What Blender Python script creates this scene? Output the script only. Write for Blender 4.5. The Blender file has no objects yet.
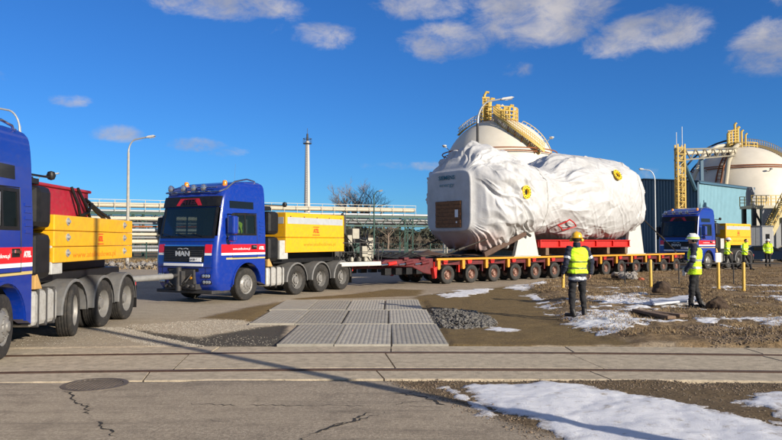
import bpy, bmesh, math, random
import numpy as np
from mathutils import Vector, Matrix, Euler
R = math.radians
rng = np.random.default_rng(7)
random.seed(7)
scene = bpy.context.scene
COL = scene.collection

# ------------------------------------------------------------------ camera
F_PX, CAM_H, HOR = 690.0, 1.82, 241.0
PITCH = math.atan((HOR - 220) / F_PX)
cam_d = bpy.data.cameras.new('camera')
cam = bpy.data.objects.new('camera', cam_d)
COL.objects.link(cam)
cam.location = (0, 0, CAM_H)
cam.rotation_euler = (math.pi / 2 + PITCH, 0, 0)
cam_d.sensor_width = 36
cam_d.lens = F_PX / 782 * 36
cam_d.clip_start = 0.1
cam_d.clip_end = 3000
scene.camera = cam

# ------------------------------------------------------------------ sun and sky
SUN_AZ, SUN_EL = math.atan2(0.73, -0.68), R(18)
sun_dir = Vector((math.sin(SUN_AZ) * math.cos(SUN_EL), math.cos(SUN_AZ) * math.cos(SUN_EL), math.sin(SUN_EL)))
sun_d = bpy.data.lights.new('sun', 'SUN')
sun_d.energy = 5.0
sun_d.angle = R(0.55)
sun_d.color = (1.0, 0.90, 0.76)
sun = bpy.data.objects.new('sun', sun_d)
COL.objects.link(sun)
sun.location = (20, -20, 30)
sun.rotation_euler = sun_dir.to_track_quat('Z', 'Y').to_euler()

world = bpy.data.worlds.new('World')
scene.world = world
world.use_nodes = True
wn, wl = world.node_tree.nodes, world.node_tree.links
wn.clear()


def ray(px, py):
    a, b = (px - 391) / F_PX, (220 - py) / F_PX
    return Vector((a, math.cos(PITCH) - b * math.sin(PITCH), math.sin(PITCH) + b * math.cos(PITCH)))


def G(px, py, z=0.0):
    r = ray(px, py)
    t = (z - CAM_H) / r.z
    return Vector((r.x * t, r.y * t, z))


def AT(px, py, Y):
    r = ray(px, py)
    t = Y / r.y
    return Vector((r.x * t, Y, CAM_H + r.z * t))


def make_world():
    out = wn.new('ShaderNodeOutputWorld')
    bg = wn.new('ShaderNodeBackground')
    sky = wn.new('ShaderNodeTexSky')
    sky.sky_type = 'NISHITA'
    sky.sun_disc = False
    sky.sun_elevation = SUN_EL
    sky.sun_rotation = SUN_AZ
    sky.air_density = 1.0
    sky.dust_density = 0.0
    sky.ozone_density = 4.0
    hs = wn.new('ShaderNodeHueSaturation')
    hs.inputs['Saturation'].default_value = 1.0
    hs.inputs['Value'].default_value = 1.0
    wl.new(sky.outputs[0], hs.inputs['Color'])
    tc = wn.new('ShaderNodeTexCoord')
    # cumulus at infinity: soft blobs around directions, broken up by noise
    nz = wn.new('ShaderNodeTexNoise')
    nz.inputs['Scale'].default_value = 19
    nz.inputs['Detail'].default_value = 9
    nz.inputs['Distortion'].default_value = 0.35
    nz.inputs['Roughness'].default_value = 0.68
    mp = wn.new('ShaderNodeMapping')
    mp.inputs['Scale'].default_value = (1, 1, 1.7)
    wl.new(tc.outputs['Generated'], mp.inputs['Vector'])
    wl.new(mp.outputs[0], nz.inputs['Vector'])
    total = None
    # px, py, half width px, half height px, weight
    blobs = [(228, 4, 75, 15, .80), (325, 36, 32, 13, .70), (268, 24, 16, 9, .35), (425, 6, 48, 14, .70),
             (445, 42, 44, 20, .75), (540, 14, 66, 30, .98), (572, 8, 40, 20, .85), (655, 30, 52, 20, .92), (618, 44, 34, 15, .82), (775, 48, 38, 25, .85),
             (115, 133, 26, 8, .75), (197, 145, 30, 7, .68), (72, 101, 18, 6, .55), (228, 152, 24, 6, .45),
             (386, 166, 26, 5, .42), (424, 166, 26, 5, .5), (515, 70, 18, 8, .35), (645, 175, 22, 8, .45),
             (-90, 60, 60, 20, .9), (900, 110, 70, 20, .9), (880, -40, 90, 30, 1.), (330, -60, 110, 26, .95), (600, -90, 140, 32, 1.)]
    sky_dirs = [(a_, e_) for a_, e_ in ((-40, 38), (20, 44), (70, 34), (110, 48), (160, 40), (205, 34), (250, 46), (300, 36), (0, 66), (120, 70), (230, 68), (-75, 22), (85, 18), (190, 62), (330, 58))]
    for bb in blobs + sky_dirs:
        if len(bb) == 5:
            px, py, hw, hh, w = bb
            r = ray(px, py).normalized()
        else:       # the same broken cloud carries on over the rest of the sky
            az_, el_ = R(bb[0]), R(bb[1])
            r = Vector((math.sin(az_) * math.cos(el_), math.cos(az_) * math.cos(el_), math.sin(el_)))
            hw, hh, w = 190, 90 + bb[1], 1.0
        right = Vector((r.y, -r.x, 0)).normalized()
        up = right.cross(r).normalized()
        def dot(vec, k):
            d = wn.new('ShaderNodeVectorMath'); d.operation = 'DOT_PRODUCT'
            d.inputs[1].default_value = vec * k
            wl.new(tc.outputs['Generated'], d.inputs[0])
            return d.outputs['Value']
        a = dot(right, F_PX / hw)
        b = dot(up, F_PX / hh)
        def off(sock, val):   # centre and square
            s = wn.new('ShaderNodeMath'); s.operation = 'MULTIPLY'
            wl.new(sock, s.inputs[0]); wl.new(sock, s.inputs[1])
            return s.outputs[0]
        sm = wn.new('ShaderNodeMath'); sm.operation = 'ADD'
        wl.new(off(a, 0), sm.inputs[0]); wl.new(off(b, 0), sm.inputs[1])
        fr = wn.new('ShaderNodeMapRange'); fr.interpolation_type = 'SMOOTHSTEP'
        fr.inputs['From Min'].default_value = 1.7; fr.inputs['From Max'].default_value = 0.0
        fr.inputs['To Min'].default_value = 0.0; fr.inputs['To Max'].default_value = w
        wl.new(sm.outputs[0], fr.inputs['Value'])
        fwd = dot(r, 1.0)
        g = wn.new('ShaderNodeMath'); g.operation = 'GREATER_THAN'; g.inputs[1].default_value = 0
        wl.new(fwd, g.inputs[0])
        m = wn.new('ShaderNodeMath'); m.operation = 'MULTIPLY'
        wl.new(fr.outputs[0], m.inputs[0]); wl.new(g.outputs[0], m.inputs[1])
        if total is None:
            total = m.outputs[0]
        else:
            mx = wn.new('ShaderNodeMath'); mx.operation = 'MAXIMUM'
            wl.new(total, mx.inputs[0]); wl.new(m.outputs[0], mx.inputs[1])
            total = mx.outputs[0]
    # density = blob + noise - threshold
    ad = wn.new('ShaderNodeMath'); ad.operation = 'MULTIPLY_ADD'
    ad.inputs[1].default_value = 2.1; ad.inputs[2].default_value = -1.08
    wl.new(nz.outputs['Fac'], ad.inputs[0])
    sm2 = wn.new('ShaderNodeMath'); sm2.operation = 'ADD'
    wl.new(ad.outputs[0], sm2.inputs[0]); wl.new(total, sm2.inputs[1])
    den = wn.new('ShaderNodeMapRange'); den.interpolation_type = 'SMOOTHSTEP'
    den.inputs['From Min'].default_value = 0.12; den.inputs['From Max'].default_value = 1.20
    wl.new(sm2.outputs[0], den.inputs['Value'])
    den2 = wn.new('ShaderNodeMath'); den2.operation = 'MULTIPLY'; den2.inputs[1].default_value = 0.78
    wl.new(den.outputs[0], den2.inputs[0])
    mask = wn.new('ShaderNodeMath'); mask.operation = 'MULTIPLY'
    gt = wn.new('ShaderNodeMapRange'); gt.inputs['From Min'].default_value = 0.0; gt.inputs['From Max'].default_value = 0.18
    wl.new(total, gt.inputs['Value'])
    wl.new(den2.outputs[0], mask.inputs[0]); wl.new(gt.outputs[0], mask.inputs[1])
    # cloud colour: lit crests, greyer bodies
    cr = wn.new('ShaderNodeValToRGB')
    cr.color_ramp.elements[0].color = (4.0, 4.0, 4.4, 1)
    cr.color_ramp.elements[1].color = (7.0, 6.5, 6.1, 1)
    cr.color_ramp.elements[0].position = 0.42
    cr.color_ramp.elements[1].position = 0.66
    nz2 = wn.new('ShaderNodeTexNoise'); nz2.inputs['Scale'].default_value = 11; nz2.inputs['Detail'].default_value = 5
    wl.new(mp.outputs[0], nz2.inputs['Vector'])
    wl.new(nz2.outputs['Fac'], cr.inputs['Fac'])
    mix = wn.new('ShaderNodeMix'); mix.data_type = 'RGBA'
    wl.new(mask.outputs[0], mix.inputs['Factor'])
    gain = wn.new('ShaderNodeVectorMath'); gain.operation = 'MULTIPLY'   # polarised, saturated winter blue
    gain.inputs[1].default_value = (0.33, 0.69, 1.20)
    wl.new(hs.outputs[0], gain.inputs[0])
    # deep blue away from the sun, whiter round it
    sd_ = wn.new('ShaderNodeVectorMath'); sd_.operation = 'DOT_PRODUCT'; sd_.inputs[1].default_value = sun_dir
    wl.new(tc.outputs['Generated'], sd_.inputs[0])
    sm_ = wn.new('ShaderNodeMapRange'); sm_.interpolation_type = 'SMOOTHSTEP'
    sm_.inputs['From Min'].default_value = -0.15; sm_.inputs['From Max'].default_value = 0.9
    wl.new(sd_.outputs['Value'], sm_.inputs['Value'])
    gm_ = wn.new('ShaderNodeMix'); gm_.data_type = 'RGBA'
    gm_.inputs['A'].default_value = (0.31, 0.72, 1.24, 1); gm_.inputs['B'].default_value = (0.72, 0.80, 0.90, 1)
    wl.new(sm_.outputs[0], gm_.inputs['Factor']); wl.new(gm_.outputs['Result'], gain.inputs[1])
    wl.new(gain.outputs[0], mix.inputs['A']); wl.new(cr.outputs[0], mix.inputs['B'])
    wl.new(mix.outputs['Result'], bg.inputs['Color'])
    bg.inputs['Strength'].default_value = 0.071
    wl.new(bg.outputs[0], out.inputs['Surface'])


make_world()
scene.view_settings.view_transform = 'Standard'
scene.view_settings.look = 'None'
scene.view_settings.exposure = 0.5
scene.view_settings.gamma = 1.0
scene.render.engine = 'CYCLES'
scene.cycles.max_bounces = 6
scene.cycles.transparent_max_bounces = 8


# ------------------------------------------------------------------ noise (numpy)
_perm = rng.random((256, 256))


def vnoise(x, y):
    xi, yi = np.floor(x).astype(int), np.floor(y).astype(int)
    xf, yf = x - xi, y - yi
    u, v = xf * xf * (3 - 2 * xf), yf * yf * (3 - 2 * yf)
    a = _perm[xi % 256, yi % 256]; b = _perm[(xi + 1) % 256, yi % 256]
    c = _perm[xi % 256, (yi + 1) % 256]; d = _perm[(xi + 1) % 256, (yi + 1) % 256]
    return (a * (1 - u) + b * u) * (1 - v) + (c * (1 - u) + d * u) * v


def fbm(x, y, o=4, g=0.5):
    t, a, n = 0, 1.0, 0
    for k in range(o):
        t = t + a * vnoise(x * 2 ** k + 17.3 * k, y * 2 ** k + 9.1 * k)
        n += a; a *= g
    return t / n


def sstep(a, b, x):
    t = np.clip((x - a) / (b - a), 0, 1)
    return t * t * (3 - 2 * t)


def poly_sd(X, Y, pts):
    """signed distance to a polygon, positive inside"""
    d2 = np.full(X.shape, 1e18); inside = np.zeros(X.shape, bool)
    n = len(pts)
    for i in range(n):
        x0, y0 = pts[i][0], pts[i][1]; x1, y1 = pts[(i + 1) % n][0], pts[(i + 1) % n][1]
        ex, ey = x1 - x0, y1 - y0
        t = np.clip(((X - x0) * ex + (Y - y0) * ey) / (ex * ex + ey * ey + 1e-12), 0, 1)
        d2 = np.minimum(d2, (X - x0 - t * ex) ** 2 + (Y - y0 - t * ey) ** 2)
        c = ((y0 > Y) != (y1 > Y)) & (X < (x1 - x0) * (Y - y0) / (y1 - y0 + 1e-12) + x0)
        inside ^= c
    return np.where(inside, 1, -1) * np.sqrt(d2)


# ------------------------------------------------------------------ materials
MATS = {}


def ND(nt, t, **kw):
    n = nt.nodes.new(t)
    for k, v in kw.items():
        if k in n.inputs:
            n.inputs[k].default_value = v
        else:
            setattr(n, k, v)
    return n


def mat(name, col, rough=0.6, metal=0.0, var=0.12, vscale=6.0, bump=0.0, bscale=40.0, coat=0.0, dirt=0.0, dirtcol=(0.16, 0.12, 0.08), spec=0.5):
    if name in MATS:
        return MATS[name]
    m = bpy.data.materials.new(name); m.use_nodes = True
    nt = m.node_tree; L = nt.links
    b = nt.nodes['Principled BSDF']
    b.inputs['Roughness'].default_value = rough
    b.inputs['Metallic'].default_value = metal
    b.inputs['Coat Weight'].default_value = coat
    b.inputs['Coat Roughness'].default_value = 0.06
    b.inputs['Specular IOR Level'].default_value = spec
    tc = ND(nt, 'ShaderNodeTexCoord')
    n1 = ND(nt, 'ShaderNodeTexNoise', Scale=vscale, Detail=6.0, Roughness=0.6)
    L.new(tc.outputs['Object'], n1.inputs['Vector'])
    r = ND(nt, 'ShaderNodeMapRange')
    r.inputs['From Min'].default_value = 0.3; r.inputs['From Max'].default_value = 0.7
    r.inputs['To Min'].default_value = 1 - var; r.inputs['To Max'].default_value = 1 + var
    L.new(n1.outputs['Fac'], r.inputs['Value'])
    v = ND(nt, 'ShaderNodeVectorMath', operation='SCALE')
    v.inputs[0].default_value = col[:3]
    L.new(r.outputs[0], v.inputs['Scale'])
    last = v.outputs[0]
    if dirt > 0:
        n2 = ND(nt, 'ShaderNodeTexNoise', Scale=vscale * 1.7, Detail=8.0, Roughness=0.7)
        L.new(tc.outputs['Object'], n2.inputs['Vector'])
        r2 = ND(nt, 'ShaderNodeMapRange')
        r2.inputs['From Min'].default_value = 0.48; r2.inputs['From Max'].default_value = 0.72
        r2.inputs['To Max'].default_value = dirt
        L.new(n2.outputs['Fac'], r2.inputs['Value'])
        mx = ND(nt, 'ShaderNodeMix', data_type='RGBA')
        L.new(r2.outputs[0], mx.inputs['Factor']); L.new(last, mx.inputs['A'])
        mx.inputs['B'].default_value = (*dirtcol, 1)
        last = mx.outputs['Result']
        r3 = ND(nt, 'ShaderNodeMapRange')
        r3.inputs['To Min'].default_value = rough; r3.inputs['To Max'].default_value = 0.85
        L.new(r2.outputs[0], r3.inputs['Value']); L.new(r3.outputs[0], b.inputs['Roughness'])
    L.new(last, b.inputs['Base Color'])
    if bump > 0:
        n3 = ND(nt, 'ShaderNodeTexNoise', Scale=bscale, Detail=4.0)
        L.new(tc.outputs['Object'], n3.inputs['Vector'])
        bp = ND(nt, 'ShaderNodeBump', Strength=bump, Distance=0.02)
        L.new(n3.outputs['Fac'], bp.inputs['Height']); L.new(bp.outputs[0], b.inputs['Normal'])
    MATS[name] = m
    return m


BLUE = mat('blue truck paint', (0.003, 0.029, 0.27), 0.28, var=0.05, coat=0.6, dirt=0.10)
BLACK = mat('black plastic', (0.010, 0.010, 0.011), 0.45, var=0.3, dirt=0.2, dirtcol=(0.045, 0.038, 0.03), spec=.3)
DARK = mat('dark grey steel', (0.03, 0.03, 0.032), 0.6, var=0.3, dirt=0.5, dirtcol=(0.09, 0.07, 0.05))
TYRE = mat('tyre rubber', (0.018, 0.017, 0.016), 0.75, var=0.25, dirt=0.55, dirtcol=(0.085, 0.07, 0.055), bump=0.15)
RIM = mat('painted steel rim', (0.24, 0.235, 0.225), 0.45, 0.3, var=0.15, dirt=0.5)
RUSTRIM = mat('rusty rim', (0.27, 0.16, 0.12), 0.55, 0.1, var=0.2, dirt=0.6, dirtcol=(0.2, 0.05, 0.03))
CHROME = mat('chrome', (0.75, 0.75, 0.76), 0.14, 1.0, var=0.05)
ALU = mat('aluminium tank', (0.46, 0.455, 0.43), 0.45, 0.25, var=0.1, dirt=0.5)
GREYP = mat('grey plastic mudguard', (0.13, 0.13, 0.13), 0.6, var=0.2, dirt=0.5, dirtcol=(0.2, 0.17, 0.13))
YELLOW = mat('yellow ballast paint', (0.76, 0.39, 0.008), 0.45, var=0.07, dirt=0.32, coat=0.15)
YELL2 = mat('yellow steel paint', (0.62, 0.27, 0.015), 0.5, var=0.12, dirt=0.45)
RED = mat('red paint', (0.62, 0.018, 0.014), 0.42, var=0.08, dirt=0.2)
STRIPE = mat('red stripe vinyl', (0.72, 0.008, 0.02), 0.35, var=0.04, coat=0.3)
DRED = mat('dark red steel', (0.10, 0.006, 0.010), 0.6, var=0.35, dirt=0.6, dirtcol=(0.035, 0.022, 0.018))
WHITE = mat('white paint', (0.52, 0.51, 0.48), 0.5, var=0.05, dirt=0.2)
WVINYL = mat('white vinyl', (0.8, 0.8, 0.8), 0.4, var=0.02)
GOLD = mat('gold stripe vinyl', (0.55, 0.42, 0.16), 0.4, var=0.04)
ORANGE = mat('orange beacon', (0.85, 0.25, 0.01), 0.2, var=0.05, coat=0.5)
LAMPW = mat('lamp lens', (0.46, 0.48, 0.52), 0.12, 0.6, var=0.05, coat=0.8)
SILVER = mat('silver band', (0.48, 0.50, 0.52), 0.35, 0.2, var=0.08)
REDTXT = mat('red lettering', (0.66, 0.04, 0.012), 0.5, var=0.02)
DIMRED = mat('worn orange lettering', (0.70, 0.22, 0.01), 0.5, var=0.02)
WOODM = mat('brown boards', (0.20, 0.085, 0.025), 0.7, var=0.35, vscale=9, bump=0.3)
TIMBER = mat('weathered timber', (0.17, 0.11, 0.07), 0.85, var=0.35, bump=0.4)
CONC = mat('pole concrete', (0.36, 0.34, 0.30), 0.85, var=0.12, bump=0.2)
STEELG = mat('galvanised steel', (0.42, 0.43, 0.43), 0.5, 0.5, var=0.12)
GREEN = mat('green steel', (0.025, 0.07, 0.055), 0.6, var=0.2)
BEIGE = mat('beige pipe jacket', (0.55, 0.49, 0.38), 0.6, var=0.1, dirt=0.25)
TANKW = mat('white tank paint', (0.62, 0.575, 0.485), 0.55, var=0.06, vscale=0.6, dirt=0.18, dirtcol=(0.42, 0.36, 0.27))
TANKY = mat('yellow rail paint', (0.58, 0.40, 0.09), 0.55, var=0.12, dirt=0.3, dirtcol=(0.35, 0.2, 0.06))
RUST = mat('rust', (0.26, 0.085, 0.03), 0.85, var=0.35)
LIME = mat('hi-vis lime cloth', (0.62, 0.95, 0.02), 0.7, var=0.08, bump=0.2, bscale=60)
NAVY = mat('navy cloth', (0.012, 0.016, 0.035), 0.85, var=0.25, bump=0.3, bscale=60)
TROUS = mat('black trousers cloth', (0.012, 0.012, 0.014), 0.9, var=0.3, bump=0.3, bscale=60)
REFL = mat('reflective band', (0.42, 0.44, 0.46), 0.35, 0.2, var=0.05)
SKIN = mat('skin', (0.48, 0.26, 0.17), 0.55, var=0.05)
HAIR = mat('dark hair', (0.02, 0.013, 0.009), 0.7, var=0.3)
LEATHER = mat('boot leather', (0.015, 0.013, 0.012), 0.55, var=0.3)
GLOVE = mat('pale glove', (0.5, 0.5, 0.48), 0.8, var=0.1)
HELY = mat('yellow helmet', (0.75, 0.42, 0.02), 0.35, var=0.04, coat=0.3)
HELW = mat('white helmet', (0.8, 0.8, 0.78), 0.35, var=0.04, coat=0.3)
BARK = mat('bark', (0.20, 0.15, 0.115), 0.9, var=0.3)
STONE = mat('grey rubble', (0.24, 0.22, 0.20), 0.9, var=0.35, vscale=14, bump=0.5)
CLOD = mat('dark earth clod', (0.055, 0.035, 0.022), 0.95, var=0.4, vscale=12, bump=0.8, bscale=25)
CARP = mat('black car paint', (0.008, 0.009, 0.012), 0.2, var=0.1, coat=0.7)
GREYBOX = mat('grey cabinet paint', (0.22, 0.23, 0.24), 0.55, var=0.1, dirt=0.2)
DCHAIN = mat('dark chain steel', (0.035, 0.03, 0.025), 0.55, 0.4, var=0.3)
TARPBROWN = mat('brown sheet', (0.08, 0.045, 0.03), 0.8, var=0.3)


def glass_mat(name, tint, fac):
    m = bpy.data.materials.new(name); m.use_nodes = True
    nt = m.node_tree; L = nt.links
    b = nt.nodes['Principled BSDF']
    b.inputs['Base Color'].default_value = (*tint, 1); b.inputs['Roughness'].default_value = 0.03
    b.inputs['Coat Weight'].default_value = 0.6; b.inputs['Coat Roughness'].default_value = 0.02
    tr = ND(nt, 'ShaderNodeBsdfTransparent'); tr.inputs[0].default_value = (0.55, 0.62, 0.6, 1)
    mx = ND(nt, 'ShaderNodeMixShader'); mx.inputs[0].default_value = fac
    L.new(tr.outputs[0], mx.inputs[1]); L.new(b.outputs[0], mx.inputs[2])
    L.new(mx.outputs[0], nt.nodes['Material Output'].inputs['Surface'])
    MATS[name] = m
    return m


GLASS = glass_mat('tinted cab glass', (0.012, 0.02, 0.02), 0.45)
WSCREEN = glass_mat('windscreen glass', (0.012, 0.022, 0.02), 0.62)


# ------------------------------------------------------------------ mesh builder
class MB:
    def __init__(s):
        s.v, s.f, s.m = [], [], []

    def add(s, V, Fc, mi=0, M=None):
        o = len(s.v)
        if M is not None:
            V = [M @ Vector(p) for p in V]
        s.v += [tuple(p) for p in V]
        s.f += [tuple(i + o for i in f) for f in Fc]
        s.m += [mi] * len(Fc)
        return s

    def box(s, c, size, M=None, mi=0):
        x, y, z = size[0] / 2, size[1] / 2, size[2] / 2
        V = [(c[0] + a * x, c[1] + b * y, c[2] + d * z) for a in (-1, 1) for b in (-1, 1) for d in (-1, 1)]
        Fc = [(0, 1, 3, 2), (4, 6, 7, 5), (0, 4, 5, 1), (2, 3, 7, 6), (0, 2, 6, 4), (1, 5, 7, 3)]
        return s.add(V, Fc, mi, M)

    def bx(s, x0, x1, y0, y1, z0, z1, M=None, mi=0):
        return s.box(((x0 + x1) / 2, (y0 + y1) / 2, (z0 + z1) / 2), (abs(x1 - x0), abs(y1 - y0), abs(z1 - z0)), M, mi)

    def bar(s, p0, p1, w, h=None, mi=0):
        """rectangular bar between two points"""
        p0, p1 = Vector(p0), Vector(p1)
        h = h or w
        d = p1 - p0; ln = d.length
        if ln < 1e-6:
            return s
        q = d.normalized()
        up = Vector((0, 0, 1)) if abs(q.z) < 0.95 else Vector((0, 1, 0))
        sd = q.cross(up).normalized(); u2 = sd.cross(q)
        V = []
        for e in (p0, p1):
            for a, b in ((-1, -1), (1, -1), (1, 1), (-1, 1)):
                V.append(e + sd * a * w / 2 + u2 * b * h / 2)
        Fc = [(3, 2, 1, 0), (4, 5, 6, 7), (0, 1, 5, 4), (1, 2, 6, 5), (2, 3, 7, 6), (3, 0, 4, 7)]
        return s.add(V, Fc, mi)

    def tube(s, pts, r, n=8, caps=True, mi=0):
        pts = [Vector(p) for p in pts]
        rs = r if isinstance(r, (list, tuple)) else [r] * len(pts)
        V, Fc = [], []
        prev = None
        for i, p in enumerate(pts):
            a = pts[max(i - 1, 0)]; b = pts[min(i + 1, len(pts) - 1)]
            t = (b - a).normalized()
            if prev is None:
                ref = Vector((0, 0, 1)) if abs(t.z) < 0.9 else Vector((1, 0, 0))
                u = t.cross(ref).normalized()
            else:
                u = (prev - t * prev.dot(t)).normalized()
            prev = u
            w = t.cross(u)
            for k in range(n):
                an = 2 * math.pi * k / n
                V.append(p + (u * math.cos(an) + w * math.sin(an)) * rs[i])
        for i in range(len(pts) - 1):
            for k in range(n):
                k2 = (k + 1) % n
                Fc.append((i * n + k, i * n + k2, (i + 1) * n + k2, (i + 1) * n + k))
        if caps:
            Fc.append(tuple(range(n - 1, -1, -1)))
            Fc.append(tuple((len(pts) - 1) * n + k for k in range(n)))
        return s.add(V, Fc, mi)

    def lathe(s, prof, c=(0, 0, 0), axis='Z', n=24, mi=0, M=None):
        """prof = [(r, h)] swept round the axis through c"""
        V, Fc = [], []
        for r, h in prof:
            for k in range(n):
                a = 2 * math.pi * k / n
                x, y = r * math.cos(a), r * math.sin(a)
                p = {'Z': (x, y, h), 'Y': (x, h, y), 'X': (h, x, y)}[axis]
                V.append((p[0] + c[0], p[1] + c[1], p[2] + c[2]))
        for i in range(len(prof) - 1):
            for k in range(n):
                k2 = (k + 1) % n
                Fc.append((i * n + k, i * n + k2, (i + 1) * n + k2, (i + 1) * n + k))
        return s.add(V, Fc, mi, M)

    def prism(s, poly, y0, y1, mi=0, plane='XZ', M=None):
        """extrude a 2D polygon; plane XZ extrudes along Y, YZ along X, XY along Z"""
        n = len(poly)
        def P(a, b, t):
            return {'XZ': (a, t, b), 'YZ': (t, a, b), 'XY': (a, b, t)}[plane]
        V = [P(a, b, y0) for a, b in poly] + [P(a, b, y1) for a, b in poly]
        Fc = [tuple(range(n)), tuple(range(2 * n - 1, n - 1, -1))]
        for i in range(n):
            j = (i + 1) % n
            Fc.append((i, i + n, j + n, j))
        return s.add(V, Fc, mi, M)

    def build(s, name, mats, parent=None, smooth=False, bevel=0.0, kind=None, angle=40, recalc=True, label=None):
        me = bpy.data.meshes.new(name)
        me.from_pydata(s.v, [], s.f)
        if not isinstance(mats, (list, tuple)):
            mats = [mats]
        for m in mats:
            me.materials.append(m)
        if len(mats) > 1:
            me.polygons.foreach_set('material_index', s.m)
        if recalc:
            b = bmesh.new(); b.from_mesh(me)
            bmesh.ops.recalc_face_normals(b, faces=b.faces)
            b.to_mesh(me); b.free()
        if smooth:
            me.polygons.foreach_set('use_smooth', [True] * len(me.polygons))
            me.set_sharp_from_angle(angle=R(angle))
        o = bpy.data.objects.new(name, me)
        COL.objects.link(o)
        if parent is not None:
            o.parent = parent
        if bevel > 0:
            md = o.modifiers.new('bevel', 'BEVEL'); md.width = bevel; md.segments = 2
            md.limit_method = 'ANGLE'; md.angle_limit = R(35)
            md.harden_normals = False
        if kind:
            o['kind'] = kind
        if label:
            o['label'] = label
        return o


def np_mesh(name, V, Fq, mats, smooth=True, parent=None, kind=None):
    """mesh from numpy arrays; Fq is (n,3) or (n,4)"""
    me = bpy.data.meshes.new(name)
    V = np.asarray(V, np.float32); Fq = np.asarray(Fq, np.int32)
    me.vertices.add(len(V)); me.vertices.foreach_set('co', V.ravel())
    k = Fq.shape[1]
    me.loops.add(Fq.size); me.loops.foreach_set('vertex_index', Fq.ravel())
    me.polygons.add(len(Fq)); me.polygons.foreach_set('loop_start', np.arange(0, Fq.size, k, dtype=np.int32))
    me.update(calc_edges=True)
    me.validate()
    for m in (mats if isinstance(mats, (list, tuple)) else [mats]):
        me.materials.append(m)
    if smooth:
        me.polygons.foreach_set('use_smooth', [True] * len(me.polygons))
    o = bpy.data.objects.new(name, me)
    COL.objects.link(o)
    if parent is not None:
        o.parent = parent
    if kind:
        o['kind'] = kind
    return o


def tag(o, label, cat, group=None):
    o['label'] = label; o['category'] = cat
    if group:
        o['group'] = group
    return o


def thing(name, label, cat, loc=(0, 0, 0), rz=0.0, group=None):
    o = bpy.data.objects.new(name, None)
    COL.objects.link(o)
    o.location = loc; o.rotation_euler = (0, 0, rz)
    o.empty_display_size = 0.3
    return tag(o, label, cat, group)


def copy_tree(o, parent=None):
    c = o.copy(); COL.objects.link(c)
    if parent is not None:
        c.parent = parent
    for ch in list(o.children):
        copy_tree(ch, c)
    return c


def dup(o, loc, rz, label, scale=None):
    c = copy_tree(o)
    c.location = loc; c.rotation_euler = (0, 0, rz)
    if scale:
        c.scale = (scale,) * 3
    c['label'] = label
    return c


def clone(o, parent, loc=None, M=None):
    """a copy of one part (and its sub-parts) that shares mesh data"""
    c = o.copy(); COL.objects.link(c)
    c.parent = parent
    if loc is not None:
        c.location = loc
    for ch in list(o.children):
        d = ch.copy(); COL.objects.link(d); d.parent = c
    return c


def text(body, size, m, parent, M, name='lettering', bold=0.0, ext=0.002, align='CENTER', shear=0.0, width=None):
    cu = bpy.data.curves.new(name, 'FONT')
    cu.body = body; cu.size = size; cu.extrude = ext; cu.offset = bold
    cu.align_x = align; cu.align_y = 'CENTER'; cu.shear = shear
    cu.resolution_u = 2
    o = bpy.data.objects.new(name, cu)
    COL.objects.link(o)
    dg = bpy.context.evaluated_depsgraph_get()
    me = bpy.data.meshes.new_from_object(o.evaluated_get(dg))
    bpy.data.objects.remove(o)
    if width:
        xs = [v.co.x for v in me.vertices]
        k = width / (max(xs) - min(xs))
        for v in me.vertices:
            v.co.x *= k
    me.materials.clear(); me.materials.append(m)
    o = bpy.data.objects.new(name, me)
    COL.objects.link(o)
    o.parent = parent
    o.matrix_local = M
    return o


def frame(origin, ex, ey):
    ex = Vector(ex).normalized(); ez = ex.cross(Vector(ey)).normalized(); ey = ez.cross(ex)
    M = Matrix((ex, ey, ez)).transposed().to_4x4()
    M.translation = Vector(origin)
    return M
# ================================================================== SETTING: ground, track, plates, snow
TR_C, TR_R = 10.63, 66.0                       # track centre line and its gentle curve


def track_y(x, off=0.0):
    return TR_C - (x - 0.5) ** 2 / (2 * TR_R) + off


def PX(pts, z=0.0):
    return [G(a, b, z)[:2] for a, b in pts]


Z_DIRT_R = PX([(385, 380), (420, 391), (455, 402), (500, 419), (560, 440), (600, 470)]) + [(2.5, 2.0), (60, 2.0), (60, 9.0), (9, 9.2), (3, 9.25), (-.1, 9.3)]
Z_OLIVE = PX([(446, 346), (418, 303), (412, 297), (440, 293), (470, 290), (500, 287), (528, 285), (545, 290), (552, 304), (570, 325), (640, 345)])
Z_ROUGH = PX([(640, 346), (566, 325), (548, 302), (528, 285), (560, 279), (640, 274), (700, 271), (800, 268)]) + [(60, 34), (60, 11.3), (9, 11.3)]
Z_GRAVEL_L = PX([(126, 326), (220, 319.5), (288, 322.5), (197, 336), (150, 331)])
Z_SPILL_L = PX([(98, 328), (122, 327.5), (152, 336), (204, 346), (158, 346), (120, 336)])
Z_DARK_L = PX([(122, 327), (150, 332), (197, 337.5), (240, 330), (288, 323.5), (281, 345.5), (200, 345.5), (155, 336)])
Z_BROWN_L = PX([(200, 318), (245, 308), (283, 301), (300, 298), (345, 295), (390, 289), (425, 290), (418, 296), (310, 299.5), (284, 303.5), (252, 320.5)])
Z_FIELD_L = PX([(-400, 272), (60, 270), (165, 268), (260, 262), (430, 259), (440, 251), (-400, 251)])
Z_FIELD_R = [(24, 47), (90, 60), (200, 140), (60, 140), (10, 60)]
Z_CONC = PX([(285, 323), (250, 320.5), (204, 318), (246, 306), (240, 303), (120, 322), (60, 345), (200, 346)])
Z_PATCH = PX([(290, 300), (350, 294), (330, 290), (270, 294), (210, 304), (150, 304), (100, 320), (200, 317)])

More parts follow.
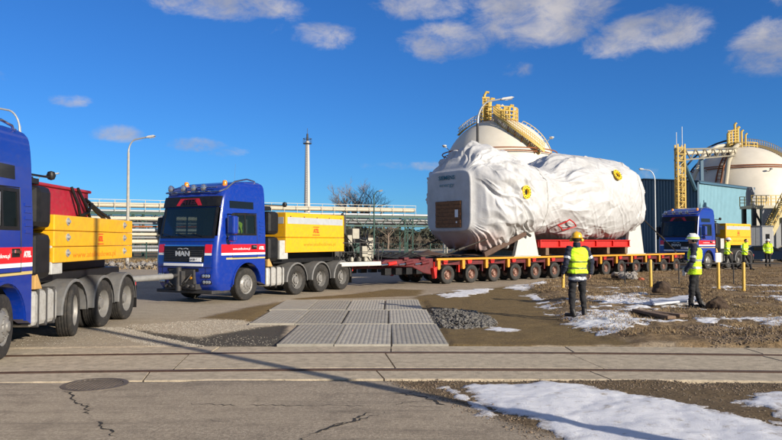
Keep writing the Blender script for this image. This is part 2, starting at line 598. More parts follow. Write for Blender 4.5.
xs = np.concatenate([[-900, -500, -300, -180, -120, -80, -60, -45, -35, -28, -22, -18], np.arange(-15, 17, .09), [18, 21, 25, 30, 36, 45, 60, 80, 120, 180, 300, 500, 900]])
ys = np.concatenate([[-300, -100, -40, -15, -5, 0, 2], np.arange(3.2, 30, .09), np.arange(30, 50, .3), [52, 55, 60, 66, 74, 85, 100, 130, 180, 250, 400, 700, 1400]])
GX, GY = np.meshgrid(xs, ys, indexing='ij')


def rough_mask(X, Y):
    return sstep(-.3, .5, poly_sd(X, Y, Z_ROUGH))


def ground_z(X, Y):
    z = (fbm(X * .35, Y * .35, 3) - .5) * .03
    near = sstep(70, 40, np.abs(Y)) * sstep(40, 25, np.abs(X))
    rm = rough_mask(X, Y)
    z = z + rm * (.07 * fbm(X * 1.1 + 40, Y * 1.1, 4) + .09 * fbm(X * .3 + 3, Y * .3 + 8, 2) + .11 * (fbm(X * 4, Y * 4, 4, .6) - .5) + .03)
    dr = sstep(-.2, .3, poly_sd(X, Y, Z_DIRT_R))
    z = z + dr * (.07 * fbm(X * 2 + 7, Y * 2, 5, .6) - .035)
    ol = sstep(-.2, .3, poly_sd(X, Y, Z_OLIVE))
    z = z + ol * (.06 * (fbm(X * 2.4 + 7, Y * 2.4, 5, .6) - .5))
    dl = sstep(-.1, .15, poly_sd(X, Y, Z_DARK_L))
    z = z - dl * .03
    z = z * near
    pm = ((X > -3.35) & (X < 1.08) & (Y > 15.0) & (Y < 21.35)) | ((X > -2.1) & (X < 1.08) & (Y > 12.0) & (Y < 15.2))
    z = np.where(pm, -.035, z)
    # rail bed: the ground drops under the slabs
    bed = sstep(1.52, 1.44, np.abs(Y - track_y(X)))
    return z * (1 - bed) - .13 * bed


GZ = ground_z(GX, GY)
nx, ny = GX.shape
ii, jj = np.meshgrid(np.arange(nx - 1), np.arange(ny - 1), indexing='ij')
ids = (ii * ny + jj).ravel()
quads = np.stack([ids, ids + ny, ids + ny + 1, ids + 1], 1)
ground_m = bpy.data.materials.new('ground surface')
ground = np_mesh('ground', np.stack([GX.ravel(), GY.ravel(), GZ.ravel()], 1), quads, ground_m, kind='structure')
tag(ground, 'worn grey asphalt yard with a brown earth verge on the right', 'ground')


def put_attr(name, field):
    a = ground.data.attributes.new(name, 'FLOAT', 'POINT')
    a.data.foreach_set('value', np.clip(field * .5 + .5, 0, 1).astype(np.float32).ravel())


put_attr('z_dirt', poly_sd(GX, GY, Z_DIRT_R))
put_attr('z_olive', np.maximum(poly_sd(GX, GY, Z_OLIVE), poly_sd(GX, GY, Z_BROWN_L)))
put_attr('z_rough', np.maximum(np.maximum(poly_sd(GX, GY, Z_ROUGH), poly_sd(GX, GY, Z_FIELD_L)), poly_sd(GX, GY, Z_FIELD_R)))
put_attr('z_gravel', np.maximum(poly_sd(GX, GY, Z_GRAVEL_L), poly_sd(GX, GY, Z_SPILL_L)))
put_attr('z_dark', poly_sd(GX, GY, Z_DARK_L))
put_attr('z_conc', np.maximum(poly_sd(GX, GY, Z_CONC), poly_sd(GX, GY, Z_PATCH)))


def ground_shader(m):
    m.use_nodes = True
    nt = m.node_tree; L = nt.links
    b = nt.nodes['Principled BSDF']
    tc = ND(nt, 'ShaderNodeTexCoord')
    V = tc.outputs['Object']

    def noise(sc, det=6.0, rgh=.6):
        n = ND(nt, 'ShaderNodeTexNoise', Scale=sc, Detail=det, Roughness=rgh)
        L.new(V, n.inputs['Vector'])
        return n.outputs['Fac']

    def ramp(fac, stops):
        r = ND(nt, 'ShaderNodeValToRGB')
        e = r.color_ramp.elements
        while len(e) < len(stops):
            e.new(.5)
        for i, (p, c) in enumerate(stops):
            e[i].position = p; e[i].color = (*c, 1)
        L.new(fac, r.inputs['Fac'])
        return r.outputs[0]

    def math_(op, a, bb):
        n = ND(nt, 'ShaderNodeMath', operation=op)
        for i, s in enumerate((a, bb)):
            if isinstance(s, (int, float)):
                n.inputs[i].default_value = s
            else:
                L.new(s, n.inputs[i])
        return n.outputs[0]

    def mixc(f, a, bb, mode='MIX'):
        n = ND(nt, 'ShaderNodeMix', data_type='RGBA', blend_type=mode)
        L.new(f, n.inputs['Factor']) if not isinstance(f, (int, float)) else setattr(n.inputs['Factor'], 'default_value', f)
        L.new(a, n.inputs['A']) if not isinstance(a, tuple) else setattr(n.inputs['A'], 'default_value', (*a, 1))
        L.new(bb, n.inputs['B']) if not isinstance(bb, tuple) else setattr(n.inputs['B'], 'default_value', (*bb, 1))
        return n.outputs['Result']

    edge = noise(2.2, 8.0, .68)

    def mask(name, amp, soft):
        a = ND(nt, 'ShaderNodeAttribute', attribute_name=name)
        s = math_('MULTIPLY_ADD', edge, amp)
        s.node.inputs[2].default_value = -amp / 2
        s = math_('ADD', a.outputs['Fac'], s)
        r = ND(nt, 'ShaderNodeMapRange', interpolation_type='SMOOTHSTEP')
        r.inputs['From Min'].default_value = .5 - soft; r.inputs['From Max'].default_value = .5 + soft
        L.new(s, r.inputs['Value'])
        return r.outputs[0]

    big = noise(.35, 5.0)
    mid = noise(3.0, 7.0, .7)
    fine = noise(55, 3.0, .7)
    grain = noise(140, 2.0, .8)
    # asphalt: worn, with light stones in a dark binder
    speck = noise(26, 4.0, .85)
    asp = ramp(fine, [(.34, (.10, .080, .060)), (.50, (.27, .222, .165)), (.64, (.60, .51, .40))])
    asp = mixc(.55, asp, ramp(speck, [(.38, (.075, .058, .042)), (.5, (.32, .262, .19)), (.60, (.72, .61, .46))]))
    asp = mixc(.35, asp, ramp(grain, [(.3, (.085, .07, .053)), (.5, (.27, .222, .167)), (.7, (.62, .53, .41))]))
    asp = mixc(ramp(big, [(.35, (0, 0, 0)), (.7, (.6, .6, .6))]), asp, (.46, .38, .275))
    asp = mixc(ramp(mid, [(.50, (0, 0, 0)), (.74, (.65, .65, .65))]), asp, (.155, .125, .095))
    mpg = ND(nt, 'ShaderNodeMapping'); mpg.inputs['Scale'].default_value = (.22, 2.6, 1); mpg.inputs['Rotation'].default_value = (0, 0, .12)
    L.new(V, mpg.inputs['Vector'])
    trk = ND(nt, 'ShaderNodeTexNoise', Scale=1.6, Detail=7.0, Roughness=.65); L.new(mpg.outputs[0], trk.inputs['Vector'])
    asp = mixc(ramp(trk.outputs['Fac'], [(.50, (0, 0, 0)), (.70, (.5, .5, .5))]), asp, (.13, .107, .083))
    blot = noise(.9, 8.0, .7)
    asp = mixc(ramp(blot, [(.60, (0, 0, 0)), (.70, (.55, .55, .55))]), asp, (.10, .084, .066))
    conc = mixc(.5, ramp(mid, [(.3, (.26, .215, .155)), (.7, (.50, .425, .31))]), ramp(speck, [(.36, (.17, .14, .10)), (.64, (.60, .51, .38))]))
    grav = mixc(.5, ramp(grain, [(.3, (.14, .115, .085)), (.7, (.72, .62, .47))]), ramp(fine, [(.3, (.19, .16, .12)), (.7, (.62, .53, .40))]))
    dark = mixc(.5, ramp(fine, [(.3, (.030, .027, .023)), (.7, (.12, .105, .085))]), ramp(speck, [(.35, (.03, .027, .023)), (.65, (.13, .115, .09))]))
    oliv = mixc(.5, ramp(mid, [(.3, (.105, .070, .028)), (.75, (.25, .175, .075))]), ramp(speck, [(.36, (.06, .040, .016)), (.64, (.30, .215, .10))]))
    dirt = mixc(.55, ramp(mid, [(.3, (.06, .042, .022)), (.75, (.20, .14, .075))]), ramp(speck, [(.36, (.03, .02, .011)), (.64, (.30, .215, .12))]))
    litter = noise(9, 6.0, .8)
    roug = mixc(.5, ramp(litter, [(.34, (.055, .036, .019)), (.5, (.235, .155, .078)), (.66, (.47, .345, .20))]), ramp(speck, [(.36, (.045, .03, .016)), (.64, (.45, .32, .175))]))
    roug = mixc(ramp(noise(1.3, 7.0, .7), [(.46, (0, 0, 0)), (.60, (.75, .75, .75))]), roug, mixc(.5, ramp(speck, [(.38, (.03, .02, .012)), (.62, (.16, .11, .065))]), (.075, .05, .03)))
    c = asp
    c = mixc(mask('z_conc', .5, .16), c, conc)
    c = mixc(mask('z_gravel', .5, .1), c, grav)
    c = mixc(mask('z_dark', .16, .04), c, dark)
    mo = mask('z_olive', .35, .08)
    c = mixc(mo, c, oliv)
    md = mask('z_dirt', .22, .05)
    c = mixc(md, c, dirt)
    mr = mask('z_rough', .45, .12)
    c = mixc(mr, c, roug)
    L.new(c, b.inputs['Base Color'])
    b.inputs['Roughness'].default_value = .9
    b.inputs['Specular IOR Level'].default_value = .25
    hs = math_('ADD', math_('MULTIPLY', fine, .5), math_('MULTIPLY', grain, .4))
    soft = math_('MAXIMUM', math_('MAXIMUM', mo, md), mr)
    hs = math_('ADD', hs, math_('MULTIPLY', math_('MULTIPLY', noise(14, 8.0, .75), soft), 3.0))
    bp = ND(nt, 'ShaderNodeBump', Strength=.8, Distance=.015)
    L.new(hs, bp.inputs['Height']); L.new(bp.outputs[0], b.inputs['Normal'])


ground_shader(ground_m)

# ---- concrete slabs of the level crossing, rails between them
CONCSLAB = mat('crossing slab concrete', (0.46, 0.385, 0.275), 0.88, var=0.22, vscale=5.5, bump=0.5, bscale=70, dirt=0.6, dirtcol=(0.17, 0.14, 0.10))
RAILM = mat('brown rail steel', (0.085, 0.05, 0.034), 0.55, 0.35, var=0.3)
RAILTOP = mat('worn rail head', (0.17, 0.135, 0.11), 0.35, 0.7, var=0.2)
pave = thing('level_crossing_paving', 'long pale concrete slabs laid beside and between the two rails', 'paving', (0, 0, 0))
pave['kind'] = 'structure'


def slab_strip(o0, o1, cuts, tilt=0.0):
    for k in range(len(cuts) - 1):
        a, b = cuts[k] + .012, cuts[k + 1] - .012
        n = 6
        V, Fc = [], []
        dz = random.uniform(-.008, .006)
        for i in range(n + 1):
            x = a + (b - a) * i / n
            for o, z in ((o0, -.11), (o0, dz - .008), (o0 + .012, dz), (o1 - .012, dz), (o1, dz - .008), (o1, -.11)):
                V.append((x + tilt * (o - o0), track_y(x, o), z))
        for i in range(n):
            for j in range(5):
                Fc.append((i * 6 + j, i * 6 + j + 1, (i + 1) * 6 + j + 1, (i + 1) * 6 + j))
        Fc += [tuple(range(6)), tuple(n * 6 + 5 - j for j in range(6))]
        MB().add(V, Fc).build('concrete_slab', CONCSLAB, pave)


cut_a = [-14.9, -11.9, -8.9, -5.9, -2.95, 0.0, 3.0, 6.0, 9.0, 12.0, 15.0]
cut_b = [-15.2, -12.2, -9.2, -6.2, -3.1, 0.06, 3.05, 6.05, 9.1, 12.1, 15.1]
slab_strip(-.64, .64, cut_b, -.12)
slab_strip(.80, 1.42, cut_a, 0)
slab_strip(-1.42, -.84, [c - .15 for c in cut_b], -.2)
for off in (-.735, .735):
    V, Fc = [], []
    prof = [(-.068, -.12), (-.068, -.012), (-.05, 0.006), (.02, .006), (.036, -.004), (.036, -.05), (.075, -.05), (.075, -.12)]
    n = 40
    for i in range(n + 1):
        x = -15 + 31 * i / n
        for o, z in prof:
            V.append((x, track_y(x, off + o), z))
    k = len(prof)
    for i in range(n):
        for j in range(k - 1):
            Fc.append((i * k + j, i * k + j + 1, (i + 1) * k + j + 1, (i + 1) * k + j))
    o = MB().add(V, Fc).build('rail', [RAILM])
    tag(o, 'brown steel rail sunk in the crossing, the one nearer the camera' if off < 0 else 'brown steel rail sunk in the crossing, the one nearer the trucks', 'rail', 'rails of the crossing track')

# ---- corrugated metal road panels
PANEL = mat('ribbed road panel metal', (0.37, 0.345, 0.29), 0.7, 0.05, var=0.14, vscale=3, dirt=0.55, dirtcol=(0.2, 0.165, 0.11), bump=0.15)


def panel_mesh(w, l):
    n = 12
    prof = []
    for i in range(n):
        x = -w / 2 + w * i / n; p = w / n
        prof += [(x + .01, 0.012), (x + .22 * p, 0.016), (x + .62 * p, 0.016), (x + .80 * p, 0.012)]
    prof += [(w / 2 - .01, .012)]
    V, Fc = [], []
    k = len(prof)
    for y in (-l / 2, l / 2):
        V += [(x, y, z) for x, z in prof]
    for j in range(k - 1):
        Fc.append((j, j + 1, k + j + 1, k + j))
    m = MB().add(V, Fc)
    m.bx(-w / 2, w / 2, -l / 2, l / 2, -.03, .010)
    for e in (-1, 1):
        m.bx(-w / 2, w / 2, e * l / 2 - .035 * (e > 0), e * l / 2 + .035 * (e < 0), .011, .020)
    return m


_nt = PANEL.node_tree; _b = _nt.nodes['Principled BSDF']; _src = _b.inputs['Base Color'].links[0].from_socket
_oi = ND(_nt, 'ShaderNodeObjectInfo'); _mr = ND(_nt, 'ShaderNodeMapRange'); _mr.inputs['To Min'].default_value = .80; _mr.inputs['To Max'].default_value = 1.18
_nt.links.new(_oi.outputs['Random'], _mr.inputs['Value']); _sc = ND(_nt, 'ShaderNodeVectorMath', operation='SCALE'); _nt.links.new(_src, _sc.inputs[0]); _nt.links.new(_mr.outputs[0], _sc.inputs['Scale'])
_nt.links.new(_sc.outputs[0], _b.inputs['Base Color'])
panel0 = None
rows = [(13.62, 2.98, [-1.5, -.5, .5], 'front row'), (16.66, 2.98, [-2.62, -1.6, -.58, .44], 'middle row'), (19.7, 2.98, [-2.72, -1.7, -.68, .34], 'back row')]
pos_words = {3: ['on the left of', 'in the middle of', 'on the right of'], 4: ['leftmost of', 'second from the left in', 'third from the left in', 'rightmost of']}
for y, l, xl, rn in rows:
    for k, x in enumerate(xl):
        if panel0 is None:
            o = panel0 = panel_mesh(.985, 2.98).build('road_panel', PANEL)
        else:
            o = panel0.copy(); COL.objects.link(o)
        o.location = (x + random.uniform(-.015, .015), y + random.uniform(-.03, .03), -.004 + random.uniform(0, .007))
        o.rotation_euler = (random.uniform(-.003, .003), random.uniform(-.006, .006), random.uniform(-.008, .008))
        tag(o, 'ribbed grey metal road panel %s the %s of the laid mat' % (pos_words[len(xl)][k], rn), 'road panel', 'metal road panels behind the rails')

# ---- round drain cover in the asphalt
mc = thing('drain_cover', 'round cast iron drain cover with slots in the asphalt near the rail', 'drain cover', G(95, 385) + Vector((0, 0, .0)))
IRON = mat('cast iron', (0.15, 0.125, 0.10), 0.6, 0.4, var=0.3)
m = MB(); m.lathe([(.40, .0), (.40, .013), (.34, .013), (.34, .001), (.0, .001)], n=40); m.build('rim', IRON, mc)
for k in range(-6, 7):
    x = k * .05
    h = math.sqrt(max(.335 ** 2 - x * x, 0))
    MB().bx(x - .014, x + .014, -h, h, .002, .012).build('bar', IRON, mc)


# ---- cracks in the asphalt (open joints filled with dark grit)
CRACK = mat('crack grit', (0.028, 0.024, 0.02), 0.95, var=0.4)


def crack(pts_px, w, wob=.035, br=0):
    w *= .72
    P = [G(*p) for p in pts_px]
    pts = []
    for i in range(len(P) - 1):
        n = max(2, int((P[i + 1] - P[i]).length / .05))
        for k in range(n):
            pts.append(P[i].lerp(P[i + 1], k / n))
    V, Fc = [], []
    for i, p in enumerate(pts):
        a = pts[max(0, i - 1)]; b = pts[min(len(pts) - 1, i + 1)]
        t = (b - a).normalized(); s = Vector((-t.y, t.x, 0))
        c = p + s * (random.uniform(-wob, wob) + .05 * (float(vnoise(np.array(p.x * 3.), np.array(p.y * 3.))) - .5))
        ww = w * random.uniform(.35, 1.3) * (.06 if float(vnoise(np.array(p.x * 4.3 + 7), np.array(p.y * 5.1))) < .30 else 1) * min(1, (len(pts) - i) / 12, (i + 2) / 6)
        zz = float(ground_z(np.array([c.x]), np.array([c.y]))[0]) + .004
        V += [(c.x + s.x * ww / 2, c.y + s.y * ww / 2, zz), (c.x - s.x * ww / 2, c.y - s.y * ww / 2, zz)]
    for i in range(len(pts) - 1):
        Fc.append((2 * i, 2 * i + 1, 2 * i + 3, 2 * i + 2))
    return V, Fc


m = MB()
for pts, w in [([(62, 388), (70, 397), (84, 407), (96, 420), (110, 432), (122, 445)], .038), ([(84, 404), (88, 411)], .03), ([(80, 402), (86, 400)], .03),
               ([(300, 441), (318, 430), (345, 424), (362, 414), (376, 411), (392, 408)], .055), ([(330, 427), (352, 421), (376, 415), (384, 413)], .045),
               ([(190, 404), (230, 405), (300, 405), (370, 406), (452, 407)], .022), ([(0, 380), (90, 379), (200, 379.5), (300, 380), (390, 381)], .03),
               ([(48, 405), (60, 405.5)], .03), ([(390, 392), (420, 396), (452, 407), (480, 415)], .05), ([(205, 420), (240, 423)], .02), ([(384, 413), (395, 404), (420, 400)], .05)]:
    m.add(*crack(pts, w))
ck = m.build('asphalt_crack', CRACK, recalc=False, kind='stuff')
tag(ck, 'dark cracks running through the worn asphalt in front of the rails', 'cracks')

# ---- snow
SNOWM = bpy.data.materials.new('old snow'); SNOWM.use_nodes = True


def snow_shader():
    nt = SNOWM.node_tree; L = nt.links
    b = nt.nodes['Principled BSDF']
    tc = ND(nt, 'ShaderNodeTexCoord')
    n = ND(nt, 'ShaderNodeTexNoise', Scale=7.0, Detail=8.0, Roughness=.7)
    L.new(tc.outputs['Object'], n.inputs['Vector'])
    r = ND(nt, 'ShaderNodeValToRGB')
    r.color_ramp.elements[0].position = .30; r.color_ramp.elements[0].color = (.40, .36, .31, 1)
    r.color_ramp.elements[1].position = .44; r.color_ramp.elements[1].color = (.74, .75, .78, 1)
    L.new(n.outputs['Fac'], r.inputs['Fac'])
    at_ = ND(nt, 'ShaderNodeAttribute', attribute_name='thin')
    n5 = ND(nt, 'ShaderNodeTexNoise', Scale=38.0, Detail=5.0, Roughness=.75); L.new(tc.outputs['Object'], n5.inputs['Vector'])
    ml = ND(nt, 'ShaderNodeMath', operation='MULTIPLY'); L.new(at_.outputs['Fac'], ml.inputs[0])
    n5r = ND(nt, 'ShaderNodeMapRange'); n5r.inputs['From Min'].default_value = .40; n5r.inputs['From Max'].default_value = .58; n5r.inputs['To Min'].default_value = .15
    L.new(n5.outputs['Fac'], n5r.inputs['Value']); L.new(n5r.outputs[0], ml.inputs[1])
    mxs = ND(nt, 'ShaderNodeMix', data_type='RGBA'); L.new(ml.outputs[0], mxs.inputs['Factor']); L.new(r.outputs[0], mxs.inputs['A']); mxs.inputs['B'].default_value = (.20, .15, .10, 1)
    L.new(mxs.outputs['Result'], b.inputs['Base Color'])
    b.inputs['Roughness'].default_value = .75
    b.inputs['Subsurface Weight'].default_value = .15; b.inputs['Subsurface Radius'].default_value = (.02, .02, .025)
    n2 = ND(nt, 'ShaderNodeTexNoise', Scale=60.0, Detail=5.0, Roughness=.75)
    L.new(tc.outputs['Object'], n2.inputs['Vector'])
    bp = ND(nt, 'ShaderNodeBump', Strength=.6, Distance=.02)
    L.new(n2.outputs['Fac'], bp.inputs['Height']); L.new(bp.outputs[0], b.inputs['Normal'])


snow_shader()


def snow(polys, label, step=.035, amp=.5, thick=.03, bias=0.0, nscale=2.4):
    allp = [p for q in polys for p in q]
    x0, x1 = min(p[0] for p in allp) - .3, max(p[0] for p in allp) + .3
    y0, y1 = min(p[1] for p in allp) - .3, max(p[1] for p in allp) + .3
    X, Y = np.meshgrid(np.arange(x0, x1, step), np.arange(y0, y1, step), indexing='ij')
    sd = np.maximum.reduce([poly_sd(X, Y, q) for q in polys])
    h = np.clip(sd, -1, .45) + amp * (fbm(X * nscale + 11, Y * nscale + 5, 5, .6) - .5) + .22 * (fbm(X * 11 + 3, Y * 11 + 8, 4, .65) - .5) + bias
    keep = h > 0
    Z = ground_z(X, Y) + np.minimum(.004 + h * .07, thick * .6) + .012 * (fbm(X * 6, Y * 6, 3) - .5) * sstep(0, .2, h)
    Z = np.where(h < .03, Z - .004, Z)
    n, mm = X.shape
    kf = keep[:-1, :-1] | keep[1:, :-1] | keep[:-1, 1:] | keep[1:, 1:]
    i, j = np.nonzero(kf)
    a = i * mm + j
    Fq = np.stack([a, a + mm, a + mm + 1, a + 1], 1)
    Z = np.where(keep, Z, ground_z(X, Y) - .02)
    used, inv = np.unique(Fq, return_inverse=True)
    Vv = np.stack([X.ravel(), Y.ravel(), Z.ravel()], 1)[used]
    o = np_mesh('snow_patch', Vv, inv.reshape(Fq.shape), SNOWM, kind='stuff')
    at_ = o.data.attributes.new('thin', 'FLOAT', 'POINT'); at_.data.foreach_set('value', sstep(.16, 0, h).ravel()[used].astype(np.float32))
    return tag(o, label, 'snow')


snow([PX([(462, 386), (503, 383), (552, 381.5), (598, 389), (627, 395), (668, 400), (708, 408), (750, 420), (784, 429), (800, 470), (600, 470), (566, 438), (534, 421), (501, 414), (480, 400)]),
      ], 'large sheet of white snow on the dark earth in front of the rails', amp=.42, thick=.04, bias=.05)
snow([PX([(434, 384.5), (448, 385.5), (476, 401), (502, 415), (492, 418), (466, 403)])], 'narrow snow streak on the dark earth left of the large snow sheet', amp=.35, thick=.03, bias=.03)
snow([PX([(738, 400), (784, 394), (800, 396), (800, 430), (782, 420), (760, 411)])], 'smaller snow patch at the right edge in front of the rails', amp=.6)
snow([PX([(561, 319), (608, 316), (644, 325), (630, 332), (602, 338), (574, 328)]), PX([(540, 302), (548, 303), (566, 320), (560, 322), (548, 310)])],
     'snow patch around the boots of the man in the yellow helmet', amp=1.1, bias=-.02, thick=.02)
snow([PX([(585, 300), (642, 298), (662, 305), (700, 306), (720, 311), (690, 315), (660, 311), (633, 308), (600, 309)])], 'broken snow between the two standing men', amp=1.35, bias=-.14, thick=.02)
snow([PX([(735, 323), (784, 320), (800, 322), (800, 331), (770, 329)])], 'flat snow patch in the rough grass at the right edge', amp=1.1, bias=.02, thick=.02)
snow([PX([(438, 294), (462, 289.5), (493, 288.5), (490, 292), (470, 297), (445, 298)])], 'white snow strip below the front wheels of the trailer', amp=1.2, bias=-.06, thick=.02)
snow([PX([(505, 288), (520, 284), (548, 283.5), (540, 287), (524, 291)]), PX([(520, 296), (533, 292.5), (545, 297), (538, 301)])], 'thin snow patches on brown earth beside the trailer wheels', amp=1.3, bias=-.1, thick=.02)
snow([PX([(484, 330), (500, 327), (524, 332), (512, 334)])], 'small snow rag on the brown earth right of the road panels', amp=.7, bias=.0, thick=.02)
snow([PX([(690, 324), (720, 322), (716, 330), (698, 331)]), PX([(620, 312), (640, 310), (650, 317), (628, 318)]), PX([(770, 300), (800, 296), (800, 306), (780, 306)])], 'thin snow rags scattered in the rough brown grass', amp=1.4, bias=-.05, thick=.02)


g_ = np.random.default_rng(77)
bits = []
for k in range(60):
    x, y = g_.uniform(548, 790), g_.uniform(288, 336)
    if poly_sd(*[np.array([v]) for v in G(x, y)[:2]], Z_ROUGH)[0] < .2: continue
    w_ = g_.uniform(.25, 1.1); c = G(x, y)
    bits.append([(c.x + w_ * math.cos(t) * g_.uniform(.6, 1.2), c.y + .55 * w_ * math.sin(t) * g_.uniform(.6, 1.2)) for t in (0, 1.1, 2.2, 3.3, 4.4, 5.4)])
snow(bits, 'many thin snow rags melting into the brown verge', step=.04, amp=1.2, bias=-.22, thick=.012, nscale=3.2)


# ---- loose stones (numpy: squashed octahedra)
def stones(name, label, cat, P, r, m, seed):
    g = np.random.default_rng(seed)
    n = len(P)
    base = np.array([(1, 0, 0), (-1, 0, 0), (0, 1, 0), (0, -1, 0), (0, 0, 1), (0, 0, -1)], float)
    fc = np.array([(0, 2, 4), (2, 1, 4), (1, 3, 4), (3, 0, 4), (2, 0, 5), (1, 2, 5), (3, 1, 5), (0, 3, 5)])
    B = base[None] * g.uniform(.55, 1.3, (n, 6, 1)) * r[:, None, None]
    B[:, :, 2] *= .65
    an = g.uniform(0, 6.28, n)
    ca, sa = np.cos(an)[:, None], np.sin(an)[:, None]
    x = B[:, :, 0] * ca - B[:, :, 1] * sa; y = B[:, :, 0] * sa + B[:, :, 1] * ca
    V = np.stack([x + P[:, None, 0], y + P[:, None, 1], B[:, :, 2] + P[:, None, 2]], 2).reshape(-1, 3)
    Fq = (fc[None] + (np.arange(n) * 6)[:, None, None]).reshape(-1, 3)
    o = np_mesh(name, V, Fq, m, smooth=False, kind='stuff')
    return tag(o, label, cat)


def scatter(poly, n, seed, jitter=0.0):
    g = np.random.default_rng(seed)
    x0, x1 = min(p[0] for p in poly), max(p[0] for p in poly)
    y0, y1 = min(p[1] for p in poly), max(p[1] for p in poly)
    X, Y = g.uniform(x0, x1, n * 4), g.uniform(y0, y1, n * 4)
    ok = poly_sd(X, Y, poly) > -.15 * g.random(n * 4)
    X, Y = X[ok][:n], Y[ok][:n]
    return np.stack([X, Y, ground_z(X, Y)], 1)


P = np.concatenate([scatter(Z_GRAVEL_L, 2500, 1), scatter(Z_SPILL_L, 2500, 51)]); stones('gravel', 'pale gravel spilled on the asphalt left of the road panels', 'gravel', P, rng.uniform(.005, .019, len(P)), mat('pale gravel', (.34, .31, .26), .9, var=.35, vscale=30), 11)
zr = PX([(425, 313), (438, 309), (470, 311), (495, 320), (490, 327), (455, 329), (430, 326)])
P = scatter(zr, 2800, 2); P[:, 2] += np.clip(poly_sd(P[:, 0], P[:, 1], zr), 0, .6) * rng.uniform(0, .17, len(P))
stones('rubble', 'heap of broken grey asphalt right of the road panels', 'rubble', P, rng.uniform(.012, .05, len(P)) * (1 + .9 * (rng.random(len(P)) > .93)) , mat('broken asphalt', (.125, .118, .108), .9, var=.45, vscale=9), 12)
P = scatter([(p[0], p[1]) for p in Z_DIRT_R[:5]] + [(12, 4), (12, 9.2), (0, 9.3)], 5000, 3)
stones('pebbles', 'small pebbles on the dark earth around the big snow sheet', 'pebbles', P, rng.uniform(.005, .02, len(P)), mat('brown pebbles', (.15, .12, .085), .9, var=.5, vscale=20), 13)
zz = [(5.5, 11.9), (13, 11.6), (13, 13.4), (6, 14.0)]
P = scatter(zz, 5000, 4); stones('ballast_stones', 'brown ballast stones along the far edge of the crossing on the right', 'stones', P, rng.uniform(.008, .035, len(P)), mat('brown ballast', (.17, .125, .085), .9, var=.5, vscale=16), 14)
P = scatter(PX([(0, 345), (60, 345), (200, 346), (440, 346), (440, 340), (60, 330)]), 1200, 5)
stones('grit', 'grit along the far edge of the crossing slabs', 'grit', P, rng.uniform(.005, .018, len(P)), mat('pale grit', (.26, .235, .19), .9, var=.4, vscale=30), 15)
P = scatter(PX([(385, 379), (430, 379), (520, 378), (640, 380), (784, 384), (784, 392), (600, 386), (470, 384), (520, 425), (560, 440), (540, 440), (480, 414), (430, 395)]), 2500, 6)
stones('loose_stones', 'loose stones along the broken asphalt edge beside the snow', 'stones', P, rng.uniform(.004, .016, len(P)) * (1 + 1.2 * (rng.random(len(P)) > .95)), MATS['brown ballast'], 16)


# ---- dry grass
def grass(label, P, h0, h1, m, seed, w=.006):
    g = np.random.default_rng(seed)
    n = len(P)
    an = g.uniform(0, 6.28, n); h = g.uniform(h0, h1, n); lean = g.uniform(.3, 3.2, n) * h
    d = np.stack([np.cos(an), np.sin(an)], 1); s = np.stack([-d[:, 1], d[:, 0]], 1) * w
    z = P[:, 2]
    A = np.c_[P[:, :2] + s, z - .01]; B = np.c_[P[:, :2] - s, z - .01]
    C = np.c_[P[:, :2] + d * lean[:, None] * .45 - s * .8, z + h * .65]; D = np.c_[P[:, :2] + d * lean[:, None] * .45 + s * .8, z + h * .65]
    E = np.c_[P[:, :2] + d * lean[:, None], z + h * .85]
    V = np.stack([A, B, C, D, E], 1).reshape(-1, 3)
    o = np.arange(n) * 5
    Fq = np.concatenate([np.stack([o, o + 1, o + 2], 1), np.stack([o, o + 2, o + 3], 1), np.stack([o + 3, o + 2, o + 4], 1)])
    ob = np_mesh('dry_grass', V, Fq, m, smooth=False, kind='stuff')
    return tag(ob, label, 'grass')


STRAW = mat('dry straw', (0.35, 0.25, 0.13), 0.9, var=0.45, vscale=1.3)
STRAW2 = mat('brown dead grass', (0.21, 0.14, 0.075), 0.9, var=0.45, vscale=1.3)
P = scatter(Z_ROUGH[:8] + [(30, 34), (17, 12.2), (9, 12.2)], 150000, 8)
den = fbm(P[:, 0] * .8 + 50, P[:, 1] * .8, 4)
P = P[(den > .455) & (P[:, 1] > 12.6)]
half = len(P) // 2
grass('short dead straw coloured grass on the rough verge', P[:half], .02, .09, STRAW, 21)
grass('dark brown dead grass matted on the rough verge', P[half:], .015, .07, STRAW2, 22, .008)
g_ = np.random.default_rng(5)
P = np.stack([g_.uniform(-45, 6, 16000), g_.uniform(44, 62, 16000)], 1)
P = np.c_[P, 0 * P[:, 0]]
grass('brown grass field far behind the left trucks', P, .1, .35, STRAW, 23, .03)

P = scatter(Z_ROUGH[:8] + [(30, 34), (17, 12.2), (9, 12.2)], 5000, 66)
stones('earth_crumbs', 'dark and pale crumbs of earth strewn over the rough verge', 'earth', P, rng.uniform(.006, .03, len(P)) * (1 + 1.5 * (rng.random(len(P)) > .96)), mat('verge crumbs', (.16, .115, .07), .95, var=.75, vscale=2.5), 67)
# ================================================================== TRUCKS
def tab(t, z):
    return float(np.interp(z, [a for a, _ in t], [b for _, b in t]))


CX = [(.36, 1.30), (.5, 1.40), (.75, 1.455), (1.1, 1.47), (1.65, 1.43), (1.95, 1.37), (2.35, 1.29), (2.8, 1.20), (2.95, 1.17), (3.1, 1.14), (3.25, 1.07), (3.4, .95), (3.5, .80), (3.58, .56), (3.64, .2), (3.69, -.25), (3.71, -.5)]
CW = [(.36, 1.13), (.6, 1.2), (1.0, 1.22), (2.05, 1.22), (2.6, 1.195), (3.1, 1.175), (3.35, 1.155), (3.52, 1.125), (3.62, 1.06), (3.68, .95), (3.71, .75)]
CR = [(.36, .28), (1.0, .20), (1.7, .18), (2.9, .17), (3.3, .20), (3.55, .28), (3.71, .3)]
BULGE = .07


